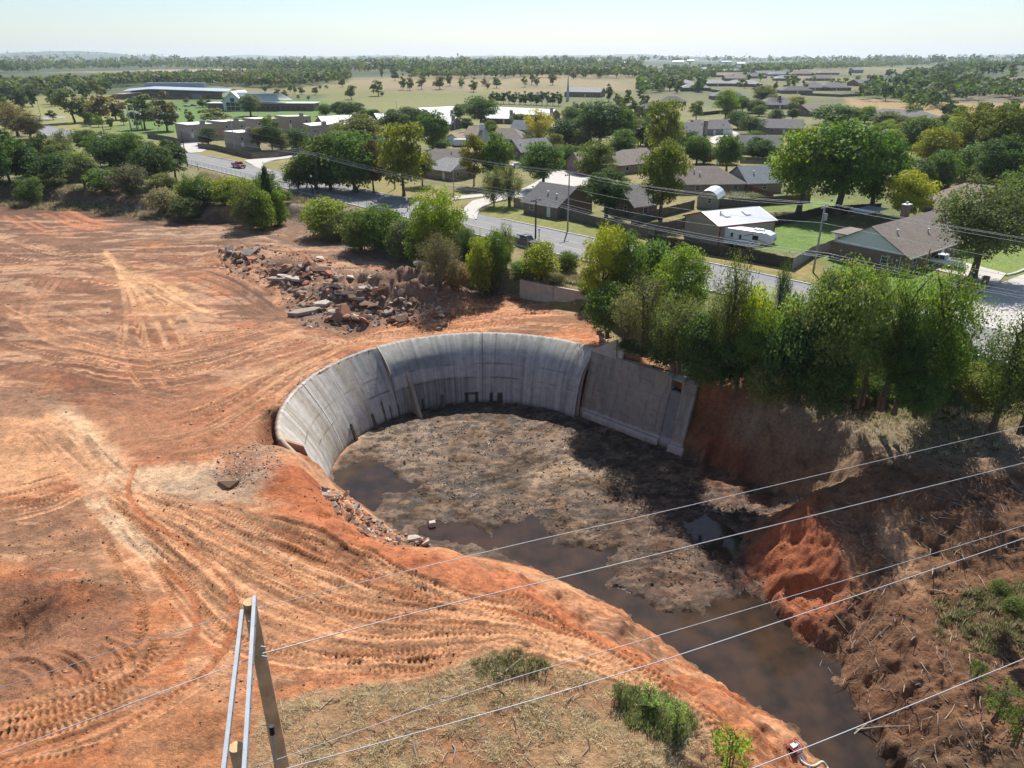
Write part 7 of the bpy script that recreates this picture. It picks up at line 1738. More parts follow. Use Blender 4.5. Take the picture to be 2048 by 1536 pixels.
upole((908, 402), (911, 340), "pale lamp pole in front of the pale gable", GREYP, arm=0, r=0.1, cat="lamp pole", name="lamp_pole"); upole((1092, 222), (1094, 196), "tall grey lamp pole beside the white roofed row", GREYP, arm=0, r=0.16, cat="lamp pole", name="lamp_pole"); upole((1460, 288), (1462, 262), "white lamp post at the drive end", TRIM, arm=0, r=0.12, cat="lamp pole", name="lamp_pole"); upole((793, 218), (793, 200), "thin lamp pole in the tan grass", GREYP, arm=0, r=0.12, cat="lamp pole", name="lamp_pole")
def wire(pts, sag, r, label, group, m=WIREM):
    P_ = []
    for a, b in zip(pts[:-1], pts[1:]):
        n = 14
        for k in range(n + (b is pts[-1])):
            t = k / n; q = Vector(a).lerp(Vector(b), t); q.z -= 4 * sag * t * (1 - t); P_.append(q)
    mb = MB(); mb.tube(P_, r, 5, cap=False); o = mb.build("power_line", m, smooth=True); tag(o, label, "power line", group)
rdv = Vector((RD[0], RD[1], 0)); rnv = Vector((RN[0], RN[1], 0))
n_end = NT[-1] + rdv * 75 + Vector((0, 0, -0.5)); n_beg = NT[0] - rdv * 110
for k, (o_, dzz) in enumerate(((-1.05, 0), (1.05, 0), (0, 0.35), (0, -2.6), (0, -4.6))):
    wire([q + rnv * o_ + Vector((0, 0, dzz)) for q in [n_beg] + NT + [n_end]], 0.9, 0.02, "overhead wire on the grey poles north of the road, %s of five" % ordw(k), "wires on the grey poles")
s_end = ST[-1] + rdv * 105 + Vector((0, 0, 0.6))
for k, o_ in enumerate((-1.2, -0.5, 0.5, 1.2)):
    wire([q + rnv * o_ + Vector((0, 0, 0.1 if abs(o_) > 1 else -0.1)) for q in ST[1:] + [ST[-1] + rdv * 52 + Vector((0, 0, -0.6)), s_end]], 0.9, 0.022, "overhead wire on the dark poles south of the road, %s of four" % ordw(k), "wires on the dark poles")
# timber frame in the foreground
def F3(px, py, t):
    u = (px - 1024) / F; v = (768 - py) / F; return Vector((u * t, (CP + v * SP) * t, HC + (v * CP - SP) * t))
pa = F3(499, 1204, 20.0); pb = F3(472, 1494, 17.2)
zt = pa.z; fr = empty("timber_pole_frame", (pa.x, pa.y, sample_z(pa.x, max(pa.y, 12)))); tag(fr, "two timber poles joined by a galvanised steel crossarm in the foreground", "pole frame")
g0 = fr.location.copy()
def fpart(mb, name, m, parent=fr, **k): return mb.build(name, m, parent, **k)
mb = MB(); q = pa - g0; mb.tube([(q.x, q.y, -0.2), (q.x, q.y, q.z * 0.5), (q.x, q.y, q.z)], [0.33, 0.25, 0.18], 16); mb.tube([(q.x, q.y, q.z), (q.x, q.y, q.z + 0.012)], 0.172, 16); fp = fpart(mb, "pole", WOODP, smooth=False)
mb = MB(); q2 = pb - g0; mb.tube([(q2.x, q2.y, -0.2), (q2.x, q2.y, q2.z * 0.5), (q2.x, q2.y, q2.z)], [0.31, 0.23, 0.17], 16); mb.tube([(q2.x, q2.y, q2.z), (q2.x, q2.y, q2.z + 0.012)], 0.162, 16); fpart(mb, "pole", WOODP)
def channel(a, b, w, d, name):
    a = a - g0; b = b - g0; dr = (b - a).normalized(); up = Vector((0, 0, 1)); sd = dr.cross(up).normalized(); up = sd.cross(dr).normalized(); mb = MB(); M = Matrix((sd, dr, up)).transposed(); L_ = (b - a).length; c = (a + b) / 2
    mb.box(c, (0.012, L_, w), M=M)
    for s in (-1, 1): mb.box(c + up * s * w / 2 + sd * d / 2, (d, L_, 0.012), M=M)
    o = fpart(mb, name, STEEL); bm_ = MB()
    for k in range(9): bm_.tube([a.lerp(b, 0.06 + 0.11 * k) - sd * 0.02, a.lerp(b, 0.06 + 0.11 * k) + sd * 0.03], 0.022, 6)
    bm_.build("bolt", BLACKP, o); return o
channel(F3(488, 1222, 19.9), F3(446, 1590, 15.7), 0.16, 0.09, "steel_channel"); channel(F3(513, 1196, 20.2), F3(490, 1600, 15.6), 0.24, 0.09, "steel_channel")
mb = MB(); mb.tube([F3(545, 1463, 19.0) - g0, F3(552, 1540, 20.5) - g0], 0.05, 8); fpart(mb, "conduit", INS)
for k, (x, y, t) in enumerate([(522, 1293, 19.6), (524, 1312, 19.6), (497, 1243, 19.6)]): mb = MB(); c = F3(x, y, t) - g0; mb.tube([c, c + Vector((0.16, -0.03, 0))], 0.022, 6); fpart(mb, "bolt", STEEL)
cap_ = MB(); cap_.tube([F3(543, 1452, 18.9) - g0, F3(545, 1468, 19.0) - g0], 0.07, 8); fpart(cap_, "cable_clamp", BLACKP)
fw = [("upper thin line crossing left of the timber frame and over the basin", [(-60, 1395, 26), (440, 1238, 27), (1000, 1097, 31), (1400, 1006, 35), (2120, 835, 44)], 0.014), ("bright line leaving the timber frame across the stream", [(525, 1307, 19.7), (900, 1208, 24), (1300, 1112, 28.5), (2120, 908, 38)], 0.017), ("line from the left picture edge to the timber frame", [(-60, 1530, 15.5), (280, 1400, 17.5), (505, 1316, 19.6)], 0.0111),
      ("dim line below the bright line in the foreground", [(560, 1517, 21), (1000, 1365, 24), (1440, 1235, 27), (1900, 1097, 31), (2120, 1028, 33)], 0.011), ("bright lower line crossing the stream", [(520, 1552, 19), (1100, 1390, 22), (1500, 1263, 25), (2120, 1052, 30)], 0.016), ("lowest line at the bottom right corner", [(1440, 1562, 19), (1700, 1460, 20.5), (2120, 1288, 23)], 0.015)]
for lb, pts, r in fw:
    q = [np.array(v) for v in spline([tuple(F3(*p)) for p in pts], 1)]; e1 = (q[-1] - q[-6]) / np.linalg.norm(q[-1] - q[-6]); e0 = (q[0] - q[5]) / np.linalg.norm(q[0] - q[5])
    if pts[-1][0] > 1500: q = q + [q[-1] + e1 * 25 + np.array([0, 0, 0.3]), q[-1] + e1 * 60 + np.array([0, 0, 2.5])]
    if pts[0][0] < 0 or pts[0][1] > 1500: q = [q[0] + e0 * 14] + q
    mb = MB(); mb.tube([tuple(v) for v in q], r, 6, cap=False); o = mb.build("power_line", WIREM, smooth=True); tag(o, lb, "power line", "foreground power lines")
# distant masts
for k, (x, b, t) in enumerate([(1635, 124, 96), (1398, 126, 100), (1215, 128, 106), (1125, 126, 106), (1808, 120, 95), (1985, 128, 96)]):
    p = P(x, b, 0); p.y = min(p.y, 3200); p.x = (x - 1024) / F * depth(p.y, 0); z0 = sample_z(p.x, p.y); h = zat(t, p.y) - z0; e = empty("radio_mast", (p.x, p.y, z0)); tag(e, "thin grey mast, %s from the left on the horizon" % ordw(sorted([1635, 1398, 1215, 1125, 1808, 1985]).index(x)), "mast", "masts on the horizon")
    mb = MB(); mb.tube([(0, 0, 0), (0, 0, h)], [0.5, 0.2], 4); mb.build("mast", GREYP, e)
# ------------------------------------------------------------------ temporary wire fence on the roadside
def mesh_mat():
    m = bpy.data.materials.new("wire_mesh"); m.use_nodes = True; nt = m.node_tree; b = nt.nodes["Principled BSDF"]; b.inputs["Base Color"].default_value = (0.5, 0.5, 0.5, 1); b.inputs["Alpha"].default_value = 0.13; b.inputs["Roughness"].default_value = 0.5; return m
WMESH = mesh_mat(); BAG = mat("white_sandbag", (0.62, 0.60, 0.56), 0.9, 0.1)
def wfence(s0, s1, label, off=-HW - 1.6):
    a = road_pt(s0, road_c(s0) + off); e = empty("wire_fence", (a[0], a[1], 0)); tag(e, label, "fence", "temporary wire fences on the roadside"); n = int((s1 - s0) / 3)
    for k in range(n + 1):
        s = s0 + k * 3; p = road_pt(s, road_c(s) + off); z = sample_z(p[0], p[1]); x, y = p[0] - a[0], p[1] - a[1]
        mb = MB(); mb.tube([(x, y, z - 0.1), (x, y, z + 1.9)], 0.035, 6); mb.build("post", STEEL, e)
        if k < n:
            p2 = road_pt(s + 3, road_c(s + 3) + off); x2, y2 = p2[0] - a[0], p2[1] - a[1]; z2 = sample_z(p2[0], p2[1]); mb = MB(); mb.tube([(x, y, z + 1.85), (x2, y2, z2 + 1.85)], 0.022, 5); mb.build("rail", STEEL, e)
            mb = MB(); mb.add([(x, y, z + .1), (x2, y2, z2 + .1), (x2, y2, z2 + 1.85), (x, y, z + 1.85)], [(0, 1, 2, 3)]); mb.build("mesh_panel", WMESH, e)
        if k % 2 == 0: mb = MB(); mb.box((x - 0.3, y - 0.4, z + 0.12), (0.8, 0.4, 0.22), rz=math.atan2(RD[1], RD[0])); mb.build("sandbag", BAG, e, bevel=0.08)
wfence(-78, 24, "grey wire fence with white sandbags along the left stretch of road"); wfence(36, 72, "grey wire fence behind the black pickup"); wfence(112, 140, "grey wire fence at the right by the side street")
# ------------------------------------------------------------------ vehicles
TYRE = mat("tyre_rubber", (0.018, 0.018, 0.018), 0.85, 0.0); RIM = mat("wheel_rim", (0.4, 0.4, 0.42), 0.35, 0, metal=0.7); LAMPW = mat("head_lamp_glass", (0.7, 0.7, 0.68), 0.2, 0); LAMPR = mat("tail_lamp_red", (0.35, 0.02, 0.02), 0.3, 0)
def paintm(name, c): return mat(name, c, 0.28, 0.0, spec=0.6)
def vehicle(name, label, p, rz, paint, kind="pickup", cat="pickup", L_=5.7, Wd=1.95, Hh=1.85, chrome=True, group=None):
    e = empty(name, p, rz); tag(e, label, cat, group); w = Wd / 2; l = L_ / 2
    def sect(prof, wid, nm, m, par=e, inset=0.0, bev=0.06):
        mb = MB(); n = len(prof); mb.add([(x, -wid + inset * (z > 1.05), z) for x, z in prof] + [(x, wid - inset * (z > 1.05), z) for x, z in prof], [tuple(range(n)), tuple(range(2 * n - 1, n - 1, -1))] + [(i, i + n, (i + 1) % n + n, (i + 1) % n) for i in range(n)]); o = mb.build(nm, m, par, bevel=bev); return o
    if kind == "pickup":
        sect([(-l, 0.5), (l, 0.5), (l, 0.85), (l - 0.15, 1.02), (l - 1.5, 1.12), (l - 3.4, 1.12), (l - 3.4, 1.15), (-l, 1.15)], w, "body", paint)
        cab = sect([(l - 3.4, 1.08), (l - 1.25, 1.08), (l - 1.95, Hh - 0.05), (l - 2.2, Hh), (l - 3.15, Hh), (l - 3.35, Hh - 0.1)], w - 0.06, "cab", paint, inset=0.16)
        mb = MB(); mb.box((l - 4.55, 0, 1.13), (1.95, Wd - 0.3, 0.08)); mb.build("bed", BLACKP, e)
        for y in (-1, 1): mb = MB(); mb.box((-l + 1.12, y * (w - 0.07), 1.2), (2.2, 0.12, 0.22)); mb.build("bed_side", paint, e)
        wx = (l - 3.3, l - 1.5)
    else:
        sect([(-l, 0.45), (l, 0.45), (l, 0.75), (l - 0.2, 0.9), (l - 1.2, 0.98), (-l + 0.9, 1.0), (-l + 0.05, 0.92)], w, "body", paint)
        cab = sect([(-l + 0.5 if kind == "suv" else -l + 0.9, 0.96), (l - 1.15, 0.96), (l - 1.95, Hh - 0.04), (-l + 1.5 if kind != "suv" else -l + 0.7, Hh)], w - 0.06, "cab", paint, inset=0.18)
        wx = (-l + 0.9, l - 1.3)
    # glass
    zz = 1.12 if kind == "pickup" else 1.0; front = l - 1.27 if kind == "pickup" else l - 1.17; ft = l - 1.92
    mb = MB(); mb.add([(front - 0.02, -w + .2, zz + .04), (front - 0.02, w - .2, zz + .04), (ft + .04, w - .3, Hh - .1), (ft + .04, -w + .3, Hh - .1)], [(0, 1, 2, 3)]); o = mb.build("windscreen", GLASS, cab); o.location.x = 0.03
    for y in (-1, 1):
        n = 2
        for k in range(n):
            a = wx[0] + 0.15 + k * (wx[1] - wx[0] - 0.2) / n; b = a + (wx[1] - wx[0] - 0.4) / n; mb = MB(); f = 0.13
            mb.add([(a, y * (w - 0.05), zz + .06), (b, y * (w - 0.05), zz + .06), (b - (0.3 if k == n - 1 else 0), y * (w - 0.19), Hh - .14), (a + .05, y * (w - 0.19), Hh - .14)], [(0, 1, 2, 3) if y < 0 else (3, 2, 1, 0)]); mb.build("side_window", GLASS, cab)
    for x in (-l + 1.15, l - 0.98):
        for y in (-1, 1):
            mb = MB(); mb.tube([(x, y * (w - 0.24), 0.37), (x, y * (w + 0.01), 0.37)], 0.37, 16); wh = mb.build("wheel", TYRE, e); mb = MB(); mb.tube([(x, y * (w - 0.05), 0.37), (x, y * (w + 0.025), 0.37)], 0.21, 12); mb.build("rim", RIM, wh)
    for x, m, nm in ((l, LAMPW, "headlight"), (-l, LAMPR, "tail_light")):
        for y in (-1, 1): mb = MB(); mb.box((x, y * (w - 0.22), 0.82), (0.08, 0.34, 0.2)); mb.build(nm, m, e)
    for x in (l, -l): mb = MB(); mb.box((x, 0, 0.55), (0.18, Wd - 0.05, 0.2)); mb.build("bumper", STEEL if chrome else BLACKP, e)
    mb = MB(); mb.box((l + 0.01, 0, 0.82), (0.06, 0.95, 0.22)); mb.build("grille", BLACKP, e)
    return e
ra = math.atan2(RD[1], RD[0]); p = P(478, 335, RZ); vehicle("pickup_truck", "red pickup truck with white front driving on the road", (p.x, p.y, RZ), ra, paintm("red_paint", (0.33, 0.025, 0.045)))
p = P(1049, 490, RZ); vehicle("pickup_truck", "black pickup truck driving away behind the roadside bushes", (p.x, p.y, RZ), ra, paintm("black_car_paint", (0.012, 0.012, 0.014)), chrome=False)
p = P(1884, 531, 0.15); vehicle("pickup_truck", "white pickup truck parked in the carport of the corner house", (p.x, p.y, 0.14), ra + math.pi, paintm("white_car_paint", (0.68, 0.69, 0.70)))
cars = [(1578, 233, "suv", (0.55, 0.6, 0.68), 0.2, "pale blue car before the brown roofed long house"), (387, 213, "sedan", (0.02, 0.022, 0.03), 0, "dark car parked near the school lawn"), (670, 216, "sedan", (0.03, 0.03, 0.035), 0, "dark car parked by the meeting house end"), (1553, 166, "suv", (0.6, 0.6, 0.6), 0.3, "white car beside the hipped blue grey house"), (1033, 335, "sedan", (0.6, 0.62, 0.64), 0.4, "silver car behind the deep green maple"), (374, 214, "sedan", (0.4, 0.41, 0.42), 0, "silver car parked near the school lawn"), (1508, 262, "sedan", (0.25, 0.03, 0.03), 0.1, "dark red car beside the brick gable")]
for x, y, kd, c, rz_, lb in cars: p = P(x, y, 0.1); vehicle("parked_car", lb, (p.x, p.y, 0.12 if True else 0), rz_, paintm("car_paint", c), kd, "car", 4.5, 1.85, 1.6 if kd == "suv" else 1.42, False, "parked cars")
# caravan
p0, p1 = P(1432, 492, 0), P(1545, 500, 0); dv = (p1 - p0); cp = (P(1436, 489, 0) + P(1536, 505, 0)) / 2; Lc = 10.2
cv = empty("caravan", (cp.x, cp.y, 0.05), math.atan2((P(1536, 505, 0) - P(1436, 489, 0)).y, (P(1536, 505, 0) - P(1436, 489, 0)).x)); tag(cv, "white fifth-wheel caravan with blue stripes behind the dark fence", "caravan")
CW = paintm("caravan_white", (0.70, 0.73, 0.76)); prof = [(-5.1, 0.7), (2.6, 0.7), (2.6, 1.5), (5.0, 1.6), (5.25, 2.2), (4.9, 3.05), (3.9, 3.4), (-4.9, 3.4), (-5.15, 3.2)]
def ext_prof(prof, w, nm, m, par, bev=0.08):
    mb = MB(); n = len(prof); mb.add([(x, -w, z) for x, z in prof] + [(x, w, z) for x, z in prof], [tuple(range(n)), tuple(range(2 * n - 1, n - 1, -1))] + [(i, i + n, (i + 1) % n + n, (i + 1) % n) for i in range(n)]); return mb.build(nm, m, par, bevel=bev)
body = ext_prof(prof, 1.25, "body", CW, cv)
for x, z, w, h in ((2.4, 2.35, 1.0, 0.75), (-1.7, 2.3, 0.4, 0.7), (-0.2, 2.15, 0.45, 0.7), (-4.4, 2.0, 0.4, 1.5)): mb = MB(); mb.box((x, -1.262, z), (w, 0.03, h)); mb.build("window", GLASS, cv, bevel=0.01)
BLUE = mat("blue_decal", (0.06, 0.16, 0.36), 0.4, 0.0); NAVY = mat("navy_decal", (0.02, 0.03, 0.07), 0.4, 0.0); PBL = mat("pale_blue_decal", (0.32, 0.50, 0.66), 0.4, 0.0)
def decal(pts, m, w=0.09, y=-1.264):
    mb = MB(); L2 = spline(pts, 1); vs = []
    for i, q in enumerate(L2):
        k = math.sin(math.pi * (i + 0.5) / len(L2)) ** 0.5 * w; vs += [(q[0], y, q[1] - k / 2), (q[0], y, q[1] + k / 2)]
    mb.add(vs, [(2 * i, 2 * i + 2, 2 * i + 3, 2 * i + 1) for i in range(len(L2) - 1)]); mb.build("stripe", m, cv)
decal([(-4.9, 3.1), (-4.2, 2.8), (-3.2, 2.6)], NAVY); decal([(-1.5, 1.5), (0, 1.75), (1.5, 1.8)], BLUE, 0.12); decal([(0.3, 2.4), (1.4, 2.75), (2.2, 2.95)], NAVY, 0.12); decal([(2.6, 2.1), (3.6, 1.95), (4.6, 1.75)], NAVY, 0.1); decal([(-3.2, 1.35), (-1.0, 1.2), (1.5, 1.25)], PBL, 0.35); decal([(1.0, 1.15), (1.7, 1.65), (2.1, 1.3), (2.6, 1.75), (3.1, 1.2)], NAVY, 0.14)
mb = MB(); mb.add([(5.12, -0.7, 2.0), (5.12, 0.6, 2.2), (5.02, 0.2, 2.55), (5.15, -0.2, 2.2)], [(0, 1, 2, 3)]); o = mb.build("stripe", BLUE, cv); o.location.x = 0.16
tx = bpy.data.curves.new("lettering", 'FONT'); tx.body = "Mountaineer"; tx.size = 0.55; to = bpy.data.objects.new("tmp_text", tx); COL.objects.link(to); dg = bpy.context.evaluated_depsgraph_get(); tme = bpy.data.meshes.new_from_object(to.evaluated_get(dg)); bpy.data.objects.remove(to); tme.materials.clear(); tme.materials.append(BLUE); o = link("lettering", tme, cv, (-4.1, -1.268, 1.5)); o.rotation_euler = (math.pi / 2, 0, 0)
for x, w in ((-3.0, 1.1), (2.1, 0.9), (3.0, 0.7)): mb = MB(); mb.box((x, 0, 3.55), (w, 0.8, 0.32)); mb.build("roof_unit", CW, cv, bevel=0.08)
for x in (-1.6, -0.6): mb = MB(); mb.tube([(x, -1.2, 0.35), (x, -0.95, 0.35)], 0.36, 14); mb.build("wheel", TYRE, cv)
# camper trailers by the pale blue house
for k, (x, y, rz_, s) in enumerate([(925, 293, 0.15, 1.0), (948, 284, 0.15, 0.9)]):
    p = P(x, y, 0); e = empty("camper_trailer", (p.x, p.y, 0), rz_); e.scale = (s, s, s); tag(e, ["front white camper trailer beside the orange tinted maple", "rear white camper trailer below the tan roofed blue house"][k], "camper", "camper trailers"); ext_prof([(-3.2, 0.5), (3.0, 0.5), (3.4, 1.4), (2.9, 2.6), (-3.0, 2.7), (-3.3, 2.2)], 1.15, "body", CW, e); mb = MB(); mb.box((1.6, -1.17, 1.8), (1.0, 0.04, 0.6)); mb.build("window", GLASS, e); mb = MB(); mb.tube([(0, -1.1, 0.32), (0, -0.9, 0.32)], 0.33, 12); mb.build("wheel", TYRE, e)
# ------------------------------------------------------------------ small street things
p = P(1898, 602, 0); e = empty("stop_sign", p, ra); tag(e, "grey back of an octagonal stop sign with green street plate", "stop sign"); mb = MB(); mb.tube([(0, 0, -0.2), (0, 0, 3.1)], 0.04, 6); mb.build("post", STEEL, e)
mb = MB(); oc = [(0.42 * math.cos(R_(22.5 + 45 * k)), 0.42 * math.sin(R_(22.5 + 45 * k))) for k in range(8)]; mb.add([(a, -0.05, 2.45 + b) for a, b in oc] + [(a, -0.035, 2.45 + b) for a, b in oc], [tuple(range(8)), tuple(range(15, 7, -1))] + [(i, i + 8, (i + 1) % 8 + 8, (i + 1) % 8) for i in range(8)]); mb.build("plate", mat("grey_sign_back", (0.42, 0.41, 0.40), 0.5, 0), e); mb = MB(); mb.box((0, 0, 3.15), (0.75, 0.03, 0.2)); mb.build("street_plate", mat("green_sign", (0.02, 0.22, 0.13), 0.5, 0), e)
p = P(1968, 572, 0); e = empty("mailbox", p, ra); tag(e, "brick mailbox pillar at the kerb of the side street", "mailbox"); mb = MB(); mb.box((0, 0, 0.65), (0.75, 0.75, 1.3)); mb.build("pillar", WALL['brick'], e); mb = MB(); mb.box((0, 0, 1.36), (0.85, 0.85, 0.14)); mb.build("cap", WALL['dkbrick'], e, bevel=0.04); mb = MB(); mb.box((0.39, 0, 1.0), (0.05, 0.35, 0.35)); mb.build("door", BLACKP, e)
for k, (x, y) in enumerate([(1066, 383), (585, 316)]):
    p = P(x, y, 0); e = empty("mailbox", p, 0.3); tag(e, ["post mounted mailbox beside the dark roofed house", "small dark hydrant-like post on the dry verge"][k], "mailbox" if k == 0 else "hydrant"); mb = MB(); mb.tube([(0, 0, -0.1), (0, 0, 1.05)], 0.06, 6); mb.build("post", WOODC, e); mb = MB(); mb.box((0, 0, 1.15), (0.5, 0.22, 0.24)); mb.build("box", BLACKP, e, bevel=0.05)
for k, (x, y) in enumerate([(1517, 377), (1530, 378), (1522, 383), (1540, 381)]):
    p = P(x, y, 0.12); e = empty("garden_chair" if k != 2 else "garden_table", (p.x, p.y, 0.12), 0.6 * k); tag(e, ["white garden chair left of the table", "white garden chair behind the table", "round white garden table on the patio", "white garden chair right of the table"][k], "garden chair" if k != 2 else "garden table", "patio furniture")
    if k == 2:
        mb = MB(); mb.tube([(0, 0, 0.7), (0, 0, 0.75)], 0.6, 14); mb.build("top", TRIM, e); mb = MB(); mb.tube([(0, 0, 0), (0, 0, 0.7)], 0.06, 6); mb.build("leg", TRIM, e)
    else:
        mb = MB(); mb.box((0, 0, 0.42), (0.55, 0.55, 0.06)); mb.build("seat", TRIM, e); mb = MB(); mb.box((0, 0.27, 0.78), (0.55, 0.06, 0.75)); mb.build("backrest", TRIM, e)
        for a in (-1, 1):
            for b in (-1, 1): mb = MB(); mb.box((a * .24, b * .24, .2), (.05, .05, .4)); mb.build("leg", TRIM, e)
p = P(1166, 285, 0); e = empty("garden_shed", p, 0.2); tag(e, "tiny white gabled garden shed among bushes", "shed"); mb = MB(); mb.box((0, 0, 1.0), (2.4, 2.4, 2.1)); mb.build("wall", WALL['white'], e); mb = MB(); mb.add([(-1.5, -1.4, 1.95), (0, -1.4, 2.9), (1.5, -1.4, 1.95), (-1.5, 1.4, 1.95), (0, 1.4, 2.9), (1.5, 1.4, 1.95)], [(0, 1, 4, 3), (1, 2, 5, 4), (0, 2, 1), (3, 4, 5)]); mb.build("roof", ROOF['light'], e)
p = P(884, 296, 0); e = empty("garden_shed", p, 0.1); tag(e, "pale green garden shed beside the dark tree", "shed"); mb = MB(); mb.box((0, 0, 1.1), (2.6, 2.2, 2.3)); mb.build("wall", mat("pale_green_board", (0.22, 0.36, 0.32), 0.7, 0.05), e); mb = MB(); mb.box((0, 0, 2.3), (2.9, 2.5, 0.12)); mb.build("roof", ROOF['light'], e)
p = P(1135, 205, 0); e = empty("steeple", p, 0); tag(e, "slim pale steeple beside the brick hall", "steeple"); mb = MB(); mb.tube([(0, 0, 0), (0, 0, 8), (0, 0, 19)], [1.2, 1.0, 0.05], 6); mb.build("spire", mat("pale_green_spire", (0.35, 0.45, 0.42), 0.6, 0), e)
# pump and hoses at the stream
p = GP(1586, 1502, -4); e = empty("water_pump", p, 0.5); tag(e, "small engine pump in a red tubular frame at the stream bank", "pump")
REDP = mat("red_tube", (0.4, 0.02, 0.02), 0.4, 0); mb = MB()
for a in (-1, 1):
    mb.tube([(-.4, a * .3, 0), (-.4, a * .3, .55), (.4, a * .3, .55), (.4, a * .3, 0), (-.4, a * .3, 0)], 0.035, 6)
for x in (-.4, .4): mb.tube([(x, -.3, .55), (x, .3, .55)], 0.035, 6)
mb.build("frame", REDP, e); mb = MB(); mb.box((-.08, 0, .28), (.42, .36, .36)); mb.build("engine", BLACKP, e, bevel=0.04); mb = MB(); mb.box((-.08, 0, .5), (.34, .3, .12)); mb.build("fuel_tank", TRIM, e, bevel=0.03); mb = MB(); mb.tube([(.2, 0, .28), (.42, 0, .28)], .17, 10); mb.build("pump_head", STEEL, e)
def hose(pts, r, m, label, z0=-5):
    q = []
    for x, y in pts: g = GP(x, y, z0); q.append((g.x, g.y, g.z + r * 1.2))
    s_ = spline(q, 1); mb = MB(); mb.tube([tuple(v) for v in s_], r, 8); o = mb.build("hose", m, smooth=True); tag(o, label, "hose")
hose([(1592, 1508), (1602, 1522), (1618, 1533), (1632, 1530), (1645, 1525), (1656, 1535), (1662, 1550)], 0.07, mat("cream_hose", (0.66, 0.60, 0.48), 0.5, 0), "cream suction hose curling from the pump into the stream")
hose([(1600, 1500), (1602, 1516), (1612, 1528), (1620, 1540), (1630, 1560)], 0.055, mat("blue_hose", (0.06, 0.13, 0.42), 0.5, 0), "blue flat hose trailing from the pump")
# ------------------------------------------------------------------ dry grass, brush and sticks
def straw_mat():
    m = bpy.data.materials.new("straw"); m.use_nodes = True; nt = m.node_tree; L = nt.links.new; b = nt.nodes["Principled BSDF"]; out = nt.nodes["Material Output"]
    at = nt.nodes.new("ShaderNodeVertexColor"); at.layer_name = "Col"; L(at.outputs["Color"], b.inputs["Base Color"]); b.inputs["Roughness"].default_value = 0.7; b.inputs["Specular IOR Level"].default_value = 0.2
    tr = nt.nodes.new("ShaderNodeBsdfTranslucent"); L(at.outputs["Color"], tr.inputs["Color"]); mx = nt.nodes.new("ShaderNodeMixShader"); mx.inputs[0].default_value = 0.4; L(b.outputs[0], mx.inputs[1]); L(tr.outputs[0], mx.inputs[2]); L(mx.outputs[0], out.inputs["Surface"]); return m
STRAWM = straw_mat()
def sample_many(x, y):
    r = np.clip(np.searchsorted(YS, y) - 1, 0, len(YS) - 2); c = np.clip((x / (0.78 * YS[r] + 18) + 1) / 2 * (NX - 1), 0, NX - 2).astype(int); return GZ[r * NX + c].astype(float)
def blade_stuff(n, poly, hr, cols, name, label, z0=ZD, seed=1, wid=0.03, lean=0.6, dens=None, cat="grass"):
    """tufts of narrow blades, three corners each"""
    r = np.random.RandomState(seed); q = np.array(W2(poly, z0)); lo, hi = q.min(0), q.max(0); V = []; Cc = []; got = 0
    while got < n:
        m = n * 2; x = r.uniform(lo[0], hi[0], m); y = r.uniform(lo[1], hi[1], m); k = sdf(x, y, [tuple(v) for v in q]) < 0
        if dens is not None: k &= r.rand(m) < dens(x, y)
        x, y = x[k][:n - got], y[k][:n - got]; got += len(x)
        if not len(x): break
        z = sample_many(x, y); h = r.uniform(*hr, len(x)); nb = 7
        cl = np.array(cols)[r.randint(len(cols), size=len(x))] * r.uniform(0.75, 1.25, (len(x), 1))
        for b in range(nb):
            a = r.uniform(0, 6.28, len(x)); t = r.uniform(0, 6.28, len(x)); ln = r.uniform(0.2, 1, len(x)) * lean * h; hh = h * r.uniform(0.6, 1.1, len(x)); sp = r.uniform(0, 0.6, len(x)) * h * 0.6
            bx_, by_ = x + np.cos(t) * sp, y + np.sin(t) * sp; dx, dy = np.cos(a) * wid * h / 0.4, np.sin(a) * wid * h / 0.4
            V.append(np.stack([np.stack([bx_ - dx, by_ - dy, z - 0.02], 1), np.stack([bx_ + dx, by_ + dy, z - 0.02], 1), np.stack([bx_ + np.cos(t) * ln, by_ + np.sin(t) * ln, z + hh], 1)], 1)); Cc.append(np.repeat(cl * r.uniform(0.8, 1.2, (len(x), 1)), 3, 0))
    V = np.concatenate(V).reshape(-1, 3); o = link(name, np_mesh(name, V, np.arange(len(V)).reshape(-1, 3), STRAWM, np.concatenate(Cc))); tag(o, label, cat, kind="stuff"); return o
STRAW = [(0.52, 0.42, 0.25), (0.44, 0.35, 0.20), (0.60, 0.50, 0.32), (0.36, 0.31, 0.17)]; GRN = [(0.10, 0.15, 0.03), (0.14, 0.18, 0.05), (0.18, 0.19, 0.07)]
gd = lambda x, y: np.clip((fbm(x / 1.4, y / 1.4, 3, 55) - 0.36) * 3.2, 0.03, 1)
blade_stuff(9000, GRASSPOLY, (0.08, 0.26), [(0.72, 0.60, 0.38), (0.62, 0.51, 0.31), (0.8, 0.69, 0.47), (0.5, 0.43, 0.25)], "dry_grass", "dry straw coloured grass in the foreground", dens=gd, seed=1, lean=2.2, wid=0.03)
blade_stuff(350, [(940, 1345), (1040, 1333), (1110, 1352), (1080, 1380), (960, 1380)], (0.15, 0.4), [(0.24, 0.27, 0.1), (0.34, 0.31, 0.16)], "green_grass", "green grassy top of the near mound", seed=2)
blade_stuff(700, [(1230, 1370), (1350, 1385), (1400, 1430), (1360, 1480), (1250, 1450)], (0.2, 0.55), [(0.26, 0.31, 0.1), (0.3, 0.31, 0.14), (0.2, 0.27, 0.08)], "green_weeds", "green weeds at the right of the dry grass", seed=3)
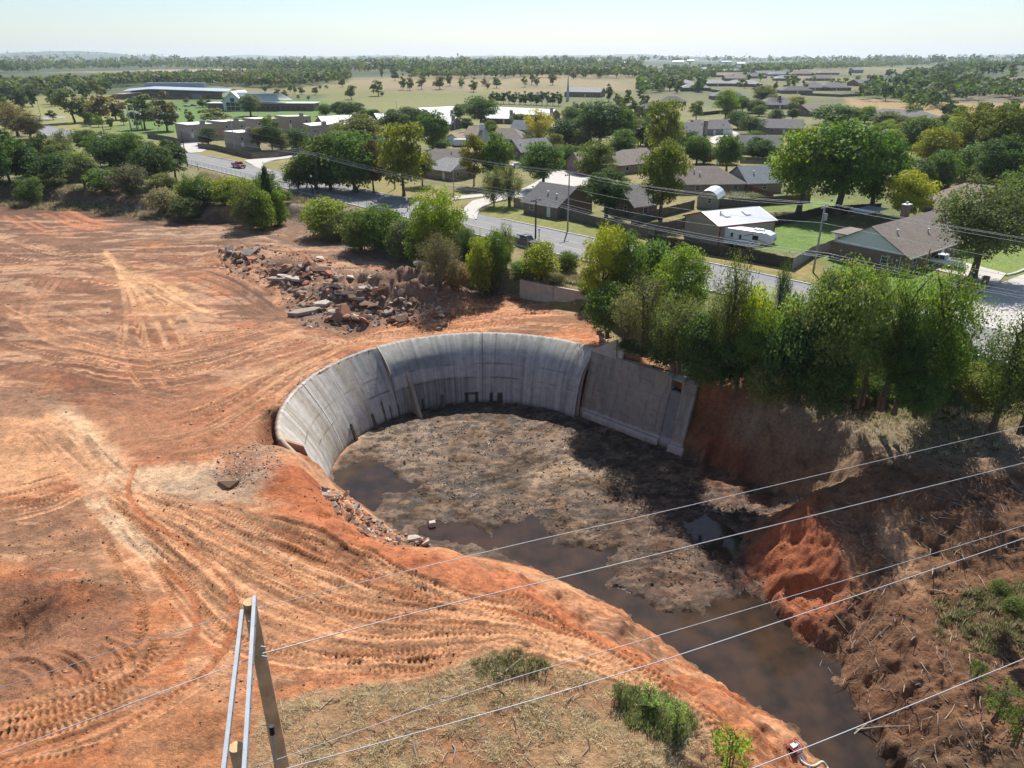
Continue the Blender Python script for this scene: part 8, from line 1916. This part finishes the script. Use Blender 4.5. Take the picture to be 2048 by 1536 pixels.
blade_stuff(2600, [(1880, 1150), (2100, 1140), (2100, 1260), (1900, 1260)], (0.2, 0.5), STRAW + GRN, "bank_grass", "thin grass on the right bank", z0=-4.5, seed=4, dens=gd)
blade_stuff(1200, [(1600, 800), (1700, 830), (1900, 880), (2100, 860), (2100, 800), (1800, 790), (1600, 780)], (0.2, 0.6), STRAW, "bank_straw", "dry grass under the right bank trees", z0=-1.5, seed=5)
blade_stuff(2500, [(400, 345), (520, 372), (640, 405), (620, 412), (500, 385), (400, 365)], (0.4, 0.9), STRAW + GRN[:1], "verge_grass", "tall dry grass on the south verge", z0=0, seed=6)
blade_stuff(1500, [(1050, 545), (1170, 575), (1170, 560), (1060, 530)], (0.3, 0.8), STRAW + GRN, "verge_weeds", "weeds above the old channel wall", z0=0, seed=7)
blade_stuff(3500, [(0, 372), (160, 380), (330, 410), (330, 428), (150, 410), (0, 400)], (0.3, 0.8), GRN + STRAW, "clearing_grass", "rough grass at the edge of the cleared earth", z0=-1, seed=8)
blade_stuff(700, [(1430, 375), (1520, 392), (1545, 402), (1500, 402), (1430, 392)], (0.6, 1.4), [(0.5, 0.44, 0.36), (0.2, 0.24, 0.08)], "pampas_grass", "feathery garden grass by the red brown fence", z0=0, seed=9, wid=0.02)
# weedy bushes in the foreground
for k, (x, w, t, b, c, kd, z, lb) in enumerate([(1455, 90, 1455, 1560, (0.24, 0.30, 0.05), 'weed', ZD, "bright green weed bush at the bottom edge near the pump"), (1300, 64, 1374, 1415, (0.27, 0.33, 0.11), 'weed', ZD, "low green weed bush at the edge of dry grass"), (1352, 54, 1402, 1450, (0.26, 0.32, 0.11), 'weed', ZD, "low weed bush right of the dry grass"), (1240, 50, 1362, 1400, (0.17, 0.19, 0.09), 'weed', ZD, "grey green low weed left of the green ones"),
        (1990, 90, 1370, 1440, (0.10, 0.14, 0.04), 'weed', -5, "green bush at the right bank foot"), (2030, 80, 1420, 1490, (0.09, 0.13, 0.04), 'weed', -5, "lower green bush at the right picture edge"), (1950, 46, 1325, 1360, (0.11, 0.15, 0.04), 'weed', -5, "small green bush above the debris"), (1995, 40, 1160, 1190, (0.10, 0.13, 0.05), 'bush', -4, "small bush in the bank grass"), (2030, 50, 1195, 1235, (0.10, 0.13, 0.05), 'bush', -4, "bush by the right edge of the bank")]):
    T(kd, x, w, t, b, c, lb, z=z, name="bush", cat="bush")
# sticks
def sticks(n, poly, lr, rad, cols, name, label, z0, seed):
    r = random.Random(seed); mb = MB(); q = W2(poly, z0)
    for k in range(n):
        x, y = in_poly(poly); p = GP(x, y, z0); a = r.uniform(0, 6.28); l = r.uniform(*lr); up = r.uniform(-0.02, 0.35)
        d = Vector((math.cos(a), math.sin(a), up)).normalized() * l; e = p + d; e.z = max(e.z, sample_z(e.x, e.y) + 0.03); md = (p + e) / 2 + Vector((r.uniform(-.1, .1) * l, r.uniform(-.1, .1) * l, 0.04)); rr_ = r.uniform(*rad)
        mb.tube([p + Vector((0, 0, 0.03)), md, e], [rr_, rr_ * .8, rr_ * .4], 4, mi=r.randrange(len(cols)), cap=False)
    o = mb.build(name, cols); tag(o, label, "debris", kind="stuff")
BR = mat("dark_brush", (0.075, 0.055, 0.04), 0.95, 0.2); ST_ = [GREYB, BR, mat("pale_stick", (0.42, 0.34, 0.23), 0.9, 0.2)]
sticks(420, [(1560, 1210), (1760, 1160), (2060, 1150), (2080, 1536), (1850, 1536), (1690, 1380)], (0.3, 1.6), (0.012, 0.04), ST_, "stick_debris", "broken sticks strewn over the right bank", -6, 3)
sticks(220, [(1640, 1020), (2060, 930), (2060, 1150), (1760, 1160)], (0.3, 1.5), (0.012, 0.04), ST_, "branch_debris", "broken branches on the upper right bank", -4.5, 4)
sticks(160, [(560, 1400), (900, 1360), (1250, 1370), (1400, 1500), (1300, 1536), (600, 1536)], (0.2, 1.2), (0.012, 0.035), ST_, "grass_debris", "pale sticks lying in the dry grass", ZD, 5)
sticks(500, [(760, 860), (1120, 850), (1380, 1000), (1440, 1180), (1250, 1120), (900, 1030)], (0.25, 1.1), (0.012, 0.03), [BR], "mud_debris", "dark twigs pressed into the basin mud", ZF, 6)
sticks(260, [(830, 540), (1040, 560), (1060, 590), (960, 590), (850, 560)], (0.6, 2.4), (0.015, 0.04), [BR, GREYB], "brush_pile", "dead brush below the roadside bushes", ZD, 7)
sticks(160, [(1390, 800), (1700, 850), (1720, 940), (1430, 900)], (0.5, 2.0), (0.012, 0.03), [BR, GREYB], "root_debris", "roots and dead twigs on the shaded bank", -5, 8)
BIGS = [((1700, 1462), (1820, 1455), 0.07), ((1690, 1485), (1740, 1445), 0.06), ((1745, 1500), (1790, 1478), 0.06), ((1010, 1345), (1045, 1318), 0.05), ((905, 1490), (908, 1520), 0.05), ((640, 1420), (672, 1392), 0.05), ((1370, 1490), (1392, 1425), 0.05), ((1260, 1410), (1330, 1425), 0.05), ((1486, 1370), (1490, 1335), 0.04), ((1860, 1180), (1900, 1192), 0.05), ((1920, 1240), (1960, 1225), 0.05)]
for k, (a, b, r_) in enumerate(BIGS):
    z0 = ZD if a[0] < 1500 else (-6 if a[1] > 1000 else -5); p, q = GP(*a, z0), GP(*b, z0); mb = MB(); md = (p + q) / 2 + Vector((0.1, 0.1, 0.1)); mb.tube([p + Vector((0, 0, .05)), md, q + Vector((0, 0, .15))], [r_, r_ * .8, r_ * .4], 6); o = mb.build("fallen_branch", [GREYB, ST_[2]][k % 2]); tag(o, "pale fallen branch, %s from the left on the bare ground" % ordw(sorted(x[0] for x in BIGS).index(a)), "branch", "fallen branches")
# dead grey bush beside the tall yellow green tree
def dead_bush(px, py, hgt, label, seed):
    r = random.Random(seed); p = GP(px, py, ZD); mb = MB()
    for k in range(70):
        a = r.uniform(0, 6.28); e = Vector((math.cos(a) * r.uniform(.3, 1), math.sin(a) * r.uniform(.3, 1), r.uniform(.4, 1.1))) * hgt; md = e * 0.5 + Vector((0, 0, .15 * hgt)); mb.tube([(0, 0, 0), md, e], [0.03, 0.02, 0.008], 4, cap=False)
        for j in range(4): s = md.lerp(e, r.random()); t = s + Vector((r.uniform(-1, 1), r.uniform(-1, 1), r.uniform(-.2, .8))) * hgt * .3; mb.tube([s, t], [0.012, 0.005], 3, cap=False)
    o = mb.build("dead_bush", GREYB); o.location = p; tag(o, label, "bush")
dead_bush(868, 545, 4.2, "bare grey dead bush below the tall yellow green tree", 1); dead_bush(270, 375, 4.5, "bare grey dead bush in the left clump", 2); dead_bush(1265, 690, 3.5, "bare twiggy bush above the wing wall joint", 3)
# ------------------------------------------------------------------ loose clods and crumbs of soil
def soil_mat():
    m, nt, b = new_mat("loose_soil"); at = nt.nodes.new("ShaderNodeVertexColor"); at.layer_name = "Col"; nt.links.new(at.outputs["Color"], b.inputs["Base Color"]); b.inputs["Roughness"].default_value = 0.95; b.inputs["Specular IOR Level"].default_value = 0.15; return m
SOILM = soil_mat()
def clods(n, poly, sr, cols, name, label, z0, seed, flat=0.6, pn=None):
    r = np.random.RandomState(seed); q = np.array(W2(poly, z0)); lo, hi = q.min(0), q.max(0); xs, ys = [], []; got = 0
    while got < n:
        x = r.uniform(lo[0], hi[0], n * 2); y = r.uniform(lo[1], hi[1], n * 2); k = sdf(x, y, [tuple(v) for v in q]) < 0
        k &= r.rand(n * 2) < np.clip((fbm(x / (pn or 4), y / (pn or 4), 3, seed) - 0.38) * 4, 0.02, 1)
        x, y = x[k][:n - got], y[k][:n - got]; got += len(x); xs.append(x); ys.append(y)
    x, y = np.concatenate(xs), np.concatenate(ys); z = sample_many(x, y); s = sr[0] + (sr[1] - sr[0]) * r.rand(n) ** 3
    base = np.array([[1, 0, 0], [0, 1, 0], [-1, 0, 0], [0, -1, 0], [0, 0, 1], [0, 0, -1]], float); fc = np.array([[0, 1, 4], [1, 2, 4], [2, 3, 4], [3, 0, 4], [1, 0, 5], [2, 1, 5], [3, 2, 5], [0, 3, 5]])
    a = r.rand(n) * 6.28; V = base[None] * r.uniform(0.55, 1.3, (n, 6, 1)); ca, sa = np.cos(a)[:, None], np.sin(a)[:, None]
    V = np.stack([V[..., 0] * ca - V[..., 1] * sa, V[..., 0] * sa + V[..., 1] * ca, V[..., 2] * flat], -1) * s[:, None, None] * 0.5; V += np.stack([x, y, z + s * 0.1], 1)[:, None]
    c = np.array(cols)[r.randint(len(cols), size=n)] * r.uniform(0.75, 1.25, (n, 1)); o = link(name, np_mesh(name, V.reshape(-1, 3), (fc[None] + 6 * np.arange(n)[:, None, None]).reshape(-1, 3), SOILM, np.repeat(c, 6, 0))); tag(o, label, "soil", kind="stuff")
SO = [(0.38, 0.17, 0.085), (0.26, 0.12, 0.065), (0.46, 0.26, 0.15), (0.18, 0.10, 0.06)]
clods(1500, [(-200, 1000), (700, 960), (850, 1120), (1240, 1215), (1600, 1460), (1700, 1600), (1400, 1500), (900, 1360), (500, 1420), (400, 1600), (-300, 1600)], (0.05, 0.26), SO, "earth_clods", "loose clods on the near red earth", ZD, 1)
clods(1200, [(-200, 420), (560, 450), (800, 540), (1150, 620), (900, 660), (640, 720), (550, 860), (300, 960), (-200, 900)], (0.10, 0.40), SO + [(0.14, 0.09, 0.06), (0.5, 0.4, 0.3)], "earth_crumbs", "loose clods on the far red earth", ZD, 2)
clods(3600, [(700, 900), (830, 830), (960, 815), (1160, 845), (1350, 915), (1500, 1000), (1470, 1190), (1330, 1210), (1210, 1130), (1100, 1050), (870, 1030), (780, 930)], (0.06, 0.34), [(0.09, 0.062, 0.042), (0.12, 0.08, 0.05), (0.25, 0.17, 0.11), (0.05, 0.04, 0.03)], "mud_clods", "wet mud lumps on the basin floor", ZF, 3, 0.45, 1.6)
clods(4500, [(1480, 1080), (1560, 1010), (1750, 960), (2100, 900), (2300, 1500), (1850, 1600), (1700, 1420), (1580, 1250)], (0.05, 0.3), [(0.12, 0.07, 0.045), (0.2, 0.11, 0.06), (0.08, 0.055, 0.04), (0.28, 0.17, 0.1)], "bank_clods", "broken soil and mulch on the right bank", -6, 4, 0.6, 1.5)
# ------------------------------------------------------------------ haze
hb = MB(); hb.box((0, 6500, 74), (30000, 19000, 172)); haze = hb.build("haze", []); haze.location = (0, 0, 0)
hm = bpy.data.materials.new("haze_air"); hm.use_nodes = True; nt = hm.node_tree; nt.nodes.clear(); out = nt.nodes.new("ShaderNodeOutputMaterial"); pv = nt.nodes.new("ShaderNodeVolumePrincipled")
pv.inputs["Color"].default_value = (0.78, 0.89, 1.0, 1); pv.inputs["Density"].default_value = 0.000075; pv.inputs["Anisotropy"].default_value = 0.3; nt.links.new(pv.outputs[0], out.inputs["Volume"]); haze.data.materials.append(hm); tag(haze, "pale bluish haze over the plain", "haze", kind="stuff")
